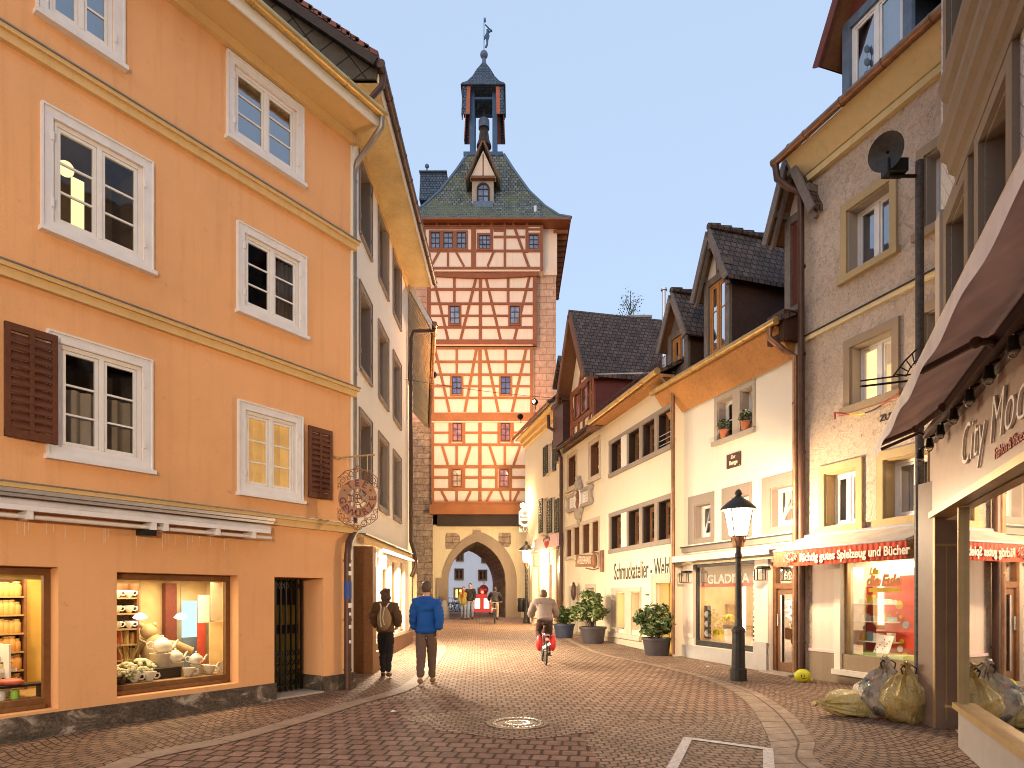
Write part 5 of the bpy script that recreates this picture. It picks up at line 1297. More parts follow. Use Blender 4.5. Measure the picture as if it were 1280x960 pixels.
# ---- small cream house next to the gate
hd = empty('small_cream_house', WE(UD1 / 2, .25), 'small cream house with green shutters and a pink shop board beside the gate tower', 'house')
def zat(px, py, o=0): return FE.uz(px, py, o)[1]
zD = zat(697, 512, 0)
wD = [FE.rect(685.5, 556, 592, 691.5), FE.rect(699, 541, 577, 702), FE.rect(679.5, 624, 668, 684.5), FE.rect(691, 622, 667, 694)]
shD = [(FE.u(668), FE.u(676), .35, zat(672, 708)), (FE.u(679), FE.u(687.5), .3, zat(684, 708))]
m = MB(); wall_sheet(m, FE, 0, UD1, -.3, zD, [h + (.15,) for h in wD] + [h + (.3,) for h in shD]); shell(m, FE, 0, UD1, -.3, zD, 7); m.build('wall', 'cream_render', hd)
for h in wD[:2]:
    window(hd, FE, h, o=-.12, nx=2, ny=2, frame='window_white', pane='pane_dark', sill=('pale_stone', .1, .07, .07)); 
for px0, px1, yt, yb in ((680, 685.3, 560, 596), (691.8, 695.5, 551, 590), (693.5, 698.5, 543, 581)):
    r = FE.rect(px0, yt, yb, px1); shutter(hd, FE, r[0], r[1], r[2], r[3], 'shutter_green', .02)
for h in wD[2:]:
    window(hd, FE, h, o=-.12, nx=2, ny=2, frame='oak', pane='pane_dark', sill=('pale_stone', .1, .07, .07), inside='room_brown')
for px0, px1 in ((674.5, 679), (685, 690.5), (694.3, 699.5)):
    r = FE.rect(px0, 625, 667, px1); shutter(hd, FE, r[0], r[1], r[2], r[3], 'shutter_green', .02)
m = MB(); m.fb(FE, -.3, UD1 - .05, 0, .42, zD - .0, zD + .08); m.fb(FE, -.1, UD1 - .05, 0, .22, zD - .22, zD); m.fb(FE, 0, UD1 - .05, 0, .1, zD - .4, zD - .22); m.build('cornice', 'cream_moulding', hd)
gutter('gutter', WE(-.4, zD + .14, .52), WE(UD1 - .1, zD + .14, .52), .075, 'copper', hd)
m = MB(); Q = [WE(-.4, zD + .1, .5), WE(UD1, zD + .1, .5), WE(UD1, zD + 3.4, -3), WE(-.4, zD + 3.4, -3)]; m.hexa(Q + [p + V((0, 0, .1)) for p in Q]); m.build('roof', 'brown_tiles', hd)
# little dormer over it
ua, ub = FE.u(699, -.6), FE.u(710, -.6); o0 = -.6
m = MB(); zz0, zz1, zz2 = zat(704, 497, o0), zat(704, 473, o0), zat(703, 450, o0); uc = (ua + ub) / 2
m.fprism(FE, [(ua, zz0 - .6), (ub, zz0 - .6), (ub, zz1), (uc, zz2 - .15), (ua, zz1)], o0 - 2.5, o0); m.build('dormer', 'red_cladding', hd)
m = MB()
for s in (-1, 1): m.hexa([WE(uc, zz2, o0 + .25), WE(uc + s * (ub - ua) * .66, zz1 - .25, o0 + .25), WE(uc + s * (ub - ua) * .66, zz1 - .25, o0 - 2.8), WE(uc, zz2, o0 - 2.8), WE(uc, zz2 + .12, o0 + .25), WE(uc + s * (ub - ua) * .66, zz1 - .13, o0 + .25), WE(uc + s * (ub - ua) * .66, zz1 - .13, o0 - 2.8), WE(uc, zz2 + .12, o0 - 2.8)])
m.build('dormer_roof', 'brown_tiles', hd)
m = MB(); m.fb(FE, uc - .3, uc + .3, o0, o0 + .04, zz0 - .1, zz1 - .1); m.build('window', 'tower_pane', hd)
# shop front
m = MB(); zt = zat(672, 690); m.fb(FE, FE.u(667), FE.u(700), 0, .16, zt - .12, zt + .1); m.fb(FE, FE.u(667), FE.u(700), 0, .24, zt + .1, zt + .18)
for px in (667, 677.5, 688, 697): m.fb(FE, FE.u(px) - .12, FE.u(px) + .14, 0, .1, .0, zt - .12)
m.fb(FE, FE.u(667), FE.u(700), 0, .07, zat(680, 707), zt - .12); m.build('shop_surround', 'pale_stone', hd)
for k, h in enumerate(shD): shop_window(hd, FE, h, -.2, 'shop_wood', .8, 'room_warm', fw=.06, bot=.3 if k == 0 else .1, top=.06, lit=(10, (1, .75, .4)))
m = MB(); q = WE(FE.u(685), zat(685, 711), .25); m.ball(q, .1); m.tube([q, q + V((0, 0, .3))], .015, 5); m.build('lamp', 'bulb', hd); lamp_d = q
m = MB(); m.fb(FE, FE.u(698), FE.u(702), -.0, .08, .2, zt); m.build('door_leaf', 'shop_wood', hd)
pb = empty('shop_board', WE(FE.u(684), zat(684, 686, .3), .3), 'pink shop board with a dark red heart on the small cream house', 'sign')
r = FE.rect(668.5, 672, 687, 697, 669, 685, o=.3); m = MB(); m.fb(FE, r[0], r[1], .24, .32, r[2], r[3]); m.build('board', 'sign_pink', pb)
uc, zc = (r[0] + r[1]) / 2 + .25, (r[2] + r[3]) / 2
hp = []
for k in range(24):
    t = k / 24 * 6.283; hp.append((uc + .022 * 16 * math.sin(t) ** 3, zc - .09 + .0125 * (13 * math.cos(t) - 5 * math.cos(2 * t) - 2 * math.cos(3 * t) - math.cos(4 * t))))
m = MB(); m.fprism(FE, hp, .32, .33); m.build('heart', 'letter_red', pb)
for k, ch in enumerate('WIDMER'):
    f = (k - 2.5) / 2.5; text('letter', ch, .2, WE(uc + f * .42, zc + .2 - .10 * f * f, .325), FE.d * 1 + V((0, 0, -.25 * f)), V((0, 0, 1)) + FE.d * .25 * f, 'letter_dark', pb, .004, bold=.006)
for k in range(3): m = MB(); m.fb(FE, r[0] + .06, r[0] + .15, .32, .328, zc - .25 + .2 * k, zc - .15 + .2 * k); m.build('letter', 'letter_red', pb)

# ---- Schmuckatelier house (E1 gabled part + E2)
he = empty('half_timber_gable_house', WE((UD1 + LE) / 2, .1), 'long white rendered house with half timbered gable dormer and brown window bands', 'house')
zE = 7.25
wE = {'a': FE.rect(711, 572, 609, 720, 569, 605), 'b': FE.rect(738.5, 556, 597, 749, 552, 591)}
def band(xl, ytl, ybl, xr, ytr, ybr, lights):
    r = FE.rect(xl, ytl, ybl, xr, ytr, ybr); return r, [(FE.u(a), FE.u(b), r[2] + .13, r[3] - .13) for a, b in lights]
LX = ((764.2, 777.5), (786, 800), (803.8, 819.3), (823.3, 839.5))
B1, L1 = band(762, 542, 594, 840.7, 515, 566, LX); B2, L2 = band(762, 639, 690, 841, 620, 682, LX)
B3, L3 = band(708, 657, 699, 750, 648, 695, ((709, 715.2), (718.2, 725.5), (729, 738), (741, 749.3)))
gr = FE.rect(765, 735, 790, 802, 734, 795); G = [(FE.u(772), FE.u(782), zat(772, 785), zat(772, 741)), (FE.u(790.5), FE.u(801), zat(790, 787), zat(790, 740.5))]
dE = (FE.u(822), FE.u(840), .05, zat(823, 729))
d1 = [(FE.u(713.5), FE.u(721), .25, zat(717, 737)), (FE.u(734), FE.u(743.5), .2, zat(738, 735))]
holes = [wE['a'] + (.2,), wE['b'] + (.2,)] + [h + (.28,) for h in L1 + L2] + [h + (.22,) for h in L3] + [h + (.3,) for h in G] + [dE + (.4,)] + [h + (.35,) for h in d1]
m = MB(); wall_sheet(m, FE, UD1, LE, -.3, zE, holes); shell(m, FE, UD1, LE, -.3, zE, 9); m.build('wall', 'cream_render', he)
m = MB(); m.fb(FE, UE2 - .02, UE2 + .02, 0, .012, .3, zE - .4); m.build('joint_strip', 'house_render', he)
for k in 'ab': window(he, FE, wE[k], o=-.16, nx=1, ny=3, frame='brown_wood', pane='pane_dark', casing='pale_stone', casing_w=.13, casing_o=.02, sill=('pale_stone', .2, .1, .09), inside='room_dark', lining='brown_wood')
for rB, Ls in ((B1, L1), (B2, L2)):
    m = MB(); u0, u1, z0, z1 = rB; f = .13
    m.fb(FE, u0, u1, .001, .04, z1 - f, z1); m.fb(FE, u0, u1, .001, .06, z0, z0 + f); es = [u0] + [x for h in Ls for x in h[:2]] + [u1]
    for i in range(0, len(es), 2): m.fb(FE, es[i], es[i + 1], .001, .035, z0 + f, z1 - f)
    m.build('window_band', 'taupe_paint', he)
    for i, h in enumerate(Ls):
        window(he, FE, h, o=-.2, nx=1, ny=3, frame='brown_wood', pane='pane_sky', inside='room_brown', fw=.09, sash=.06, lining='dark_timber')
    m = MB(); m.fb(FE, Ls[0][1] + .05, Ls[1][0] - .05, .035, .06, z0 + f, z1 - f); m.build('white_mullion', 'white_render', he)
m = MB(); h = L1[3]
for k in range(3): m.tube([WE(h[0], h[2] + .1 + .13 * k, -.02), WE(h[1], h[2] + .1 + .13 * k, -.02)], .012, 6)
m.build('window_bar', 'aluminium', he)
m = MB(); u0, u1, z0, z1 = B3; es = [u0] + [x for h in L3 for x in h[:2]] + [u1]
for i in range(0, len(es), 2): m.fb(FE, es[i], es[i + 1], .001, .04, z0 + .12, z1 - .12)
m.fb(FE, u0, u1, .001, .06, z1 - .12, z1); m.fb(FE, u0, u1, .001, .09, z0, z0 + .12); m.build('stone_frame', 'pale_stone', he)
for h in L3: window(he, FE, h, o=-.16, nx=1, ny=2, frame='brown_wood', pane='pane_sky', inside='room_brown', fw=.08, lining='brown_wood')
# lit twin window, door, small doors
m = MB(); u0, u1, z0, z1 = gr; es = [u0, G[0][0], G[0][1], G[1][0], G[1][1], u1]
for i in (0, 2, 4): m.fb(FE, es[i], es[i + 1], .001, .04, z0, z1 - .12)
m.fb(FE, u0, u1, .001, .05, z1 - .12, z1); m.fb(FE, u0 - .05, u1 + .05, .001, .1, z0 - .14, z0)
m.fb(FE, G[0][0], G[1][1], -.3, .0, z0, G[0][2]); m.build('stone_frame', 'pale_stone', he)
for h in G: window(he, FE, h, o=-.24, nx=1, ny=1, frame='oak', pane='pane_clear', inside='lit_yellow', fw=.05, depth=.5, sash=0)
m = MB(); u0, u1, z0, z1 = dE; m.fb(FE, u0 - .3, u0, .001, .05, 0, z1 + .25); m.fb(FE, u0, u1, .001, .05, z1, z1 + .25); m.build('door_surround', 'pale_stone', he)
m = MB(); m.fb(FE, u0, u1, -.42, -.38, z0, z1); dd = m.build('door', 'lit_yellow', he)
m = MB()
for k in range(5): uu = u0 + (u1 - u0) * k / 4; m.fb(FE, uu - .025, uu + .025, -.379, -.34, z0, z1)
m.fb(FE, u0, u1, -.379, -.345, z0 + .9, z0 + .98); m.build('door_bars', 'oak', dd)
for h in d1:
    m = MB(); u0, u1, z0, z1 = h
    for (a, b, c_, d_) in ((u0 - .14, u0, .1, z1 + .14), (u1, u1 + .14, .1, z1 + .14), (u0, u1, z1, z1 + .14)): m.fb(FE, a, b, .001, .04, c_, d_)
    m.build('door_surround', 'pale_stone', he)
    m = MB(); m.fb(FE, u0, u1, -.36, -.32, z0, z1); q = m.build('door', 'brown_wood', he); m = MB(); m.fb(FE, u0 + .1, u1 - .1, -.319, -.31, z0 + (z1 - z0) * .5, z1 - .12); m.build('pane', 'pane_dark', q)
m = MB(); m.fb(FE, UD1, FE.u(818), 0, .04, -.2, .28); m.build('plinth', 'pale_stone', he)
m = MB(); r = FE.rect(803, 767, 781, 811.5); m.fb(FE, r[0], r[1], .0, .14, r[2], r[3]); m.fb(FE, r[0] - .01, r[1] + .01, .0, .16, r[3], r[3] + .04); m.build('mailbox', 'aluminium', he)
m = MB(); q = WE(FE.u(725), zat(725, 739), .25); m.ball(q, (.1, .2, .34), 12, 8); m.build('wall_lantern', 'brown_metal', he)
for px, py in ((748.5, 742), (809.5, 743.5)): r = FE.rect(px - 2, py - .8, py + .8, px + 2); m = MB(); m.fb(FE, r[0], r[1], 0, .02, r[2], r[3]); m.build('name_plate', 'letter_dark', he)
a, b = FE.uz(768, 718), FE.uz(838, 715); zc = zat(800, 713)
text('wall_lettering', 'Schmuckatelier - Welzl', .74, WE((a[0] + b[0]) / 2, zc, .004), FE.d, (0, 0, 1), 'letter_dark', he, .004, fit=abs(b[0] - a[0]), bold=.004)
# eaves of E2
m = MB(); m.fb(FE, UE2 - .1, LE, 0, .42, zE - .05, zE + .03); m.build('soffit', 'eave_wood', he)
gutter('gutter', WE(UE2 - .25, zE + .09, .48), WE(LE, zE + .09, .48), .08, 'brass_gutter', he)
m = MB(); zr = zE + 2.5
Q = [WE(UD1, zE + .05, .4), WE(LE, zE + .05, .4), WE(LE, zr, -4.3), WE(UD1, zr, -4.3)]; m.hexa(Q + [p + V((0, 0, .1)) for p in Q])
Q = [WE(UD1, zE + .05, -9), WE(LE, zE + .05, -9), WE(LE, zr, -4.3), WE(UD1, zr, -4.3)]; m.hexa(Q + [p + V((0, 0, .1)) for p in Q]); m.build('roof', 'brown_tiles', he)
m = MB(); us0, us1 = UE2 + .1, LE - .1; o_ = .22; zf = zE + .28                    # snow guard
for k in range(60): uu = us0 + (us1 - us0) * k / 59; m.tube([WE(uu, zf, o_), WE(uu, zf + .24, o_)], .009, 4)
m.tube([WE(us0, zf + .24, o_), WE(us1, zf + .24, o_)], .012, 5); m.tube([WE(us0, zf + .02, o_), WE(us1, zf + .02, o_)], .012, 5); m.build('snow_guard', 'brown_metal', he)
# half timbered gable
g0, g1 = FE.u(714.5), FE.u(744.5); gb = zat(728, 543); ge = zat(744.5, 463); gp_ = zat(724.5, 416, .0); uc = (g0 + g1) / 2; gp_ = ge + 2.35
m = MB(); m.fprism(FE, [(g0, gb), (g1, gb), (g1, ge), (uc, gp_), (g0, ge)], -.3, .02); m.build('gable_infill', 'cream_render', he)
T.m = MB(); m = MB()
def bar(*bs, F=FE, o=.02, mb=None):
    for a, b, w in bs: mb.beam(F, a, b, w, o - .02 + bar.k, o + .05 + bar.k); bar.k = (bar.k + .0023) % .02
bar.k = 0
zm = gb + (ge - gb) * .30; zm2 = ge - .12
bar(((g0 + .08, gb), (g0 + .08, ge), .17), ((g1 - .08, gb), (g1 - .08, ge), .19), ((g0, zm2), (g1, zm2), .19), ((g0, zm), (g1, zm), .17), ((g0 - .1, gb + .05), (g1 + .1, gb + .05), .26),
    ((uc - .28, zm2), (uc + .48, gp_ - 1.0), .09), ((uc + .72, zm2), (uc + .05, gp_ - .45), .11), ((uc - .9, gb), (uc - 1.15, zm2), .12), ((uc - .35, gb), (uc - .35, zm), .1), ((uc + .72, gb), (uc + .88, zm), .1), ((uc + .95, zm), (uc + 1.0, zm2), .1), ((uc + .2, gb), (uc + .2, zm), .1), ((g0 + .1, zm + .55), (uc - .85, zm + .55), .1), ((uc + .8, zm + .6), (g1 - .1, zm + .6), .1), mb=m)
m.build('gable_timber', 'timber_red', he)
for a, b in ((uc - .72, uc - .04), (uc + .08, uc + .76)):
    m = MB(); z0, z1 = zm + .1, zm2 - .1
    for (x0, x1, y0, y1) in ((a, a + .09, z0, z1), (b - .09, b, z0, z1), (a, b, z0, z0 + .08), (a, b, z1 - .08, z1)): m.fb(FE, x0, x1, .02, .10, y0, y1)
    w = m.build('window', 'brown_wood', he); m = MB(); m.quad(WE(a + .08, z0 + .08, .035), WE(b - .08, z0 + .08, .035), WE(b - .08, z1 - .08, .035), WE(a + .08, z1 - .08, .035)); m.build('pane', 'tower_pane_red', w)
m = MB()
for s in (-1, 1):
    u1_, z1_ = uc + s * (g1 - g0) * .60, ge - .30; z2_ = gp_ + .10
    Q = [WE(uc, z2_, .55), WE(u1_, z1_, .55), WE(u1_, z1_, -5.2), WE(uc, z2_, -5.2)]; m.hexa(Q + [p + V((0, 0, .14)) for p in Q])
m.build('gable_roof', 'brown_tiles', he)
m = MB()
for s in (-1, 1):
    u1_, z1_ = uc + s * (g1 - g0) * .60, ge - .36; m.beam(FE, (uc, gp_ + .05), (u1_, z1_), .22, .5, .56)
    Q = [WE(uc, gp_ + .02, .5), WE(u1_, z1_, .5), WE(u1_, z1_, .0), WE(uc, gp_ + .02, .0)]; m.hexa(Q + [p + V((0, 0, .06)) for p in Q])
m.build('bargeboard', 'brown_wood', he)
m = MB(); m.fb(FE, g1, g1 + .03, -4.6, .0, gb + .1, ge + .05); m.fb(FE, g0 - .03, g0, -4.6, .0, gb + .1, ge + .05); m.build('gable_cheek', 'red_cladding', he)
m = MB(); m.fb(FE, g0 - .35, g1 + .15, .02, .2, gb - .16, gb - .02); m.fb(FE, UE2 - .75, UE2 + .05, .1, .4, zE - .08, zE + .12); m.build('jetty_plate', 'brown_wood', he)
m = MB(); ug = FE.u(705); m.fb(FE, ug - .45, g0 - .08, -.2, .32, gb + .05, gb + 1.6); m.fb(FE, ug - .5, g0, -.2, .4, gb + 1.6, gb + 1.72); m.build('gutter_box', 'brown_metal', he)
pipe('downpipe', [WE(ug - .5, gb + 1.4, .5), WE(ug - .45, gb + .9, .5), WE(ug - .15, gb + .6, .2), WE(ug - .15, gb - .1, .2), WE(ug - .0, gb - .4, .12), WE(ug - .0, .2, .12)], .07, 'brown_metal', he, [WE(ug, z, .12) for z in (5.6, 3.8, 2)])
pipe('downpipe', [WE(LE - .12, zE + .05, .4), WE(LE + .1, zE - .4, .09), WE(LE + .1, .12, .09)], .05, 'copper', he, [WE(LE + .1, z, .09) for z in (5.6, 3.8, 2, .5)])
# boarded dormer on the E2 roof
def dormer(parent, F, uL_, uR_, oo, zsill, zeave, zpeak, depth, over, ov, front, cheek, roofm, winfr, gablem, style):
    uc = (uL_ + uR_) / 2; w = uR_ - uL_
    m = MB(); m.fb(F, uL_, uL_ + .06, oo - depth, oo - .02, zsill - .7, zeave); m.fb(F, uR_ - .06, uR_, oo - depth, oo - .02, zsill - .7, zeave); m.build('dormer_cheek', cheek, parent)
    m = MB(); m.fb(F, uL_ - .02, uL_ + .14, oo - .02, oo + .06, zsill - .5, zeave); m.fb(F, uR_ - .14, uR_ + .02, oo - .02, oo + .06, zsill - .5, zeave); m.fb(F, uL_ + .14, uR_ - .14, oo - .02, oo + .05, zeave - .16, zeave); m.fb(F, uL_ + .14, uR_ - .14, oo - .02, oo + .06, zsill - .5, zsill); m.build('dormer_post', front, parent)
    m = MB(); m.fprism(F, [(uL_ - .02, zeave), (uR_ + .02, zeave), (uc, zeave + (zpeak - zeave) * .92)], oo - .1, oo); m.build('dormer_gable', gablem, parent)
    m = MB()
    for s in (-1, 1):
        ue, zz = uc + s * (w / 2 + over), zeave - (zpeak - zeave) / (w / 2) * over
        Q = [F.W(uc, zpeak, oo + ov), F.W(ue, zz, oo + ov), F.W(ue, zz, oo - depth - 1), F.W(uc, zpeak, oo - depth - 1)]; m.hexa(Q + [p + V((0, 0, .10)) for p in Q])
    for k in range(9): m.tube([F.W(uc, zpeak + .11, oo + ov - .32 * k), F.W(uc, zpeak + .13, oo + ov - .32 * k - .30)], [.08, .10], 8)
    m.build('dormer_roof', roofm, parent)
    m = MB()
    for s in (-1, 1):
        ue, zz = uc + s * (w / 2 + over - .02), zeave - (zpeak - zeave) / (w / 2) * (over - .02)
        Q = [F.W(uc, zpeak, oo + ov - .01), F.W(ue, zz, oo + ov - .01), F.W(ue, zz, oo - depth), F.W(uc, zpeak, oo - depth)]; m.hexa([p - V((0, 0, .004)) for p in Q] + [p - V((0, 0, .03)) for p in Q])
    m.build('dormer_soffit', 'brown_wood', parent)
    m = MB()
    for s in (-1, 1):
        ue, zz = uc + s * (w / 2 + over), zeave - (zpeak - zeave) / (w / 2) * over; m.beam(F, (uc, zpeak - .02), (ue, zz - .02), .16, oo + ov - .01, oo + ov + .035)
        if style == 'rafters':
            for k in range(1): m.beam(F, (uc, zpeak - .14), (ue - s * .05, zz - .12), .08, oo + ov * (.55 - .4 * k), oo + ov * (.55 - .4 * k) + .08)
            for dz in (0, ): m.fb(F, uc + s * w / 2 - .07, uc + s * w / 2 + .07, oo, oo + ov * .95, zeave - .02, zeave + .12)
    if style == 'rafters': m.fb(F, uc - .05, uc + .05, oo, oo + ov * .95, zpeak - .42, zpeak - .3); m.fb(F, uc - .04, uc + .04, oo, oo + .04, zeave, zpeak - .4)
    m.build('dormer_bargeboard', 'grey_boards' if style != 'red' else 'red_cladding', parent)
    window(parent, F, (uL_ + .14, uR_ - .14, zsill, zeave - .16), o=oo + .0, nx=2, ny=2 if style == 'rafters' else 1, frame=winfr, pane='pane_sky', inside='room_brown', fw=.06, curtain='lace_white', depth=.5, rails=(.62,) if style == 'rafters' else None)
FF_ = Fac((4.31, 16.88), (8.36, 4.5)); oo = .0; ua, ub = FF_.u(837.5, oo), FF_.u(861.5, oo)
dormer(he, FF_, ua, ub, oo, FF_.uz(850, 459, oo)[1], FF_.uz(850, 412, oo)[1], FF_.uz(840, 367, oo + .25)[1], 2.4, .2, .25, 'grey_boards', 'dark_cladding', 'brown_tiles', 'eave_wood', 'grey_boards', 'plain')
q = WE(FE.u(800, -3.2), 0, -3.2); zc = at(0, 402, q.y).z
m = MB(); m.box(q.x - .5, q.x + .35, q.y - .4, q.y + .4, zc - 2.5, zc); m.mi = 1; m.box(q.x - .55, q.x + .4, q.y - .45, q.y + .45, zc, zc + .08); m.build('chimney', ['chimney_brick', 'zinc'], he)
q = WE(FE.u(830, -2), 0, -2); zc = at(0, 363, q.y).z
m = MB(); m.tube([V((q.x, q.y, zc - 3)), V((q.x, q.y, zc))], .07, 8); m.tube([V((q.x, q.y, zc)), V((q.x, q.y, zc + .06))], .11, 8); m.build('flue_pipe', 'aluminium', he)
# carved cartouche
ct = empty('wall_cartouche', WE(FE.u(726), zat(726, 645), .05), 'carved baroque cartouche with oval portrait on the white gabled house', 'relief')
r = FE.rect(712, 616, 638, 741, 610, 634); uc, zc = (r[0] + r[1]) / 2, (r[2] + r[3]) / 2; hw, hh = (r[1] - r[0]) / 2, (r[3] - r[2]) / 2
m = MB(); m.fb(FE, uc - hw + .18, uc + hw - .18, .0, .06, zc - hh + .1, zc + hh - .1); m.build('tablet', 'sign_white', ct)
m = MB()
for (a, b, c_, d_) in ((uc - hw, uc - hw + .18, zc - hh, zc + hh), (uc + hw - .18, uc + hw, zc - hh, zc + hh), (uc - hw + .18, uc - .2, zc + hh - .12, zc + hh), (uc + .2, uc + hw - .18, zc + hh - .12, zc + hh), (uc - hw + .18, uc + hw - .18, zc - hh, zc - hh + .12)): m.fb(FE, a, b, .0, .12, c_, d_)
for (du_, dz_, s) in ((0, hh + .22, .22), (-.2, hh + .08, .14), (.2, hh + .08, .14), (0, hh + .45, .1), (0, -hh - .2, .24), (-.22, -hh - .06, .15), (.22, -hh - .06, .15), (0, -hh - .5, .12), (-hw - .02, .25, .12), (-hw - .02, -.2, .12), (hw + .02, .25, .12), (hw + .02, -.2, .12)): m.ball(WE(uc + du_, zc + dz_, .06), (s * .8, s, s), 10, 7)
m.build('scroll_frame', 'grey_stone', ct)
m = MB(); pts = [WE(uc + .27 * math.cos(k / 20 * 6.283), zc + .47 * math.sin(k / 20 * 6.283), .1) for k in range(20)]; m.tube(pts, .05, 6, closed=True); m.build('oval_ring', 'sign_white', ct)
m = MB(); m.fprism(FE, [(uc + .24 * math.cos(k / 20 * 6.283), zc + .44 * math.sin(k / 20 * 6.283)) for k in range(20)], .05, .09); m.ball(WE(uc, zc + .15, .1), (.1, .09, .12)); m.ball(WE(uc, zc - .15, .08), (.12, .14, .2)); m.build('portrait', 'sign_brown', ct)
for s in (-1, 1):
    m = MB()
    for k in range(5): m.fb(FE, uc + s * (hw * .58) - .14, uc + s * (hw * .58) + .14, .06, .066, zc - .22 + .1 * k, zc - .20 + .1 * k)
    m.build('inscription', 'letter_grey', ct)
# projecting carved sign
pj = empty('projecting_sign', WE(FE.u(754), zat(754, 702), .1), 'rusty brown projecting sign on a wall bracket below the cartouche', 'sign')
ub_ = FE.u(754); zt, zb_ = zat(754, 688), zat(754, 715); zc = zat(754, 701)
m = MB(); m.fb(FE, ub_ - .1, ub_ + .1, .0, .08, zb_, zt); m.build('wall_plate', 'sign_brown', pj)
x1 = FE.W(ub_, 0, .15); pe = at(717, 703, x1.y); dirv = V((-1, 0, 0)); ln = (x1.x - pe.x) / 1.0
FP = Fac((x1.x - ln, x1.y - .02), (x1.x, x1.y - .02)); m = MB(); m.fb(FP, .05, FP.len - .22, -.03, .03, zc - .20, zc + .20); m.build('board', 'sign_brown', pj)
text('letter', 'ATELIERHAUS', .36, FP.W((FP.len - .2) / 2 + .02, zc, .032), (1, 0, 0), (0, 0, 1), 'cream_letter', pj, .006, fit=FP.len - .4, bold=.004)
m = MB(); m.ball(FP.W(FP.len - .16, zc, 0), (.1, .08, .26)); m.tube([FP.W(FP.len, zc - .25, 0), FP.W(FP.len - .2, zc - .3, 0), FP.W(FP.len - .45, zc - .24, 0)], .025, 6); m.tube([FP.W(FP.len, zc + .25, 0), FP.W(FP.len - .25, zc + .28, 0)], .025, 6); m.build('bracket_arm', 'sign_brown', pj)
# hanging inn sign and its lamp on the small cream house
ps = at(655, 650, 31.0)
hs = empty('hanging_inn_sign', ps, 'white shield shaped inn sign with a name board below it hanging before the gate tower', 'sign')
FS = Fac((ps.x - .5, ps.y), (ps.x + .5, ps.y)); k_ = 31.0 / FL; sz = lambda py: EYE - (py - HY) * k_; su = lambda px: .5 + (px - 655) * k_
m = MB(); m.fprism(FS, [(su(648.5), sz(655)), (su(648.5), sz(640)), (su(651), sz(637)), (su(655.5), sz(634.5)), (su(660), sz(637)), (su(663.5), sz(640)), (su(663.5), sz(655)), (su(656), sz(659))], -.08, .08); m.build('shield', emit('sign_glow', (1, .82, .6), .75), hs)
m = MB(); m.fb(FS, su(649), su(662), -.05, .05, sz(665), sz(659.5)); m.build('name_board', 'sign_white', hs)
text('letter', 'TURM', .27, FS.W(su(655.5), sz(662.3), .053), (1, 0, 0), (0, 0, 1), 'letter_dark', hs, .004, fit=.42, bold=.012)
text('letter', 'Ruppaner', .13, FS.W(su(656), sz(646.5), .083), (1, 0, 0), (0, 0, 1), 'letter_dark', hs, .004, fit=.46, bold=.006)
m = MB(); m.ball(FS.W(su(656), sz(641), .08), (.09, .02, .11)); m.build('emblem', 'letter_red', hs)
m = MB(); m.fprism(FS, [(su(651), sz(651.5)), (su(661), sz(651)), (su(658), sz(655)), (su(653.5), sz(655))], .08, .085); m.build('emblem', 'letter_dark', hs)
wq = WE(FE.u(667), sz(631), 0)
m = MB(); m.tube([V((wq.x + .1, wq.y, sz(631))), FS.W(su(655), sz(631), 0)], .03, 6); m.tube([FS.W(su(656), sz(631), 0), FS.W(su(656), sz(636), 0)], .02, 5); m.tube([V((wq.x + .1, wq.y, sz(641))), FS.W(su(664), sz(632), 0)], .02, 5); m.build('bracket_arm', 'black_iron', hs)
m = MB(); lpos = FS.W(su(653.5), sz(632.5), .15); m.ball(lpos, .13); m.build('bulb', 'bulb', hs)
# ================================================================ house 62 (GLADINA) and rough cast house share one line
def YF(px): q = (px - CX) / FL; return 9.83 / (q + .327)
def XF(Y): return 9.83 - .327 * Y
FF = Fac((XF(YF(843)), YF(843)), (XF(4.5), 4.5)); WF = FF.W
UG = FF.u(1004.5); UGE = FF.len - 1.2
def zf(px, py, o=0): return FF.uz(px, py, o)[1]
hf = empty('white_shop_house', WF(UG / 2, .05), 'white house with grey window frames, brown eaves board and a glazed shop front', 'house')
zE2 = 6.66
up = [(FF.u(897.5), FF.u(916.5)), (FF.u(926), FF.u(941.5))]; zu0, zu1 = zf(894, 551), zf(894, 504)
UPR = FF.rect(893.7, 497, 557, 944.5, 474, 542)
zu0, zu1 = UPR[2] + .12, UPR[3] - .12
ups = [(a, b, zu0, zu1) for a, b in up]
low = [FF.rect(869, 633, 673, 889, 628, 669), FF.rect(913, 622, 668, 937, 615, 664), FF.rect(964, 612, 663, 994, 604, 659)]
zl0 = sum(h[2] for h in low) / 3; zl1 = sum(h[3] for h in low) / 3
low = [(h[0], h[1], zl0, zl1) for h in low]
shF = (FF.u(868), FF.u(945.5), zf(868, 806), zf(868, 706)); dF = (FF.u(963), FF.u(995), .03, zf(963, 703))
m = MB(); wall_sheet(m, FF, 0, UG, -.3, zE2, [h + (.2,) for h in ups + low] + [shF + (.12,), dF + (.18,)]); shell(m, FF, 0, UG, -.3, zE2, 8); m.build('wall', 'house_render', hf)
m = MB(); u0, u1, z0, z1 = UPR
for (a, b, c_, d_) in ((u0, up[0][0], z0, z1), (up[0][1], up[1][0], z0, z1), (up[1][1], u1, z0, z1), (up[0][0], up[0][1], z1 - .12, z1), (up[1][0], up[1][1], z1 - .12, z1), (up[0][0], up[0][1], z0, z0 + .12), (up[1][0], up[1][1], z0, z0 + .12)): m.fb(FF, a, b, .001, .025, c_, d_)
m.fb(FF, u0 - .03, u1 + .03, .025, .1, z0, z0 + .1); m.build('window_surround', 'grey_stone', hf)
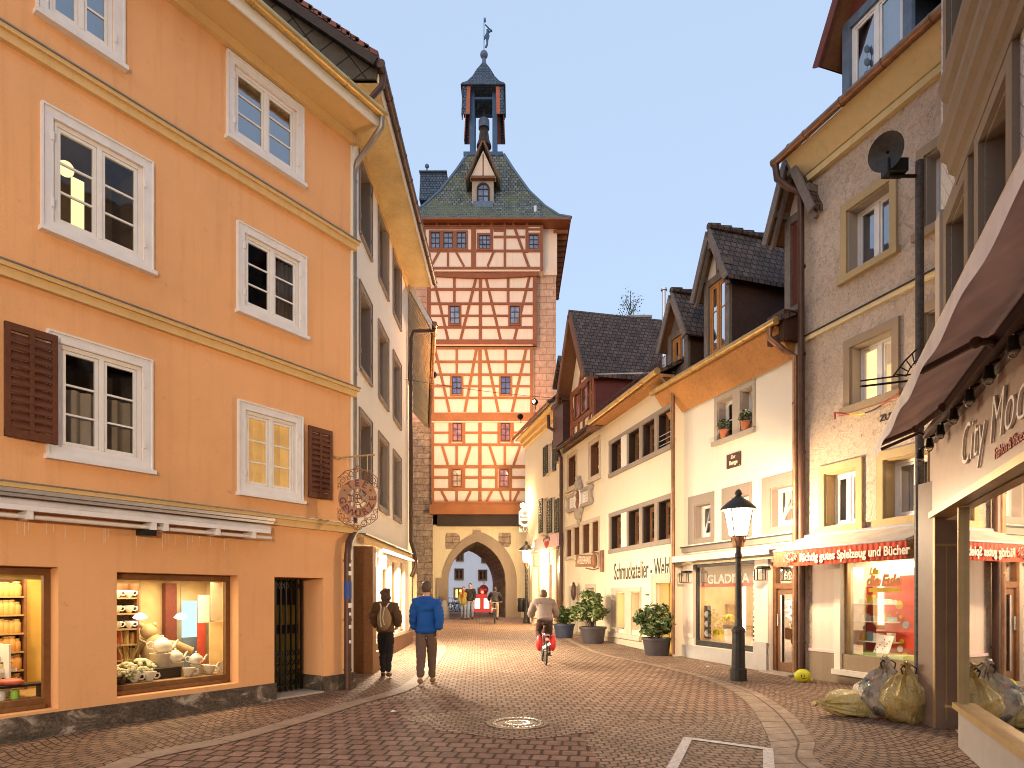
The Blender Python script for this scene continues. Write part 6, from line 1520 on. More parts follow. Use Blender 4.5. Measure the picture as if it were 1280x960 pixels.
for h in ups: window(hf, FF, h, o=-.2, nx=1, ny=2, frame='window_white', pane='pane_dark', inside='room_brown', lining='grey_stone', fw=.05, curtain='lace_white', curtain_frac=(.1, .9, .1, .95))
fr_ = [FF.rect(861, 620, 680, 893, 613, 675), FF.rect(903, 610, 675, 940, 603, 670), FF.rect(953, 600, 670, 999, 589, 666)]
za = sum(h[2] for h in fr_) / 3; zbb = sum(h[3] for h in fr_) / 3
for fr, h in zip(fr_, low):
    m = MB()
    for (a, b, c_, d_) in ((fr[0], h[0], za, zbb), (h[1], fr[1], za, zbb), (h[0], h[1], h[3], zbb), (h[0], h[1], za, h[2])): m.fb(FF, a, b, .001, .025, c_, d_)
    m.build('window_surround', 'taupe_paint', hf)
    window(hf, FF, h, o=-.17, nx=1, ny=2, frame='window_white', pane='pane_dark', inside='room_brown', lining='taupe_paint', fw=.09, sash=.06, tilt=.16, bar=.04, curtain='lace_white', curtain_frac=(0, .9, 0, .95))
m = MB(); m.fb(FF, 0, UG - .05, 0, .08, zf(860, 690) - .02, zf(860, 690) + .10); m.mi = 1; m.fb(FF, 0, UG - .05, 0, .12, zf(860, 690) + .1, zf(860, 690) + .13); m.build('ledge', ['taupe_paint', 'dark_iron'], hf)
zc = zf(860, 696)
ca = empty('canvas_canopy', WF((UG) / 2, zc - .2, .3), 'narrow white canvas blind folded above the glazed shop front', 'awning')
c0_ = FF.u(842.5, .45); m = MB(); m.fb(FF, c0_, FF.u(985), .02, .5, zc - .06, zc - .01); m.fb(FF, c0_, FF.u(985), .46, .5, zc - .16, zc - .06); m.build('canvas', 'awning_white', ca)
m = MB(); m.fb(FF, c0_, FF.u(985), .01, .1, zc - .22, zc - .065); m.build('cassette', 'aluminium', ca)
# shop front
m = MB(); zt = shF[3]; u_l, u_r = FF.u(857), FF.u(998)
m.fb(FF, u_l, u_r, .0, .06, zt + .02, zt + .28); m.fb(FF, FF.u(853), u_r, .0, .1, zt + .0, zt + .06); m.build('fascia_beam', 'gold_trim', hf)
for (a, b, o_, z_) in ((FF.u(853), shF[0], .04, .55), (shF[1], dF[0] - .02, .05, .6), (dF[1] + .02, UG - .15, .05, .6)): m = MB(); m.fb(FF, a, b, 0, o_, z_, zt); m.build('pilaster', 'pink_render', hf)
m = MB(); m.fb(FF, FF.u(853), FF.u(961), 0, .07, -.2, shF[2] - .02); m.fb(FF, shF[1], dF[0] - .02, .07, .09, -.2, .62); m.fb(FF, dF[1] + .02, UG - .15, 0, .08, -.2, .62); m.build('plinth', 'grey_panel', hf)
w = shop_window(hf, FF, shF, -.04, 'dark_iron', 1.6, 'room_wall', fw=.07, bot=.12, top=.07, floor_m='pale_stone', lit=(30, (1, .85, .62)))
m = MB(); zt0, zt1 = zf(880, 734), zf(880, 711); m.fb(FF, shF[0] + .08, shF[1] - .08, -.16, -.10, zt0, shF[3] - .075); m.build('sign_panel', 'taupe_paint', w)
m = MB(); m.fb(FF, shF[0] + .2, shF[1] - .08, -.098, -.094, zt0, zt0 + .12); m.build('red_stripe', 'letter_red', w)
a = FF.uz(881, 725)[0]; b = FF.uz(930, 723)[0]
text('letter', 'GLADINA', .30, WF((a + b) / 2 + .03, zf(905, 724), -.085), FF.d, (0, 0, 1), 'letter_white', w, .006, fit=(b - a) * 1.06, bold=.006)
text('letter', 'GLAMOUR & MODE', .20, WF(FF.u(942), zf(942, 765), -.06), (0, 0, 1), -FF.d, 'letter_white', w, .003, bold=.006)
m = MB(); m.fb(FF, FF.u(937), FF.u(945), -.09, -.085, shF[2] + .14, zt0 - .5); m.build('decal_strip', 'dark_iron', w)
m = MB(); m.fb(FF, FF.u(872), FF.u(880), -.20, -.19, zf(872, 805) + .14, zf(872, 757)); m.build('poster', 'dark_iron', w)
for k in range(3): m = MB(); q = WF(FF.u(876), zf(876, 768 + 12 * k), -.185); m.ball(q, (.07, .012, .08)); m.build('poster_motif', 'letter_white', w)
m = MB(); m.fb(FF, FF.u(905), FF.u(908.5), -1.2, -1.18, zf(906, 754), zf(906, 728)); m.fb(FF, FF.u(925, -.8), FF.u(928, -.8), -.9, -.88, zf(930, 795), zf(930, 732)); m.build('light_strip', 'lit_strip', w)
m = MB(); m.fb(FF, FF.u(913, -1.3), FF.u(921, -1.3), -1.5, -1.46, zf(917, 749, -1.3), zf(917, 735, -1.3)); m.build('screen', 'screen_blue', w)
def vase(p, r, h, mat, label):
    m = MB(); m.lathe([(r * .7, 0), (r, h * .3), (r * .8, h * .8), (r * .95, h)], p, 14, cap=True); return tag(m.build('vase', mat, loc=p, smooth=True), label, 'vase')
zs = shF[2] + .12
vase(WF(FF.u(893, -.4), zs, -.45), .09, .26, 'flower_yellow', 'yellow glass vase, left of two in the glazed shop front')
vase(WF(FF.u(901, -.4), zs, -.45), .10, .28, 'flower_yellow', 'yellow glass vase, right of two in the glazed shop front')
vase(WF(FF.u(909, -.45), zs, -.5), .13, .34, 'porcelain', 'white pot holding the yellow flowers in the glazed shop front')
bouquet(WF(FF.u(909, -.45), zs + .3, -.5), .26, 80, 'bunch of yellow flowers in the glazed shop front', 'flower_yellow')
vase(WF(FF.u(921, -.4), zs, -.42), .1, .22, 'terracotta', 'reddish pot just left of the lamp post in the glazed shop front')
vase(WF(FF.u(933, -.4), zs, -.42), .12, .3, 'porcelain', 'white pot at the right end of the glazed shop front')
m = MB(); p = WF(FF.u(890, -1.0), zs + .9, -1.0); m.fb(FF, FF.u(884, -1.0), FF.u(915, -1.0), -1.2, -.9, zs + .85, zs + .9); m.fb(FF, FF.u(885, -1.0), FF.u(887, -1.0), -1.2, -.9, zs, zs + .85); m.fb(FF, FF.u(912, -1.0), FF.u(914, -1.0), -1.2, -.9, zs, zs + .85)
tag(m.build('display_table', 'oak', loc=p), 'plain wooden display table at the back of the glazed shop front', 'table')
m = MB(); q = WF(FF.u(885, -.6), zs, -.6)
for k in range(10): a_ = random.random() * 6.28; m.tube([q, q + V((math.cos(a_) * .1, math.sin(a_) * .1, .6)), q + V((math.cos(a_) * .35, math.sin(a_) * .3, 1.1 + .3 * random.random()))], [.008, .006, .003], 5)
tag(m.build('dried_branches', 'bark', loc=q), 'dried branches standing at the left of the glazed shop front', 'branches')
# door 62
u0, u1, z0, z1 = dF; ztr = zf(963, 733)
m = MB(); f = .09
for (a, b, c_, d_) in ((u0, u0 + f, z0, z1), (u1 - f, u1, z0, z1), (u0 + f, u1 - f, z1 - f, z1), (u0 + f, u1 - f, ztr - .05, ztr + .06)): m.fb(FF, a, b, -.16, -.06, c_, d_)
dr = m.build('door_frame', 'brown_wood', hf)
m = MB(); a, b = u0 + f + .01, u1 - f - .01
for (x0, x1, y0, y1) in ((a, a + .11, z0 + .02, ztr - .06), (b - .11, b, z0 + .02, ztr - .06), (a + .11, b - .11, ztr - .17, ztr - .06), (a + .11, b - .11, z0 + .02, z0 + .2)): m.fb(FF, x0, x1, -.15, -.10, y0, y1)
m.build('door_leaf', 'brown_wood', dr)
m = MB(); m.quad(WF(a + .11, z0 + .2, -.125), WF(b - .11, z0 + .2, -.125), WF(b - .11, ztr - .17, -.125), WF(a + .11, ztr - .17, -.125)); m.quad(WF(u0 + f, ztr + .06, -.12), WF(u1 - f, ztr + .06, -.12), WF(u1 - f, z1 - f, -.12), WF(u0 + f, z1 - f, -.12)); m.build('pane', 'pane_dark', dr)
m = MB(); m.fb(FF, u0, u1, -1.3, -1.25, z0, z1); m.fb(FF, u0 - .02, u0, -1.3, -.18, z0, z1); m.fb(FF, u1, u1 + .02, -1.3, -.18, z0, z1); m.build('hall', 'room_wall', dr)
m = MB(); m.fb(FF, (a + b) / 2 - .14, (a + b) / 2 + .1, -.9, -.86, z0 + .2, z0 + 1.7); m.build('curtain', 'lace_warm', dr)
m = MB(); m.tube([WF(a + .055, z0 + .95, -.06), WF(a + .055, z0 + 1.2, -.06)], .014, 8); m.tube([WF(a + .055, z0 + 1.05, -.06), WF(a + .055, z0 + 1.05, -.1)], .01, 6); m.build('handle', 'chrome', dr)
m = MB(); m.fb(FF, a + .105, a + .13, -.098, -.085, z0 + .2, ztr - .18); m.build('edge_strip', 'aluminium', dr)
text('house_number', '62', .24, WF((u0 + u1) / 2 + .03, (ztr + z1) / 2 - .04, -.11), FF.d, (0, 0, 1), 'letter_grey', dr, .003)
text('letter', 'AMI', .24, WF((a + b) / 2 + .05, ztr - .48, -.118), (0, 0, 1), -FF.d, 'letter_white', dr, .003, bold=.01)
m = MB(); m.fb(FF, u0 - .05, u1 + .05, -.2, .25, -.05, .04); m.build('step', 'grey_stone', dr)
for px, py, nm in ((855, 722, 'left'), (950, 718, 'right')):
    q = WF(FF.u(px, .2), zf(px, py, .2), .2); t = empty('wall_lamp', WF(FF.u(px, .2), q.z, 0), 'square black wall lamp at the %s end of the glazed shop front' % nm, 'lamp', 'square wall lamps')
    m = MB(); s = .085
    for dx in (-s, s):
        for dy in (-s, s): m.box(q.x + dx - .008, q.x + dx + .008, q.y + dy - .008, q.y + dy + .008, q.z - .12, q.z + .12)
    for dz in (-.12, .12): m.box(q.x - s, q.x + s, q.y - s, q.y + s, q.z + dz - .008, q.z + dz + .008)
    uq = FF.u(px, .2); m.fb(FF, uq - .04, uq + .12, .05, .26, q.z + .13, q.z + .17); m.build('frame', 'black_iron', t)
    m = MB(); m.box(q.x - s + .01, q.x + s - .01, q.y - s + .01, q.y + s - .01, q.z - .11, q.z + .11); m.build('glass', 'pane_clear', t)
# eaves
m = MB(); ov = .5; o0 = ov
m.hexa([WF(-.15, zE2 - .34, .06), WF(UG - .2, zE2 - .34, .06), WF(UG - .2, zE2 + .22, ov), WF(-.15, zE2 + .22, ov), WF(-.15, zE2 + .1, .0), WF(UG - .2, zE2 + .1, .0), WF(UG - .2, zE2 + .28, ov), WF(-.15, zE2 + .28, ov)]); m.build('eaves_board', 'eave_wood', hf)
gutter('gutter', WF(-.2, zE2 + .32, ov + .06), WF(UG - .12, zE2 + .32, ov + .06), .075, 'brass_gutter', hf)
m = MB(); Q = [WF(-.2, zE2 + .3, ov), WF(UG, zE2 + .3, ov), WF(UG, zE2 + 2.2, -4), WF(-.2, zE2 + 2.2, -4)]; m.hexa(Q + [p + V((0, 0, .1)) for p in Q]); m.build('roof', 'brown_tiles', hf)
ug = UG - .08
pipe('downpipe', [WF(ug - .22, zE2 + .26, .56), WF(ug - .22, zE2 + .05, .56), WF(ug - .1, zE2 - .22, .3), WF(ug, zE2 - .35, .12), WF(ug, .1, .12)], .06, 'copper', hf, [WF(ug, z, .12) for z in (5.4, 3.4, 2, .6)])
m = MB(); m.fb(FF, ug - .45, ug + .02, -.1, .42, zE2 + .0 - .02, zE2 + .55); m.build('gutter_box', 'brown_metal', hf)
oo = -.15
dormer(hf, FF, FF.u(883, oo), FF.u(913.5, oo), oo, zf(898, 440, oo), zf(898, 343, oo), zf(887, 287, oo + .28), 3.0, .20, .28, 'grey_boards', 'dark_cladding', 'brown_tiles', 'eave_wood', 'house_render', 'rafters')
wdt = FF.u(913.5, oo) - FF.u(883, oo); uL3 = FF.u(984.5, oo)
dormer(hf, FF, uL3, uL3 + wdt * .95, oo, zf(898, 440, oo), zf(898, 343, oo), zf(887, 287, oo + .28), 3.0, .20, .4, 'grey_boards', 'dark_cladding', 'brown_tiles', 'red_cladding', 'house_render', 'rafters')
# plaque and flower pots
pq = empty('house_plaque', WF(FF.u(918), zf(918, 575), .03), 'dark brown name plaque with gilt lettering on the white house', 'plaque')
r = FF.rect(909.5, 569, 586, 927, 564, 582.5); m = MB(); m.fb(FF, r[0], r[1], .01, .03, r[2], r[3]); m.build('plate', 'brown_metal', pq)
uc, zc = (r[0] + r[1]) / 2, (r[2] + r[3]) / 2
text('letter', 'Zur', .10, WF(uc - .01, zc + .08, .033), FF.d, (0, 0, 1), 'cream_letter', pq, .002, bold=.004); text('letter', 'Burge', .125, WF(uc, zc - .05, .033), FF.d, (0, 0, 1), 'cream_letter', pq, .002, bold=.005)
m = MB()
for a in (r[0] + .02, r[1] - .02):
    for z in (r[2] + .02, r[3] - .02): m.ball(WF(a, z, .035), .016, 8, 6)
m.build('screw', 'chrome', pq)
def leafy(mb, c, r, n, s, stretch=1.0, fn=None):
    c = V(c)
    for k in range(n):
        d = V((random.gauss(0, 1), random.gauss(0, 1), random.gauss(0, 1))).normalized(); rr = r * (.45 + .55 * random.random() ** .6)
        p = c + V((d.x * rr, d.y * rr, d.z * rr * stretch))
        a = V((random.gauss(0, 1), random.gauss(0, 1), random.gauss(0, .7))).normalized(); b = a.cross(d if abs(a.dot(d)) < .9 else V((0, 0, 1))).normalized(); l = s * (.7 + .6 * random.random())
        mb.add([p - a * l, p + b * l * .38 + d * l * .12, p + a * l, p - b * l * .38 + d * l * .12], [(0, 1, 2, 3)])
for (a, b), nm, fl in ((up[0], 'left', 'leaf_mid'), (up[1], 'right', 'flower_cream')):
    p = WF((a + b) / 2 - .02, zu0 + .005, .0); p = WF((a + b) / 2 - .0, UPR[2] + .105, .03)
    t = empty('window_flowerpot', p, 'terracotta flowerpot in the %s half of the twin grey window' % nm + (' with pale blossom' if nm == 'right' else ''), 'flowerpot', 'flowerpots on the twin window')
    m = MB(); m.lathe([(.085, 0), (.115, .17), (.125, .17), (.125, .2), (.1, .2)], p, 16); m.build('pot', 'terracotta', t, smooth=True)
    m = MB(); leafy(m, p + V((0, 0, .3)), .17, 110, .045); m.build('foliage', 'leaf_dark', t)
    if nm == 'right': m = MB(); [m.ball(p + V((random.uniform(-.12, .12), random.uniform(-.1, .1), .36 + .1 * random.random())), .022, 6, 4) for k in range(10)]; m.build('blossom', 'flower_cream', t)

# ================================================================ rough cast house
hg = empty('rough_cast_house', WF((UG + UGE) / 2, 0), 'rough cast brown plaster house with stone framed windows and a toy shop', 'house')
zG = 9.72
wg = {'t1': FF.rect(1060, 258, 345, 1114, 233, 313), 't2': FF.rect(1157, 178, 278, 1180, 166, 262), 'm1': FF.rect(1064, 436, 510, 1117, 409, 488), 'm2': FF.rect(1158, 384, 480, 1200),
      'l1': FF.rect(1032, 595, 660, 1072, 582, 652), 'l2': FF.rect(1106, 574, 652, 1168, 562, 640)}
wg['m2'] = (wg['m2'][0], wg['m2'][0] + .8, wg['m1'][2], wg['m1'][3]); wg['t2'] = (wg['t2'][0], wg['t2'][0] + .9, wg['t1'][2], wg['t1'][3])
zz0 = (wg['l1'][2] + wg['l2'][2]) / 2; zz1 = (wg['l1'][3] + wg['l2'][3]) / 2
wg['l1'] = wg['l1'][:2] + (zz0, zz1); wg['l2'] = wg['l2'][:2] + (zz0, zz1)
shG = (FF.u(1055), FF.u(1149), zf(1055, 833), zf(1055, 700))
m = MB(); wall_sheet(m, FF, UG, UGE, -.3, zG, [h + (.22,) for h in wg.values()] + [shG + (.10,)]); shell(m, FF, UG, UGE, -.3, zG, 8); m.build('wall', 'roughcast', hg)
for k, h in wg.items():
    c = .13; m = MB()
    for (a, b, c_, d_) in ((h[0] - c, h[0], h[2], h[3]), (h[1], h[1] + c, h[2], h[3]), (h[0] - c, h[1] + c, h[3], h[3] + c + .02)): m.fb(FF, a, b, .001, .05, c_, d_)
    m.fb(FF, h[0] - c - .05, h[1] + c + .05, .001, .1, h[2] - .12, h[2]); m.build('stone_surround', 'sandstone' if k[0] != 'l' else 'lamplit_stone', hg) if 'lamplit_stone' in MATS else m.build('stone_surround', plaster('lamplit_stone', (.46, .34, .18), amt=.4, bs=40), hg)  # lower surrounds: yellow lamp glow put into the stone colour
    args = dict(o=-.2, nx=2, ny=1, frame='window_white', fw=.07, lining='grey_stone' if k[0] != 'l' else 'lamplit_stone')
    if k == 't1': window(hg, FF, h, pane='pane_sky', curtain='lace_blue', inside='room_dark', **args)
    elif k == 'm1': window(hg, FF, h, pane='pane_clear', inside='lit_room', curtain='lace_warm', curtain_frac=(.5, .98, .6, .98), **args)
    elif k[0] == 'l': window(hg, FF, h, pane='pane_dark', curtain='lace_white', inside='room_dark', **args)
    else: window(hg, FF, h, pane='pane_dark', inside='room_dark', **args)
zc = 6.64
m = MB(); m.fb(FF, UG, UGE, 0, .06, zc - .08, zc); m.mi = 1; m.fb(FF, UG, UGE, 0, .09, zc, zc + .02); m.build('string_course', ['gate_render', 'dark_iron'], hg)
m = MB(); m.fb(FF, UG - .02, UGE, 0, .10, zG - .12, zG); m.hexa([WF(UG - .02, zG, 0), WF(UGE, zG, 0), WF(UGE, zG + .02, .12), WF(UG - .02, zG + .02, .12), WF(UG - .02, zG + .38, 0), WF(UGE, zG + .38, 0), WF(UGE, zG + .38, .42), WF(UG - .02, zG + .38, .42)]); m.build('cornice', plaster('cornice_yellow', (.66, .52, .27), amt=.6), hg)
gutter('gutter', WF(UG - .25, zG + .42, .5), WF(UGE, zG + .42, .5), .08, 'copper', hg)
m = MB(); Q = [WF(UG - .1, zG + .4, .45), WF(UGE, zG + .4, .45), WF(UGE, zG + 4.4, -3.6), WF(UG - .1, zG + 4.4, -3.6)]; m.hexa(Q + [p + V((0, 0, .1)) for p in Q]); m.build('roof', 'brown_tiles', hg)
pipe('downpipe', [WF(UG - .2, zG + .36, .5), WF(UG - .2, zG + .1, .46), WF(UG - .04, zG - .14, .35), WF(UG + .08, zG - .3, .14), WF(UG + .08, .08, .12)], .065, 'brown_metal', hg, [WF(UG + .08, z, .12) for z in (8, 6.3, 4.4, 2.2, .7)])
oo = .0
dormer(hg, FF, FF.u(1057, oo), FF.u(1057, oo) + 1.35, oo, zf(1075, 128, oo), zf(1062, 45, oo) + .25, zf(1062, 45, oo) + 1.45, 3.0, .32, .35, 'slate_blue', 'black_iron', 'red_tiles', 'window_white', 'red_cladding', 'red')
m = MB(); uu = FF.u(1085, oo); 
for k in range(3): m.ball(WF(uu, zf(1085, 62 + 16 * k, oo), .02), (.06, .02, .07), 8, 6)
m.tube([WF(uu, zf(1085, 55, oo), .02), WF(uu, zf(1085, 105, oo), .02)], .006, 4); m.build('window_ornament', 'slate_blue', hg)
m = MB(); zt = zf(1100, 668); m.fb(FF, UG + .2, UGE, 0, .12, zz0 - .26, zz0 - .14); m.build('shop_cornice', 'lamplit_stone', hg)
m = MB(); m.fb(FF, UG + .18, UGE, 0, .045, -.2, .55); m.mi = 1; m.fb(FF, UG + .18, shG[0] - .14, 0, .06, .55, .60); m.fb(FF, shG[1] + .1, UGE, 0, .06, .55, .60); m.build('plinth', ['speckled_stone', 'sign_pink'], hg)
m = MB(); m.fb(FF, UG + .25, shG[0] - .14, 0, .02, .6, 2.6); m.fb(FF, shG[1] + .1, UGE, 0, .02, .6, 2.6); m.build('shop_render', 'pink_render', hg)
m = MB(); m.fb(FF, shG[0] - .14, shG[0], 0, .09, shG[2] - .05, 2.6); m.fb(FF, shG[1], shG[1] + .1, 0, .09, shG[2] - .05, 2.6); m.fb(FF, shG[0] - .14, shG[1] + .1, 0, .16, shG[2] - .14, shG[2] - .05); m.build('shop_surround', 'house_render', hg)
wS = shop_window(hg, FF, shG, -.03, 'gold_trim', .75, 'lit_toy' if 'lit_toy' in MATS else (plain('lit_toy', (.8, .7, .5), .8) and 'lit_toy'), fw=.05, bot=.1, top=.05, floor_m='window_white', lit=(9, (1, .82, .55)))
m = MB(); m.fb(FF, shG[0] + .06, shG[1] - .06, -.70, -.62, shG[3] - .16, shG[3] - .05); m.build('light_strip', 'lit_strip', wS)
m = MB()
for a, b in (((1077, -.5), (1090, -.5)), ((1119, -.5), (1141, -.5))): m.fb(FF, FF.u(a[0], -.4), FF.u(b[0], -.4), -.52, -.50, shG[2] + .1, shG[3] - .3 - (.18 if a[0] < 1100 else 0))
m.fb(FF, FF.u(1066, -.6), FF.u(1135, -.6), -.70, -.68, shG[2] + .1, shG[3] - .35); m.build('red_back_panel', plain('toy_red', (.72, .065, .03), .6, bstr=0), wS)
def dot(px, py, rr, mat):
    m = MB(); q = FF.uz(px, py, -.495); m.fprism(FF, [(q[0] + rr * math.cos(k / 18 * 6.283), q[1] + rr * math.sin(k / 18 * 6.283)) for k in range(18)], -.5, -.49); m.build('spot', mat, wS)
plain('spot_yellow', (.85, .55, .03), .6); plain('spot_blue', (.4, .62, .68), .6)
for px, py, rr, mt in ((1083, 773, .075, 'spot_yellow'), (1083, 757, .028, 'spot_yellow'), (1084, 792, .025, 'sign_white'), (1087, 798, .038, 'spot_yellow'), (1083, 816, .06, 'spot_yellow'), (1124, 756, .075, 'spot_yellow'), (1126, 771, .03, 'spot_yellow'), (1132, 781, .06, 'spot_blue'), (1121, 766, .014, 'sign_white'), (1127, 802, .04, 'spot_yellow'), (1125, 811, .055, 'sign_white'), (1131, 821, .07, 'spot_yellow')): dot(px, py, rr, mt)
shz = [zf(1100, y, -.35) for y in (756, 778, 803)]
for z in shz:
    m = MB(); m.fb(FF, FF.u(1062, -.35), FF.u(1118, -.35), -.48, -.22, z, z + .018); m.build('shelf', 'window_white', wS)
m = MB(); m.fb(FF, FF.u(1060, -.35), FF.u(1142, -.35), -.48, -.12, shG[2] + .1, shG[2] + .28); m.build('display_step', plain('pale_green', (.55, .66, .25), .6), wS)
cnt = 0; clr = ('sign_white', 'spot_blue', 'porcelain', 'window_white', 'spot_yellow')
for si, z in enumerate(shz):
    for k in range(6):
        u_ = FF.u(1066, -.35) + (FF.u(1115, -.35) - FF.u(1066, -.35)) * (k + .3) / 6; hgt = .07 + .09 * random.random(); wd = .05 + .04 * random.random()
        m = MB(); m.fb(FF, u_, u_ + wd * 1.6, -.44, -.34, z + .019, z + .019 + hgt); ci = (k * 2 + si) % 5
        tag(m.build('toy_box', clr[ci], loc=WF(u_, z + .019, -.39)), 'small pale toy box on the %s shelf of the toy shop window' % ('top', 'middle', 'bottom')[si], 'toy box', 'toy boxes on the white shelves')
for px, lab in ((1064, 'left'), (1100, 'middle')):
    u_ = FF.u(px, -.3); m = MB(); z = shG[2] + .29; wd = .3 if px == 1100 else .2
    m.hexa([WF(u_, z, -.16), WF(u_ + wd, z, -.16), WF(u_ + wd, z + .3, -.3), WF(u_, z + .3, -.3), WF(u_, z, -.145), WF(u_ + wd, z, -.145), WF(u_ + wd, z + .3, -.285), WF(u_, z + .3, -.285)])
    t = tag(m.build('picture_card', 'sign_white', loc=WF(u_, z, -.2)), 'white patterned picture card leaning at the %s of the toy shop window' % lab, 'card', 'picture cards in the toy window')
    m = MB()
    for k in range(9):
        a, f = u_ + .03 + (wd - .06) * ((k * 7) % 9) / 9, .05 + .2 * ((k * 5) % 9) / 9; q = WF(a, z + f, -.143 - .14 * f / .3); m.ball(q, (.014, .01, .014), 6, 4)
    m.build('printed_motif', 'spot_yellow' if px == 1064 else 'letter_red', t)
text('letter', 'die Eule', .26, WF(FF.u(1103, -.05), zf(1103, 726), -.05), FF.d, (0, 0, 1), plain('letter_orange', (.75, .27, .06), .5) and 'letter_orange', wS, .004, bold=.012, wx=.8, shear=.3)
text('letter', 'Lila', .16, WF(FF.u(1092, -.05), zf(1092, 714), -.05), FF.d, (0, 0, 1), 'spot_yellow', wS, .004, bold=.008, wx=.8, shear=.3)
m = MB(); r = FF.rect(1083, 735, 740, 1122); m.fb(FF, r[0], r[1], -.052, -.048, r[2], r[3]); m.build('letter_bar', 'spot_yellow', wS)
text('wall_lettering', 'ZUM WOLF', .15, WF(FF.u(1106) + .30, zf(1120, 518), .01), FF.d, (0, 0, 1), 'letter_dark', hg, .004, bold=.004)
text('wall_lettering', 'Baujahr', .09, WF(FF.u(1106) + .16, zf(1120, 528), .01), FF.d, (0, 0, 1), 'letter_dark', hg, .004, bold=.003)
# coloured rope garland
gl = MB(); pts = []
a = WF(FF.u(1049), zf(1049, 516), .1); b = WF(FF.u(1131), zf(1131, 492), .12)
for k in range(13): f = k / 12; pts.append(a.lerp(b, f) - V((0, 0, .17 * math.sin(f * math.pi))))
for i, (mi) in enumerate((0, 1, 2, 3)):
    gl.mi = i; gl.tube(pts[i * 3:i * 3 + 4], .014, 6)
gl.mi = 3; gl.tube([a, a - V((0, 0, .13))], [.02, .012], 6)
tag(gl.build('paper_garland', ['letter_red', 'spot_yellow', 'black_iron', 'letter_red'], loc=a), 'thin coloured paper garland below the middle window of the rough cast house', 'garland')
# toy shop awning
ta = empty('toy_shop_awning', WF(FF.u(1085), 2.6, .3), 'pale awning with a pleated red lettered valance over the toy shop', 'awning')
u0, u1 = FF.u(1007), FF.u(1180); pr = .76; zw, zo, zv = 2.74, 2.44, 2.15
m = MB(); Q = [WF(u0, zo, pr), WF(u1, zo, pr), WF(u1, zw, .06), WF(u0, zw, .06)]; m.hexa(Q + [p + V((0, 0, .015)) for p in Q]); m.build('canopy', 'awning_cream', ta)
m = MB(); n = 90; vs = []
for k in range(n):
    f0, f1 = k / n, (k + 1) / n; w0, w1 = .018 * math.sin(f0 * 170), .018 * math.sin(f1 * 170)
    m.quad(WF(u0 + (u1 - u0) * f0, zo, pr), WF(u0 + (u1 - u0) * f1, zo, pr), WF(u0 + (u1 - u0) * f1, zv, pr + w1), WF(u0 + (u1 - u0) * f0, zv, pr + w0))
m.build('valance', 'valance_red', ta, smooth=True)
m = MB(); m.tube([WF(u0, zo + .01, pr), WF(u1, zo + .01, pr)], .018, 8); m.tube([WF(u0, zw, .08), WF(u1, zw, .08)], .045, 8)
for uu in (u0 + .05, (u0 + u1) / 2, u1 - .1): m.tube([WF(uu, zw - .1, .06), WF(uu + .1, zo + .0, pr - .02)], .015, 6)
m.build('awning_frame', 'aluminium', ta)
ul = FF.u(1006 + 30, pr)
ua, ub = FF.u(1001, pr), FF.u(1139, pr)
text('letter', 'Richtig gutes Spielzeug und Bücher', .205, WF((ua + ub) / 2, (zo + zv) / 2 - .005, pr + .022), FF.d, (0, 0, 1), 'cream_letter', ta, .003, fit=ub - ua, bold=.006)
text('letter', 'Lula', .16, WF(FF.u(1160, pr), zv + .09, pr + .022), FF.d, (0, 0, 1), 'cream_letter', ta, .003, bold=.004, shear=.3)
m = MB(); c0 = FF.u(989, pr)
for k in range(9):
    ang = k * .7; pts = [WF(c0 + .02 * math.cos(ang) * 6 + .05 * math.cos(t), zv + .15 + .06 * math.sin(ang) + .04 * math.sin(t * 1.3), pr + .024) for t in [j * .6 for j in range(10)]]; m.tube(pts, .006, 4)
for k in range(4): m.tube([WF(FF.u(1150, pr) + .05 * k + .02 * math.cos(j), zo - .09 + .03 * math.sin(j * 1.2), pr + .024) for j in range(7)], .006, 4)
m.build('scribble_ornament', 'cream_letter', ta)
pipe_m = MB()
# ================================================================ fashion shop house (near right)
DHv = V((.41, .912)); 
FH = Fac((1.6735 + .45 * 7.9, 7.9), (1.6735 + .45 * -3.5, -3.5), (-5, 8)); WH = FH.W; LH = FH.len
def uh(px, o=0): return FH.u(px, o)
def zh(px, py, o=0): return FH.uz(px, py, o)[1]
hh = empty('fashion_shop_house', WH(3, 0), 'grey house with scale shaped wall tiles above a fashion shop at the right edge', 'house')
uc0 = .35
def uY(Y): return (7.9 - Y) / DHv.y
wins = []
for z0, z1 in ((4.3, 5.72), (7.1, 9.0)):
    for uu in (uh(1189), uh(1231), uh(1231) + (uh(1231) - uh(1189)) * 1.35, uh(1231) + (uh(1231) - uh(1189)) * 3.2):
        wins.append((uu, uu + .85, z0, z1))
m = MB(); wall_sheet(m, FH, uc0, LH, 3.55, 11.5, [h + (.3,) for h in wins]); shell(m, FH, uc0, LH, 3.55, 11.5, 7); m.build('wall', 'scale_tiles', hh)
m = MB(); m.fb(FH, uc0, LH, -7, -2.0, -.3, 3.55); m.build('ground_floor_wall', 'grey_panel', hh)
for h in wins:
    m = MB(); c = .16
    for (a, b, c_, d_) in ((h[0] - c, h[0], h[2], h[3]), (h[1], h[1] + c, h[2], h[3]), (h[0] - c, h[1] + c, h[3], h[3] + .22), (h[0] - c, h[1] + c, h[2] - .15, h[2])): m.fb(FH, a, b, 0.001, .05, c_, d_)
    m.build('stone_surround', 'brown_stone', hh)
    window(hh, FH, h, o=-.28, nx=2, ny=2, frame='brown_wood', pane='pane_dark', inside='room_dark', lining='brown_stone')
m = MB(); prof = [(0, 5.85), (.06, 5.85), (.07, 5.94), (.12, 5.98), (.14, 6.08), (.19, 6.13), (.19, 6.22), (.22, 6.28), (.22, 6.36), (0, 6.48)]
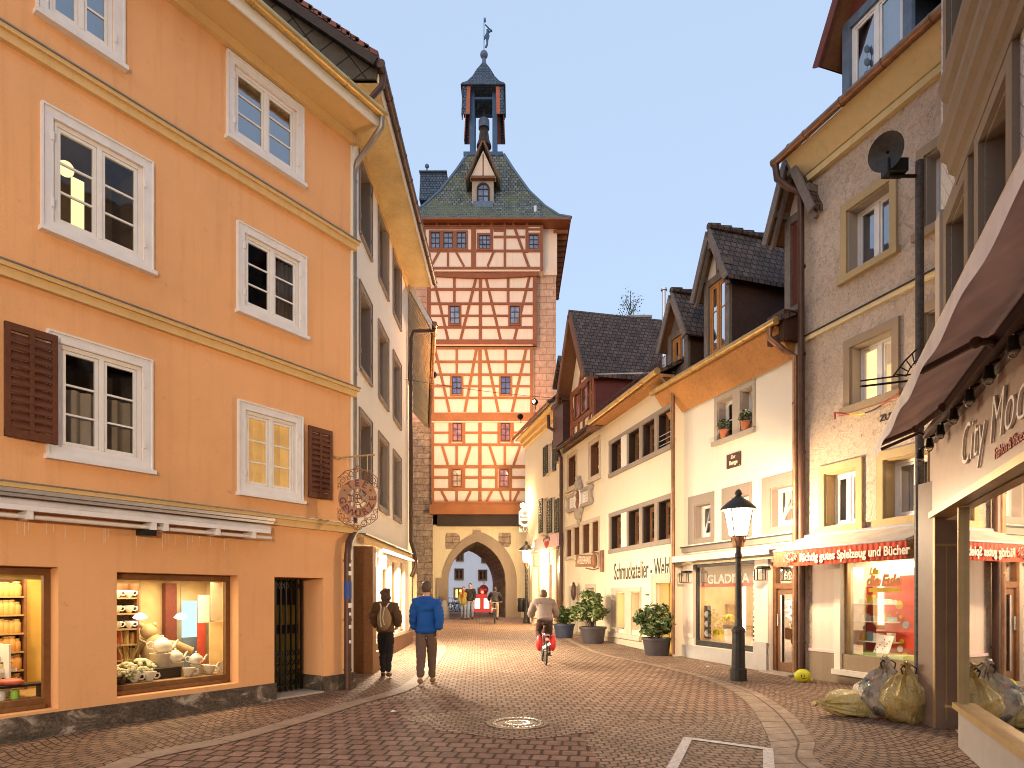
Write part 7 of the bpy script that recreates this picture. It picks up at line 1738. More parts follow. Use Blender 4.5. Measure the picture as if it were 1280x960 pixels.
def sweep(u0, u1, prof):
    for (o0, z0), (o1, z1) in zip(prof[:-1], prof[1:]): m.quad(WH(u0, z0, o0), WH(u1, z0, o0), WH(u1, z1, o1), WH(u0, z1, o1))
    for uu in (u0, u1): m.quad(*[WH(uu, z, o) for o, z in prof])
sweep(1.43, LH, prof); m.build('cornice', 'brown_stone', hh)
m = MB(); sweep(1.38, 2.7, [(0, 6.62), (.08, 6.62), (.1, 6.72), (.17, 6.78), (.2, 6.88), (.2, 6.94), (0, 7.04)]); m.build('cornice_block', 'brown_stone', hh)
m = MB(); sweep(1.6, LH, [(0, 9.3), (.12, 9.3), (.2, 9.45), (.35, 9.55), (.38, 9.7), (0, 9.8)]); m.build('cornice', 'brown_stone', hh)
m = MB(); m.fb(FH, uc0 - .02, uc0 + .25, -.02, .06, 3.6, 6.05); m.build('corner_pilaster', 'grey_stone', hh)
# corner column, shop box, sign panel
uG0 = uY(6.77)
qc = at(1184, 910, 7.72); 
m = MB(); m.box(qc.x - .14, qc.x + .16, 7.72, 8.05, 0, 3.0); m.build('corner_column', 'brown_panel' if 'brown_panel' in MATS else (plain('brown_panel', (.30, .20, .14), .4, var=.08) and 'brown_panel'), hh)
m = MB(); m.box(qc.x - .155, qc.x - .14, 7.715, 7.75, 0, 3.0); m.box(qc.x - .02, qc.x - .005, 7.712, 7.72, .1, 2.2); m.box(qc.x - .14, qc.x + .16, 7.705, 7.72, 2.2, 2.23); m.build('column_trim', 'gold_trim', hh)
m = MB(); m.fb(FH, .3, 2.2, -1.2, -.15, -.1, .03); m.build('entrance_step', 'pale_stone', hh)
zs0, zs1 = 2.62, 3.40
m = MB(); m.fb(FH, -.02, LH, -.12, .06, zs0, zs1); sp_ = m.build('sign_panel', 'sign_taupe', hh)
m = MB(); m.fb(FH, -.03, LH, -.14, .09, zs0 - .07, zs0); m.fb(FH, -.03, -.02, -.12, .08, zs0, zs1); m.build('sign_trim', 'gold_trim', hh)
uS = uh(1232); 
text('letter', 'City Mode', .56, WH(uh(1216) + 1.02, 3.03, .075), FH.d, (0, 0, 1), 'letter_white', sp_, .008, wx=.95, shear=.3, bold=-.010)
text('letter', 'Fashion & Shoes', .13, WH(uh(1249) + .55, 2.76, .068), FH.d, (0, 0, 1), 'letter_red', sp_, .004, wx=.9)
gz0, gz1 = .47, zs0 - .08
m = MB(); m.fb(FH, uG0, LH, -.9, .0, -.1, gz0 - .06); m.build('parapet', 'grey_panel', hh)
m = MB(); m.fb(FH, uG0 - .02, LH, -.12, .05, gz0 - .06, gz0); m.build('parapet_ledge', 'gold_trim', hh)
m = MB(); m.quad(WH(uG0, gz0, -.05), WH(LH, gz0, -.05), WH(LH, gz1, -.05), WH(uG0, gz1, -.05)); wn_ = m.build('shop_window', 'mirror_glass', hh)
m = MB(); of = -.06
m.quad(WH(uG0 + .02, gz0, of - 1.6), WH(LH, gz0, of - 1.6), WH(LH, gz1, of - 1.6), WH(uG0 + .02, gz1, of - 1.6)); m.quad(WH(uG0 + .02, gz0, of), WH(uG0 + .02, gz1, of), WH(uG0 + .02, gz1, of - 1.6), WH(uG0 + .02, gz0, of - 1.6)); m.quad(WH(uG0, gz1 + .005, of), WH(LH, gz1 + .005, of), WH(LH, gz1 + .005, of - 1.6), WH(uG0, gz1 + .005, of - 1.6)); m.quad(WH(uG0, gz0 - .03, of), WH(LH, gz0 - .03, of), WH(LH, gz0 - .03, of - 1.6), WH(uG0, gz0 - .03, of - 1.6)); m.build('interior', 'room_brown', wn_)
m = MB(); m.fb(FH, uG0 - .03, uG0 + .0, -.1, .0, gz0, gz1); m.build('window_frame', 'gold_trim', wn_)
# big awning
ba = empty('fashion_awning', WH(3, 3.5, .4), 'large rose brown awning with white scalloped edge over the fashion shop at the right', 'awning')
ua, ub = uY(7.45), LH; pr = .68; zi, zo = 3.68, 3.38
m = MB(); Q = [WH(ua, zo, pr), WH(ub, zo, pr), WH(ub, zi, .08), WH(ua, zi, .08)]; m.hexa(Q + [p + V((0, 0, .012)) for p in Q]); m.build('canopy', 'awning_pink', ba)
m = MB(); n = 160
for k in range(n):
    f0, f1 = k / n, (k + 1) / n; a0, a1 = ua + (ub - ua) * f0, ua + (ub - ua) * f1
    d = lambda u_: .155 + .022 * math.sin((u_ - ua) * 5.2); m.quad(WH(a0, zo + .03, pr + .02), WH(a1, zo + .03, pr + .02), WH(a1, zo + .03 - d(a1), pr + .025), WH(a0, zo + .03 - d(a0), pr + .025))
m.build('valance', 'awning_white', ba)
m = MB(); m.tube([WH(ua, zo + .02, pr), WH(ub, zo + .02, pr)], .022, 8); m.build('front_rail', 'gold_trim', ba)
m = MB(); m.fb(FH, ua - .05, ub, .06, .20, zi - .22, zi - .15); m.fb(FH, ua - .05, ub, .06, .13, zi - .28, zi - .235); m.tube([WH(ua, zi - .02, .1), WH(ub, zi - .02, .1)], .05, 8); m.build('wall_rail', 'brown_metal', ba)
for (b0, el, tip) in ((ua + .25, 1.0, .35), (ua + 2.1, 1.75, 1.1), (ua + 4.3, 3.6, 2.9)):
    m = MB(); A_, B_, C_ = WH(b0 + .9, zi - .17, .2), WH(b0 + el - .55, zo + .04, pr * .55), WH(b0 + tip - .3, zo - .0, pr - .03)
    m.tube([A_, B_], .03, 6); m.tube([B_, C_], .026, 6); m.ball(B_, .042); m.ball(A_, .05); m.build('folding_arm', 'brown_metal', ba)
m = MB(); m.tube([WH(ua + .02, zi - .22, .12), WH(ua + .02, zi - .16, .25), WH(ua + .02, zo - .02, pr - .04)], .02, 6); m.build('folding_arm', 'brown_metal', ba)
bp_ = None
for k in range(10):
    uu = .25 + .62 * k; p = WH(uu, zs1 - .12, .2)
    if bp_ is None:
        bp_ = empty('sign_spotlight', p, 'small round black spotlight hanging over the taupe fashion sign', 'spotlight', 'spotlights over the fashion sign')
        m = MB(); m.lathe([(.03, .09), (.035, .03), (.045, .0), (.042, -.015)], p, 12); m.tube([p + V((0, 0, .1)), p - FH.n * .14 + V((0, 0, .16))], .012, 6); m.build('housing', 'black_iron', bp_, smooth=True)
        m = MB(); m.ball(p - V((0, 0, .025)), .036, 10, 7); m.build('bulb', glass('clear_bulb', (1, .95, .9), 1.5, .3, .12), bp_, smooth=True)
    else:
        c_ = copy_tree(bp_); c_.location = p
# ================================================================ street furniture
def lamp(p, h, label, lantern_s=1.0, energy=0, col=(1, .73, .45)):
    t = empty('street_lamp', p, label, 'street lamp', None); p = V(p); s = lantern_s
    zl = h - .95 * s                                       # bottom of the lantern
    m = MB(); m.lathe([(.155, -.05), (.155, .22), (.125, .25), (.115, .9), (.125, .93), (.125, .97), (.075, 1.03), (.06, 1.2), (.052, zl - .42), (.065, zl - .40), (.065, zl - .34), (.045, zl - .3), (.045, zl - .2)], p, 12); m.build('post', 'dark_iron', t)
    m = MB(); m.lathe([(.03, zl - .22), (.10, zl - .2), (.115, zl - .1), (.10, zl - .02), (.13, zl)], p, 12); 
    for a in range(4):
        d = V((math.cos(a * 1.5708 + .785), math.sin(a * 1.5708 + .785), 0)); m.tube([p + d * .05 + V((0, 0, zl - .16)), p + d * .13 + V((0, 0, zl - .1)), p + d * .14 + V((0, 0, zl + .02))], .012, 5)
    m.build('cup', 'copper', t)
    R = lambda r, z: [p + V((sx * r * s, sy * r * s, z)) for sx, sy in ((-1, -1), (1, -1), (1, 1), (-1, 1))]
    b, e = R(.12, zl), R(.20, zl + .50 * s)
    m = MB()
    for i in range(4):
        m.tube([b[i], e[i]], .012, 5); m.tube([b[i], b[(i + 1) % 4]], .012, 5); m.tube([e[i], e[(i + 1) % 4]], .015, 5)
    m.build('lantern_frame', 'dark_iron', t)
    m = MB()
    for i in range(4): m.quad(b[i], b[(i + 1) % 4], e[(i + 1) % 4], e[i])
    m.build('lantern_glass', 'lantern_glass', t)
    m = MB(); m.lathe([(.33 * s, zl + .49 * s), (.32 * s, zl + .53 * s), (.20 * s, zl + .64 * s), (.08 * s, zl + .73 * s), (.05 * s, zl + .76 * s), (.07 * s, zl + .80 * s), (.05 * s, zl + .85 * s), (.02 * s, zl + .88 * s)], p, 16); m.build('cap', 'dark_iron', t, smooth=True)
    m = MB(); m.ball(p + V((0, 0, zl + .27 * s)), .075); m.build('bulb', 'bulb', t)
    if energy:
        ld = bpy.data.lights.new('street_lamp_light', 'POINT'); ld.energy = energy; ld.color = col; ld.shadow_soft_size = .12
        lo = bpy.data.objects.new('street_lamp_light', ld); COL.objects.link(lo); lo.location = p + V((0, 0, zl + .14))
    return t
lamp(gp(923, 851), 3.68, 'lit black iron lantern street lamp in front of the glazed shop front', 1.0, 600)
pl2 = gp(658, 779); lamp(pl2, 4.0, 'lit lantern street lamp beside the gate tower', 1.15, 900)
m = MB()
for k in range(9): z = 1.0 + .2 * k; m.lathe([(.069, z), (.069, z + .12)], pl2, 10, cap=False)
tag(m.build('lamp_sticker_band', 'letter_dark', loc=pl2), 'dark lettered wrap round the pole of the lamp beside the gate tower', 'sticker')
lamp((-.25, -6.6, 0), 3.7, 'lit black iron lantern street lamp behind the viewer', 1.0, 3600)
# litter bin on the far lamp
p = gp(655.5, 779) + V((0, -.1, 0)); t = empty('litter_bin', p, 'dark litter bin fixed to the lamp beside the gate tower', 'litter bin')
m = MB(); m.lathe([(.16, .55), (.18, .6), (.18, 1.15), (.16, 1.2)], p + V((-.15, 0, 0)), 14); m.build('bin_body', 'black_iron', t, smooth=True)
m = MB(); m.lathe([(.185, 1.1), (.19, 1.13), (.185, 1.16)], p + V((-.15, 0, 0)), 14, cap=False); m.build('bin_rim', 'dark_iron', t); m = MB(); m.tube([p + V((-.15, 0, .8)), p + V((.1, .1, .8))], .02, 6); m.build('bin_bracket', 'dark_iron', t)
# steel pole with satellite dish and flag bracket
pp = V((5.86, 9.2, 0)); t = empty('steel_pole', pp, 'tall dark steel pole with a flag bracket standing behind the rubbish bags', 'pole')
m = MB(); m.tube([pp, pp + V((0, 0, 3.2))], .068, 14); m.tube([pp + V((0, 0, 3.2)), pp + V((0, 0, 7.85))], .056, 12); m.lathe([(.09, 0), (.09, .12), (.07, .14)], pp, 14); m.build('shaft', 'rusty_pole', t)
zb1 = EYE + (745 - 464) * 9.2 / 800 - .12; sgn = V((-1, -.02, 0))
m = MB(); m.tube([pp + V((0, 0, zb1)), pp + V((-.85, 0, zb1 - .10))], .016, 6); m.tube([pp + V((0, 0, zb1 + .09)), pp + V((-.85, 0, zb1 - .02))], .012, 6)
arc = [pp + V((0, 0, zb1 + .42)) + V((-.38 * (1 - math.cos(k / 8 * 1.57)) - .0, 0, -.36 * math.sin(k / 8 * 1.57))) for k in range(9)]; m.tube([pp + V((-.02, 0, zb1 + .46)), pp + V((-.22, 0, zb1 + .26)), pp + V((-.38, 0, zb1 + .05))], .012, 6); m.tube([pp + V((-.05, 0, zb1 + .28)), pp + V((-.14, 0, zb1 + .16)), pp + V((-.2, 0, zb1 + .04))], .009, 6)
for k in range(5): f = k / 4; a = pp + V((-.02 - .34 * f, 0, zb1 + .46 - .38 * f)); b = pp + V((-.03 - .17 * f, 0, zb1 + .28 - .22 * f)); m.tube([a, b], .009, 5)
m.build('flag_bracket', 'black_iron', t)
fl = empty('satellite_dish', pp + V((0, 0, 7.5)), 'round black satellite dish on an arm at the top of the steel pole', 'floodlight')
zt = EYE + (745 - 220) * 9.2 / 800; q = at(1108, 190, 9.1)
m = MB(); m.tube([V((pp.x, pp.y, zt)), V((pp.x - .42, pp.y, zt))], .025, 8); m.box(pp.x - .5, pp.x - .22, pp.y - .1, pp.y + .1, zt + .02, zt + .2); m.build('arm_box', 'black_iron', fl)
dd = V((-.75, -.5, -.25)).normalized(); a_ = dd.cross(V((0, 0, 1))).normalized(); b_ = a_.cross(dd)
m = MB(); ring = []
for (r_, d_) in ((.02, .10), (.12, .09), (.24, .0), (.25, -.02), (.23, -.01), (.02, .04)): ring.append([q + (a_ * math.cos(k / 24 * 6.283) + b_ * math.sin(k / 24 * 6.283)) * r_ - dd * d_ for k in range(24)])
for r0, r1 in zip(ring[:-1], ring[1:]):
    for k in range(24): m.quad(r0[k], r0[(k + 1) % 24], r1[(k + 1) % 24], r1[k])
m.build('dish', 'dark_iron', fl, smooth=True)
m = MB(); m.tube([q - dd * .08, q - dd * .26], .09, 12); m.build('housing', 'black_iron', fl, smooth=True)
m = MB(); bx = V((pp.x - .36, pp.y, zt + .2)); m.tube([bx, q - dd * .1 - b_ * .12], .018, 6); m.tube([bx + V((.1, 0, 0)), q - dd * .2], .018, 6); m.tube([bx + V((.12, 0, -.05)), bx + V((.24, .03, .05)), bx + V((.22, .02, -.12))], .01, 6); m.build('bracket', 'aluminium', fl)
# balloon
p = gp(1003, 853); t = empty('balloon', p, 'yellow balloon with a small black face mark lying by the door of number 62', 'balloon')
m = MB(); m.ball(p + V((0, 0, .125)), (.145, .13, .125), 20, 14); m.tube([p + V((.13, 0, .06)), p + V((.17, 0, .03))], [.02, .03], 8); m.build('skin', 'yellow_rubber', t, smooth=True)
m = MB()
for dx in (-.05, .0): m.tube([p + V((dx - .02, -.118, .16)), p + V((dx - .025, -.125, .12))], .008, 5)
m.tube([p + V((-.07, -.112, .10)), p + V((-.03, -.12, .085)), p + V((.02, -.122, .10))], .007, 5); m.build('face_mark', 'letter_dark', t)
# rubbish bags
def sack_mat(name, c, cols, amt):
    m, nt, out = _nt(name); co = coords(nt)
    wv = N(nt, 'ShaderNodeVectorMath', operation='MULTIPLY_ADD'); nz = N(nt, 'ShaderNodeTexNoise'); nz.inputs['Scale'].default_value = 6; nz.inputs['Detail'].default_value = 4; L(nt, co, nz.inputs['Vector'])
    L(nt, nz.outputs['Color'], wv.inputs[0]); wv.inputs[1].default_value = (.18, .18, .18); L(nt, co, wv.inputs[2])
    vo = N(nt, 'ShaderNodeTexVoronoi'); vo.inputs['Scale'].default_value = 8.5; L(nt, wv.outputs[0], vo.inputs['Vector'])
    sp = N(nt, 'ShaderNodeSeparateColor'); L(nt, vo.outputs['Color'], sp.inputs[0])
    stuff = ramp(nt, sp.outputs[0], [(k / len(cols), q) for k, q in enumerate(cols)])
    for nd in nt.nodes:
        if nd.type == 'VALTORGB': nd.color_ramp.interpolation = 'CONSTANT'
    mask = ramp(nt, noise(nt, co, 2.6, 5, .65), [(.40, (0, 0, 0)), (.55, (1, 1, 1))])
    cc = mixc(nt, mth(nt, 'MULTIPLY', mask, amt), c, stuff)
    cr = noise(nt, coords(nt, 'Object', (1, 1, .45)), 9, 6, .6, 1.8)
    bsdf(nt, out, cc, .24, 0, cr, .8, .06, .7); MATS[name] = m
sack_mat('sack_yellow', (.76, .58, .20), [(.7, .6, .25), (.74, .68, .4)], .4)
sack_mat('sack_full', (.56, .47, .33), [(.05, .04, .035), (.55, .10, .04), (.62, .55, .44), (.10, .11, .08), (.66, .6, .5), (.30, .18, .09)], .95)
sack_mat('sack_olive', (.66, .46, .14), [(.16, .13, .06), (.42, .34, .14), (.10, .10, .06), (.5, .4, .2), (.30, .2, .08)], .6)
def bag(p, r, label, mat, tilt=0, seed=1, lying=False):
    p = V(p); rnd = random.Random(seed); ph = [rnd.random() * 6 for _ in range(8)]
    t = empty('rubbish_bag', p, label, 'rubbish bag', 'rubbish bags by the pole')
    def fn(d, q):
        ax = d.z if not lying else -d.x
        an = math.atan2(d.y, d.x) if not lying else math.atan2(d.z, d.y)
        w = 1 + .06 * math.sin(4 * d.x + 3 * d.z + ph[0]) + .05 * math.sin(6 * d.y - 4 * d.z + ph[1]) + .03 * math.sin(13 * d.z + 9 * d.x + ph[3])
        nr = max(0, ax + .1); w *= 1 + .09 * nr * math.sin(11 * an + ph[2]) + .05 * nr * math.sin(19 * an + ph[4])
        q = q * w
        if lying: f = 1 - .72 * max(0, ax) ** 2.4; q.z *= f; q.y *= f
        else:
            tp = max(0, d.z); f = 1 - .80 * tp ** 2.0; q.x *= f; q.y *= f; q.z += tp ** 5 * r[2] * .14; q.x += tilt * tp * r[2]
        q.z = max(q.z, -r[2] * .86 + .01 * math.sin(9 * an))
        return q
    m = MB(); m.ball(p + V((0, 0, r[2] * .86)), r, 56, 36, fn); m.build('sack', mat, t, smooth=True)
    top = p + V((tilt * r[2], 0, r[2] * 1.98)) if not lying else p + V((-r[0] * 1.02, 0, r[2] * .8))
    m = MB(); dv = V((0, 0, 1)) if not lying else V((-1, 0, 0))
    for k in range(5):
        e = V((math.cos(k * 1.3) * .05, math.sin(k * 1.3) * .05, .03 * (k % 2))); m.tube([top - dv * .05, top, top + dv * .07 + e], [.035, .018, .03], 6)
    m.build('knot', mat, t, smooth=True)
    if not lying:
        m = MB()
        for k in (-1, 1): m.tube([top, top + V((k * .05, -.03, .05)), top + V((k * .10, -.05, .01)), top + V((k * .08, -.06, -.06))], .009, 5)
        m.build('tie', 'black_iron', t)
    return t
bag((gp(1069, 897) + V((.02, .12, 0))), (.40, .24, .19), 'plump yellow rubbish bag lying on its side', 'sack_yellow', 0, 3, True)
bag((gp(1113, 901) + V((0, .2, 0))), (.33, .27, .36), 'upright translucent rubbish bag full of dark and red waste', 'sack_full', .16, 5)
bag((gp(1142, 906) + V((.0, .18, 0))), (.32, .26, .34), 'olive yellow rubbish bag with black ties, nearest the shop column', 'sack_olive', .06, 9)
# little litter
for k, (px, py, lab) in enumerate(((885, 834, 'white scrap of paper near the lamp post'), (492, 891, 'white scrap of paper on the dark pavers at the left'), )):
    p = gp(px, py) + V((0, 0, .015)); m = MB(); m.add([p + V((-.04, -.02, 0)), p + V((.03, -.04, .01)), p + V((.05, .02, 0)), p + V((-.02, .04, .015))], [(0, 1, 2, 3)]); m.prism([p + V((-.04, -.02, 0)), p + V((.03, -.04, .01)), p + V((.05, .02, 0)), p + V((-.02, .04, .015))], (0, 0, .004))
    tag(m.build('paper_scrap', 'sign_white', loc=p), lab, 'litter')
# plants in tubs
def tub_plant(p, r, hp, cr, ch, n, s, label, potm, leaf, pale=0):
    p = V(p); t = empty('potted_shrub', p, label, 'potted plant', 'potted shrubs along the white house')
    m = MB(); m.lathe([(r * .78, 0), (r * .96, hp * .88), (r * 1.04, hp * .88), (r * 1.04, hp), (r * .92, hp), (r * .9, hp * .9)], p, 24); m.build('pot', potm, t, smooth=True)
    m = MB(); m.lathe([(r * .9, hp * .86), (.001, hp * .88)], p, 16, cap=False); m.build('soil', 'soil', t)
    st = MB(); a_ = MB(); b_ = MB(); c_ = MB()
    for k in range(26):
        an = random.random() * 6.28; f = random.random() ** .5; tip = p + V((math.cos(an) * cr * f, math.sin(an) * cr * f, hp + ch * (.35 + .6 * random.random()) * (1 - .35 * f * f)))
        base = p + V((random.uniform(-.1, .1), random.uniform(-.1, .1), hp * .85)); mid = base.lerp(tip, .55) + V((0, 0, .12 * ch)); st.tube([base, mid, tip], [.014, .009, .004], 5, cap=False)
        for mb, w in ((a_, .5), (b_, .4), (c_, pale)): leafy(mb, tip, cr * .38, int(n / 26 * w), s, .8); leafy(mb, mid, cr * .3, int(n / 60 * w), s)
    st.build('stem', 'bark', t); f1 = a_.build('foliage', leaf, t); b_.build('foliage', 'leaf_mid', t)
    if pale: c_.build('foliage', 'leaf_pale', t)
tub_plant(gp(705, 797), .37, .48, .34, .55, 700, .075, 'small dark shrub in a blue grey tub, farthest of the three', 'pot_blue', 'leaf_dark')
tub_plant(gp(741, 804), .42, .52, .55, 1.25, 1100, .10, 'tall variegated shrub in a dark tub before the cartouche house', 'pot_plastic', 'leaf_mid', .35)
tub_plant(gp(821, 819), .38, .46, .52, .82, 1250, .09, 'broad leafy shrub in a dark tub beside the lit yellow door', 'pot_plastic', 'leaf_dark', .1)
# bare tree behind the roofs
p = V((at(788, 0, 33).x, 33, .3)); t = empty('young_tree', p, 'sparse young tree whose crown shows above the gabled roof', 'tree')
top = at(788, 378, 33); m = MB(); m.tube([p, V((p.x, p.y, 9)), V((p.x, p.y, top.z - 1.4))], [.22, .15, .07], 8); ends = []
for k in range(16):
    an = k * 2.4; z0 = top.z - 2.6 + .15 * k; b0 = V((p.x, p.y, z0)); e = b0 + V((math.cos(an) * (.95 - .04 * k), math.sin(an) * (.95 - .04 * k), .8)); mid = b0.lerp(e, .5) + V((0, 0, .05)); m.tube([b0, mid, e], [.03, .02, .01], 5); ends += [mid, e, b0.lerp(e, .75)]
m.build('trunk', 'bark', t); m = MB()
for e in ends: leafy(m, e, .28, 12, .06)
m.build('crown', 'leaf_dark', t)
# cable across the street
m = MB(); a, b = WB(7.5, 8.2, .02), WE(FE.u(712), 9.2, .05); m.tube([a.lerp(b, k / 12) - V((0, 0, 0.08 * math.sin(k / 12 * math.pi))) for k in range(13)], .008, 5)
tag(m.build('street_cable', 'black_iron', loc=a), 'thin cable strung across the street before the gate tower', 'cable')
m = MB(); a, b = WE(FE.u(746), zat(746, 468), .1), WE(FE.u(838), zat(838, 465), -.1); m.tube([a, b], .02, 5); tag(m.build('roof_cable', 'aluminium', loc=a), 'pale cable running along the roofs from the gable dormer', 'cable')
# ================================================================ people and bicycles
def skin_mesh(verts, edges, radii, levels=1, root=0):
    me = bpy.data.meshes.new('sk'); me.from_pydata(verts, edges, []); ob = bpy.data.objects.new('sk', me); COL.objects.link(ob)
    md = ob.modifiers.new('s', 'SKIN'); md.use_smooth_shade = True
    lay = me.skin_vertices[0].data
    for i, r in enumerate(radii):
        lay[i].radius = r if isinstance(r, tuple) else (r, r); lay[i].use_root = (i == root)
    ss = ob.modifiers.new('u', 'SUBSURF'); ss.levels = levels; ss.render_levels = levels
    dg = bpy.context.evaluated_depsgraph_get(); dg.update()
    out = bpy.data.meshes.new_from_object(ob.evaluated_get(dg), depsgraph=dg)
    vs = [v.co.copy() for v in out.vertices]; fs = [list(p.vertices) for p in out.polygons]
    bpy.data.objects.remove(ob); bpy.data.meshes.remove(me); bpy.data.meshes.remove(out)
    return vs, fs
def chain_graph(chains, J, R, grow=0):
    """chains of joint names -> skin verts, edges, radii; the first name of the first chain is the root"""
    names = []; edges = []
    for ch in chains:
        for a, b in zip(ch[:-1], ch[1:]): edges.append((a, b))
        for n in ch:
            if n not in names: names.append(n)
    return [J[n] for n in names], [(names.index(a), names.index(b)) for a, b in edges], [tuple(x + grow for x in (R[n] if isinstance(R[n], tuple) else (R[n], R[n]))) for n in names]
BASE_R = dict(pelvis=(.155, .11), waist=(.13, .095), chest=(.165, .11), upper=(.125, .085), neck=(.055, .055), head0=(.06, .065), shL=(.065, .06), shR=(.065, .06), elL=.042, elR=.042, wrL=.028, wrR=.028,
              hipL=(.088, .09), hipR=(.088, .09), knL=.058, knR=.058, anL=.037, anR=.037, heelL=.035, heelR=.035, toeL=.032, toeR=.032)
from mathutils import noise as MN
def folds(v, f, amp, seed):
    me = bpy.data.meshes.new('f'); me.from_pydata([tuple(p) for p in v], [], f); me.update(); ns = [q.normal.copy() for q in me.vertices]; bpy.data.meshes.remove(me); out = []
    for p, n in zip(v, ns):
        q = V((p.x * 5 + seed, p.y * 5, p.z * 13)); a = MN.noise(q) + .6 * MN.noise(q * 2.1); out.append(p + n * amp * (1 - 2 * abs(a)) )
    return out
def person(loc, face, J, style, label, H=1.0, pose_lift=0):
    """J: joint positions, figure facing +Y; loc is the ground point under it"""
    t = empty('person', (0, 0, 0), label, 'person', style.get('group'))
    J = {k: V(v) for k, v in J.items()}
    headc = J['head']; tilt = style.get('tilt', 0)
    body_ch = [['pelvis', 'waist', 'chest', 'upper', 'neck', 'head0'], ['upper', 'shL', 'elL', 'wrL'], ['upper', 'shR', 'elR', 'wrR'], ['pelvis', 'hipL', 'knL', 'anL'], ['pelvis', 'hipR', 'knR', 'anR'], ['anL', 'toeL'], ['anR', 'toeR']]
    vs, es, rs = chain_graph(body_ch, J, BASE_R); v, f = skin_mesh(vs, es, rs)
    m = MB(); m.add(v, f)
    Rx = Matrix.Rotation(tilt, 3, 'X')
    def hf_(d, q):
        q = V(q)
        if d.z < -.2: q.x *= 1 - .28 * (-d.z - .2); q.y *= 1 - .12 * (-d.z - .2)
        return Rx @ q
    m.ball(headc, (.078, .098, .118), 18, 14, hf_)
    hp = lambda x, y, z: headc + Rx @ V((x, y, z))
    m.tube([hp(0, .088, .025), hp(0, .118, -.022), hp(0, .095, -.035)], [.008, .017, .010], 6)
    for s in (-1, 1): m.ball(hp(s * .08, -.005, -.01), (.012, .024, .034), 8, 6); m.ball(hp(s * .032, .086, .018), (.014, .008, .008), 8, 5)
    m.tube([hp(-.026, .088, -.058), hp(0, .095, -.056), hp(.026, .088, -.058)], [.004, .008, .004], 5)
    for s, e, w in (('L', 'elL', 'wrL'), ('R', 'elR', 'wrR')):          # hands: palm, four fingers, thumb
        d = (J[w] - J[e]).normalized(); sd = -1 if s == 'L' else 1
        fw = V(style.get('palm', (0, 1, 0))); a = (fw - d * fw.dot(d)).normalized(); b = d.cross(a) * sd
        p0 = J[w]; m.tube([p0 - d * .01, p0 + d * .04, p0 + d * .085], [.028, .036, .032], 8)
        curl = style.get('curl', .5)
        for i, (off, ln) in enumerate(((-.027, .068), (-.009, .078), (.009, .074), (.027, .058))):
            k0 = p0 + d * .082 + a * off; k1 = k0 + (d * math.cos(curl) - b * math.sin(curl)) * ln * .5; k2 = k1 + (d * math.cos(curl * 2) - b * math.sin(curl * 2)) * ln * .5
            m.tube([k0, k1, k2], [.0095, .0085, .006], 6)
        k0 = p0 + d * .03 + a * .03; k1 = k0 + (d * .6 + a * .8) * .035; m.tube([k0, k1, k1 + (d * .85 + a * .3 - b * .4) * .03], [.011, .010, .007], 6)
    m.build('body', 'skin', t, smooth=True)
    # trousers
    g = style.get('leg_grow', .014)
    vs, es, rs = chain_graph([['waist', 'pelvis'], ['pelvis', 'hipL', 'knL', 'anL'], ['pelvis', 'hipR', 'knR', 'anR']], {**J, 'waist': J['pelvis'].lerp(J['waist'], .45)}, BASE_R, g); v, f = skin_mesh(vs, es, rs, 2, root=1); v = folds(v, f, .013, 3)
    m = MB(); m.add(v, f); m.build('trousers', style['trousers'], t, smooth=True)
    # jacket or coat
    g = style.get('top_grow', .024)
    JJ = dict(J); JJ['hem'] = J['pelvis'] - (J['waist'] - J['pelvis']).normalized() * style.get('hem', .04)
    RR = dict(BASE_R); RR['hem'] = style.get('hem_r', (.165, .125)); RR['neck2'] = .06; JJ['neck2'] = J['upper'].lerp(J['neck'], .75); RR['wr2L'] = RR['wr2R'] = .034
    for s in 'LR': JJ['wr2' + s] = J['wr' + s].lerp(J['el' + s], .06)
    ch = [['waist', 'chest', 'upper', 'neck2'], ['waist', 'pelvis', 'hem'], ['upper', 'shL', 'elL', 'wr2L'], ['upper', 'shR', 'elR', 'wr2R']]
    vs, es, rs = chain_graph(ch, JJ, RR, g); v, f = skin_mesh(vs, es, rs, 2); v = folds(v, f, .02, 7)
    m = MB(); m.add(v, f); m.build(style.get('top_name', 'jacket'), style['top'], t, smooth=True)
    for s in 'LR':                                       # shoes
        a, b = J['an' + s], J['toe' + s]; d = (b - a); d.z = 0 if style.get('flat', True) else d.z; d.normalize(); m = MB(); c = a.lerp(b, .45) + V((0, 0, -.012))
        m.ball(c, (.05, .135, .048), 12, 8, lambda dd, q: Matrix.Rotation(math.atan2(-d.x, d.y), 3, 'Z') @ V((q.x, q.y, max(q.z, -.034)))); m.build('shoe', style.get('shoe', 'shoe'), t, smooth=True)
    # hair
    m = MB(); hl = style.get('hair_len', 0)
    def hr(d, q):
        if d.y > .35 and d.z < .55: q = q * .86
        if hl and d.y < .2 and d.z < 0: q.z -= hl * (-d.z); q.x *= 1.05
        if not hl and d.z < -.25 and d.y > -.25: q = q * .8
        if not hl and d.z < -.75: q = q * .85
        return Rx @ V(q)
    m.ball(headc + Rx @ V((0, -.012, .018)), (.090, .108, .122), 18, 14, hr)
    if style.get('bushy'): [m.ball(headc + Rx @ V((random.uniform(-.07, .07), random.uniform(-.1, .0), random.uniform(-.1, .1))), random.uniform(.035, .055), 8, 6) for k in range(26)]
    m.build('hair', style['hair'], t, smooth=True)
    if style.get('extra'): style['extra'](t, J)
    t.location = V(loc); t.rotation_euler = (0, 0, face); t.scale = (H, H, H)
    return t
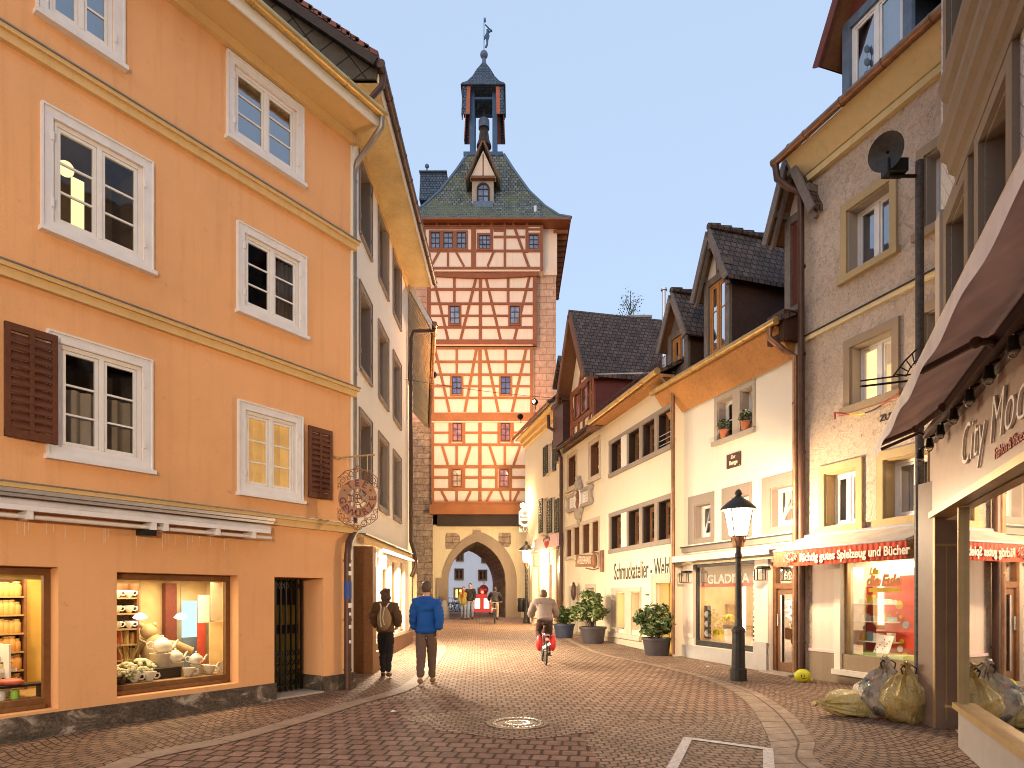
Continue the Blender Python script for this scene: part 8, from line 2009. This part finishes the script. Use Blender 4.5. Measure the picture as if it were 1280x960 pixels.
def standing(stride=0, arm=.0, lead='L', elbow=.05):
    s = stride; l, r = ('L', 'R') if lead == 'L' else ('R', 'L')
    J = dict(pelvis=(0, 0, .96), waist=(0, .005, 1.12), chest=(0, .0, 1.29), upper=(0, -.01, 1.43), neck=(0, .005, 1.52), head0=(0, .015, 1.58), head=(0, .025, 1.645))
    sx = {'L': -1, 'R': 1}
    for k, d in ((l, 1), (r, -1)):
        x = sx[k]
        J['hip' + k] = (x * .09, 0, .91); J['kn' + k] = (x * .085, d * s * .42 + (.03 if d < 0 else .05), .49); J['an' + k] = (x * .085, d * s * .95 - .02, .085 + (.05 * (s > .1) if d < 0 else 0)); J['toe' + k] = (x * .1, d * s * .95 + .13, .035)
        J['sh' + k] = (x * .175, -.01, 1.42); J['el' + k] = (x * .235, -d * arm * .5 - .04, 1.15); J['wr' + k] = (x * (.24 - elbow), -d * arm + .07, .93)
    return J
# woman with a rucksack
def rucksack(t, J):
    m = MB(); m.ball((0.01, -.19, 1.18), (.145, .10, .24), 18, 14, lambda d, q: V((q.x * (1 - .25 * max(0, d.z)), q.y, q.z))); b = m.build('rucksack', 'pack_tan', t, smooth=True)
    m = MB()
    for s in (-1, 1): m.tube([(s * .05, -.19, 1.40), (s * .08, -.12, 1.47), (s * .11, -.0, 1.50), (s * .12, .10, 1.40)], .016, 6)
    m.tube([(-.04, -.25, 1.42), (-.05, -.285, 1.2), (-.03, -.28, 1.02)], .012, 6); m.tube([(.03, -.26, 1.40), (.0, -.29, 1.2), (.03, -.28, 1.06)], .010, 6)
    m.build('strap', 'strap_pale', b)
JW = standing(.19, .08, 'L', .06); JW['wrR'] = (.20, .14, 1.02); JW['wrL'] = (-.20, .12, 1.0); JW['elL'] = (-.26, -.03, 1.17); JW['elR'] = (.26, -.03, 1.17)
person(gp(482, 847), 0, JW, dict(top='jacket_brown', trousers='trousers_black', hair='hair_brown', hair_len=.13, bushy=True, extra=rucksack, top_grow=.034, hem=.06), 'woman in a brown jacket with a tan rucksack walking away beside the shop windows', .985)
JB = standing(.2, .13, 'R', .03); JB['head'] = (.0, .035, 1.645); JB['shL'] = (-.17, -.01, 1.40); JB['shR'] = (.17, -.01, 1.40)
person(gp(533, 855.5), .05, JB, dict(top='jacket_blue', trousers='trousers_brown', hair='hair_brown', top_grow=.032, hem=.10, hem_r=(.19, .15), leg_grow=.022, shoe='shoe_tan'), 'man in a blue jacket and brown trousers walking away from the viewer', 1.055)
# couple in the gateway
JC = standing(.1, .06, 'L')
def scarf(t, J): m = MB(); m.tube([V((.07 * math.cos(k), .01 + .07 * math.sin(k), 1.50 + .01 * math.sin(3 * k))) for k in [i * .52 for i in range(12)]], .035, 8, closed=True); m.tube([(0.03, .10, 1.5), (.04, .15, 1.35), (.03, .15, 1.2)], [.03, .035, .03], 8); m.build('scarf', 'scarf_red', t, smooth=True)
person(gp(579.5, 774.5) , math.pi + .1, JC, dict(top='coat_olive', trousers='jeans', hair='hair_brown', hair_len=.1, hem=.22, hem_r=(.17, .14), top_name='coat', extra=scarf), 'woman in an olive coat and red scarf walking through the gate arch', .98)
person(gp(588, 774.5), math.pi - .1, standing(.12, .08, 'R'), dict(top='jacket_black', trousers='jeans', hair='hair_dark', top_grow=.03), 'man in a dark jacket and pale jeans walking through the gate arch', 1.08)
# bicycles
def bicycle(loc, rz, label, paint='bike_paint', group=None, rear_bag=False, lean=0):
    t = empty('bicycle', (0, 0, 0), label, 'bicycle', group); R = .34; wy = .52
    for y, nm in ((-wy, 'rear'), (wy, 'front')):
        c = V((0, y, R)); m = MB(); m.tube([c + V((0, math.cos(k / 28 * 6.283) * (R - .02), math.sin(k / 28 * 6.283) * (R - .02))) for k in range(28)], .02, 6, closed=True); w = m.build('wheel', 'tyre', t, smooth=True)
        m = MB(); m.tube([c + V((0, math.cos(k / 28 * 6.283) * (R - .05), math.sin(k / 28 * 6.283) * (R - .05))) for k in range(28)], .010, 5, closed=True)
        for k in range(14): a = k / 14 * 6.283; m.tube([c + V((.02 * (-1) ** k, 0, 0)), c + V((0, math.cos(a) * (R - .05), math.sin(a) * (R - .05)))], .0025, 3, cap=False)
        m.tube([c - V((.05, 0, 0)), c + V((.05, 0, 0))], .02, 8); m.build('spokes', 'chrome', w)
        m = MB(); m.tube([c + V((0, math.cos(a) * (R + .03), math.sin(a) * (R + .03))) for a in [(.25 + .1 * k) if y < 0 else (.6 + .1 * k) for k in range(22)]], .016, 6); m.build('mudguard', paint, t)
    bb, st, hd_, hb_ = V((0, -.08, .30)), V((0, -.22, .80)), V((0, .36, .86)), V((0, .40, .70))
    m = MB(); m.tube([bb, st], .018, 8); m.tube([st - V((0, -.02, .12)), hb_ + V((0, -.03, .06))], .018, 8); m.tube([bb, hb_], .02, 8); m.tube([hd_, V((0, wy, R))], .017, 8)
    for s in (-.06, .06): m.tube([bb + V((s * .5, 0, 0)), V((s, -wy, R))], .011, 6); m.tube([st - V((0, 0, .12)), V((s, -wy, R))], .010, 6)
    m.build('frame', paint, t)
    m = MB(); m.tube([st, st + V((0, -.03, .12))], .014, 6); m.ball(st + V((0, -.06, .15)), (.08, .14, .045), 12, 8, lambda d, q: V((q.x * (1 - .5 * max(0, d.y)), q.y, q.z))); m.build('saddle', 'tyre', t, smooth=True)
    m = MB(); m.tube([hd_, hd_ + V((0, .02, .16))], .015, 6); m.tube([V((-.29, .22, 1.03)), V((-.22, .36, 1.05)), V((0, .39, 1.02)), V((.22, .36, 1.05)), V((.29, .22, 1.03))], .013, 6); m.build('handlebar', 'chrome', t, smooth=True)
    m = MB(); m.tube([bb + V((.07, 0, 0)), bb + V((.08, .12, -.12))], .011, 6); m.tube([bb + V((-.07, 0, 0)), bb + V((-.08, -.12, .12))], .011, 6)
    for s, y, z in ((1, .12, -.12), (-1, -.12, .12)): m.box(s * .08 - .01 if s > 0 else -.18, .18 if s > 0 else -.07, -.08 + y - .04, -.08 + y + .04, .30 + z - .012, .30 + z + .012)
    m.build('crank', 'dark_iron', t)
    m = MB(); m.box(-.07, .07, -.80, -.30, .70, .72); m.tube([(-.06, -.78, .7), (-.06, -wy, R)], .007, 5); m.tube([(.06, -.78, .7), (.06, -wy, R)], .007, 5); m.build('carrier', 'chrome', t)
    m = MB(); m.ball((0, -.83, .62), (.035, .02, .03), 10, 7); m.build('rear_light', 'red_light' if rear_bag else 'sign_red', t)
    if rear_bag:
        for s in (-1, 1): m = MB(); m.ball((s * .15, -.55, .52), (.08, .17, .19), 14, 10); m.build('pannier', 'bag_red', t, smooth=True)
        m = MB(); m.beam(Fac((-.12, -.735), (.12, -.735)), (.03, .42), (.2, .52), .05, .0, .012); m.build('reflector', 'lit_white', t)
    t.location = V(loc); t.rotation_euler = (0, lean, rz); return t
def rider():
    J = dict(pelvis=(0, -.27, 1.03), waist=(0, -.18, 1.17), chest=(0, -.06, 1.31), upper=(0, .05, 1.42), neck=(0, .12, 1.49), head0=(0, .15, 1.54), head=(0, .18, 1.60))
    J.update(hipL=(-.09, -.24, .99), hipR=(.09, -.24, .99), knL=(-.12, .08, .78), knR=(.12, .02, .62), anL=(-.12, -.18, .50), anR=(.12, .02, .27), toeL=(-.12, -.05, .44), toeR=(.12, .16, .21),
             shL=(-.18, .05, 1.41), shR=(.18, .05, 1.41), elL=(-.30, .14, 1.20), elR=(.30, .14, 1.20), wrL=(-.28, .24, 1.06), wrR=(.28, .24, 1.06))
    return J
pc = gp(680, 829); bicycle(pc, .03, 'red bicycle with panniers and lit rear light ridden along the street', rear_bag=True)
person(pc, .03, rider(), dict(top='jacket_grey', trousers='trousers_dark', hair='hair_brown', top_grow=.05, curl=1.0, palm=(1, 0, 0), hem=.06, tilt=-.15), 'cyclist in a thick grey jacket riding towards the gate', 1.0)
pc = gp(618.5, 779); bicycle(pc, 0, 'dark bicycle ridden through the gate arch', 'black_iron')
person(pc, 0, rider(), dict(top='jacket_black', trousers='strap_pale', hair='hair_dark', top_grow=.03, curl=1.0, palm=(1, 0, 0), tilt=-.15), 'cyclist in a dark jacket and pale trousers riding through the gate arch', 1.0)
# parked bicycles beyond the arch
pk = [(565, 46, .5), (571, 47, .6), (577, 48, .45), (585, 49.5, .55), (592, 49, .5), (598, 50, .6), (612, 50, .4)]
for i, (px, Y, rz) in enumerate(pk):
    p = V(((px - CX) / FL * Y, Y, gz(Y))); nm = ('leftmost', 'second', 'third', 'fourth', 'fifth', 'sixth', 'rightmost')[i]
    bicycle(p, math.pi / 2 + rz, 'parked bicycle beyond the gate arch, %s of the row' % nm, ('black_iron', 'chrome', 'blue_metal')[i % 3], 'bicycles parked beyond the gate')
# rail they lean on
m = MB(); p = V(((585 - CX) / FL * 52, 52, gz(52)))
for k in range(-3, 4): m.tube([p + V((k * .8, 0, 0)), p + V((k * .8, 0, 1.0))], .03, 6)
for z in (.55, 1.0): m.tube([p + V((-2.4, 0, z)), p + V((2.4, 0, z))], .03, 6)
tag(m.build('street_railing', 'aluminium', loc=p), 'pale metal railing behind the parked bicycles', 'railing')
# ================================================================ light, sky, camera
def lamp_light(name, kind, loc, energy, col, size=.1, target=None, spot=None, blend=.6):
    ld = bpy.data.lights.new(name, kind); ld.energy = energy; ld.color = col
    if kind == 'AREA': ld.size = size
    else: ld.shadow_soft_size = size
    o = bpy.data.objects.new(name, ld); COL.objects.link(o); o.location = V(loc)
    if spot: ld.spot_size = math.radians(spot); ld.spot_blend = blend
    if target is not None: o.rotation_euler = (V(target) - V(loc)).to_track_quat('-Z', 'Y').to_euler()
    return o
# the tower is flood-lit from two fittings on the neighbouring gutters
def flood(p, aim, energy, label, spot=75):
    p = V(p); t = empty('floodlight', p, label, 'floodlight', 'tower floodlights'); d = (V(aim) - p).normalized()
    m = MB(); m.tube([p - d * .1, p + d * .05], [.1, .14], 12); m.build('housing', 'black_iron', t); m = MB(); m.tube([p - d * .05, p - d * .05 + V((0, 0, -.3))], .02, 6); m.build('bracket', 'black_iron', t)
    m = MB(); m.ball(p + d * .03, .07); m.build('bulb', 'bulb', t)
    lamp_light('floodlight_beam', 'SPOT', p + d * .25, energy, (1, .52, .26), .15, aim, spot, .9)
flood(WE(FE.u(672), zD + .5, .8), (at(600, 500, YT).x, YT, 11), 900, 'floodlight on the gutter of the small cream house', 95)
flood(WC(6, 10.7, 1.0), (at(600, 400, YT).x, YT, 15), 1300, 'floodlight on the gutter of the narrow cream house', 95)
flood(WE(FE.u(690), zD + .5, .75), WC(3, 10.2, .4), 2400, 'added floodlight on the gutter of the small cream house, brightening the yellow soffit', 80)  # extra fitting, added to brighten the soffit and the white house wall
lamp_light('shop_lamp_light', 'POINT', lamp_d + FE.n * .15, 280, (1, .74, .42), .1)
lamp_light('sign_lamp_light', 'POINT', lpos - V((0, .25, -.05)), 120, (1, .68, .36), .1)
sun = lamp_light('sun', 'SUN', (0, -20, 40), .25, (1, .80, .62)); sun.data.angle = math.radians(25)
SUN_EL, SUN_AZ = 14, 200                                # azimuth clockwise from +Y
d = V((math.sin(math.radians(SUN_AZ)) * math.cos(math.radians(SUN_EL)), math.cos(math.radians(SUN_AZ)) * math.cos(math.radians(SUN_EL)), math.sin(math.radians(SUN_EL))))
sun.rotation_euler = (-d).to_track_quat('-Z', 'Y').to_euler()
w = bpy.data.worlds.new('World'); SC.world = w; w.use_nodes = True; nt = w.node_tree; nt.nodes.clear()
out = nt.nodes.new('ShaderNodeOutputWorld'); bg = nt.nodes.new('ShaderNodeBackground'); sky = nt.nodes.new('ShaderNodeTexSky')
sky.sky_type = 'NISHITA'; sky.sun_disc = False; sky.sun_elevation = math.radians(SUN_EL); sky.sun_rotation = math.radians(SUN_AZ); sky.altitude = 400; sky.air_density = 1.0; sky.dust_density = 1.5; sky.ozone_density = 1.2
hazec = mixc(nt, .8, sky.outputs[0], (2.45, 3.1, 4.15))
L(nt, hazec, bg.inputs[0]); bg.inputs[1].default_value = .115; L(nt, bg.outputs[0], out.inputs[0])
cam = bpy.data.cameras.new('camera'); co = bpy.data.objects.new('camera', cam); COL.objects.link(co)
co.location = (0, 0, EYE); co.rotation_euler = (math.radians(90), 0, 0)
cam.sensor_width = 36; cam.lens = 36 * FL / 1280; cam.shift_y = (HY - 480) / 1280; cam.clip_end = 1000; cam.clip_start = .05
SC.camera = co
SC.render.engine = 'CYCLES'; cy = SC.cycles
cy.use_denoising = True; cy.filter_width = 1.0
try: cy.denoiser = 'OPENIMAGEDENOISE'
except Exception: pass
cy.max_bounces = 6; cy.diffuse_bounces = 3; cy.glossy_bounces = 3; cy.transmission_bounces = 3; cy.transparent_max_bounces = 10
cy.sample_clamp_indirect = 4; cy.caustics_reflective = False; cy.caustics_refractive = False
vs = SC.view_settings; vs.view_transform = 'Standard'; vs.look = 'None'; vs.gamma = 1; vs.exposure = 1.12; vs.use_curve_mapping = False
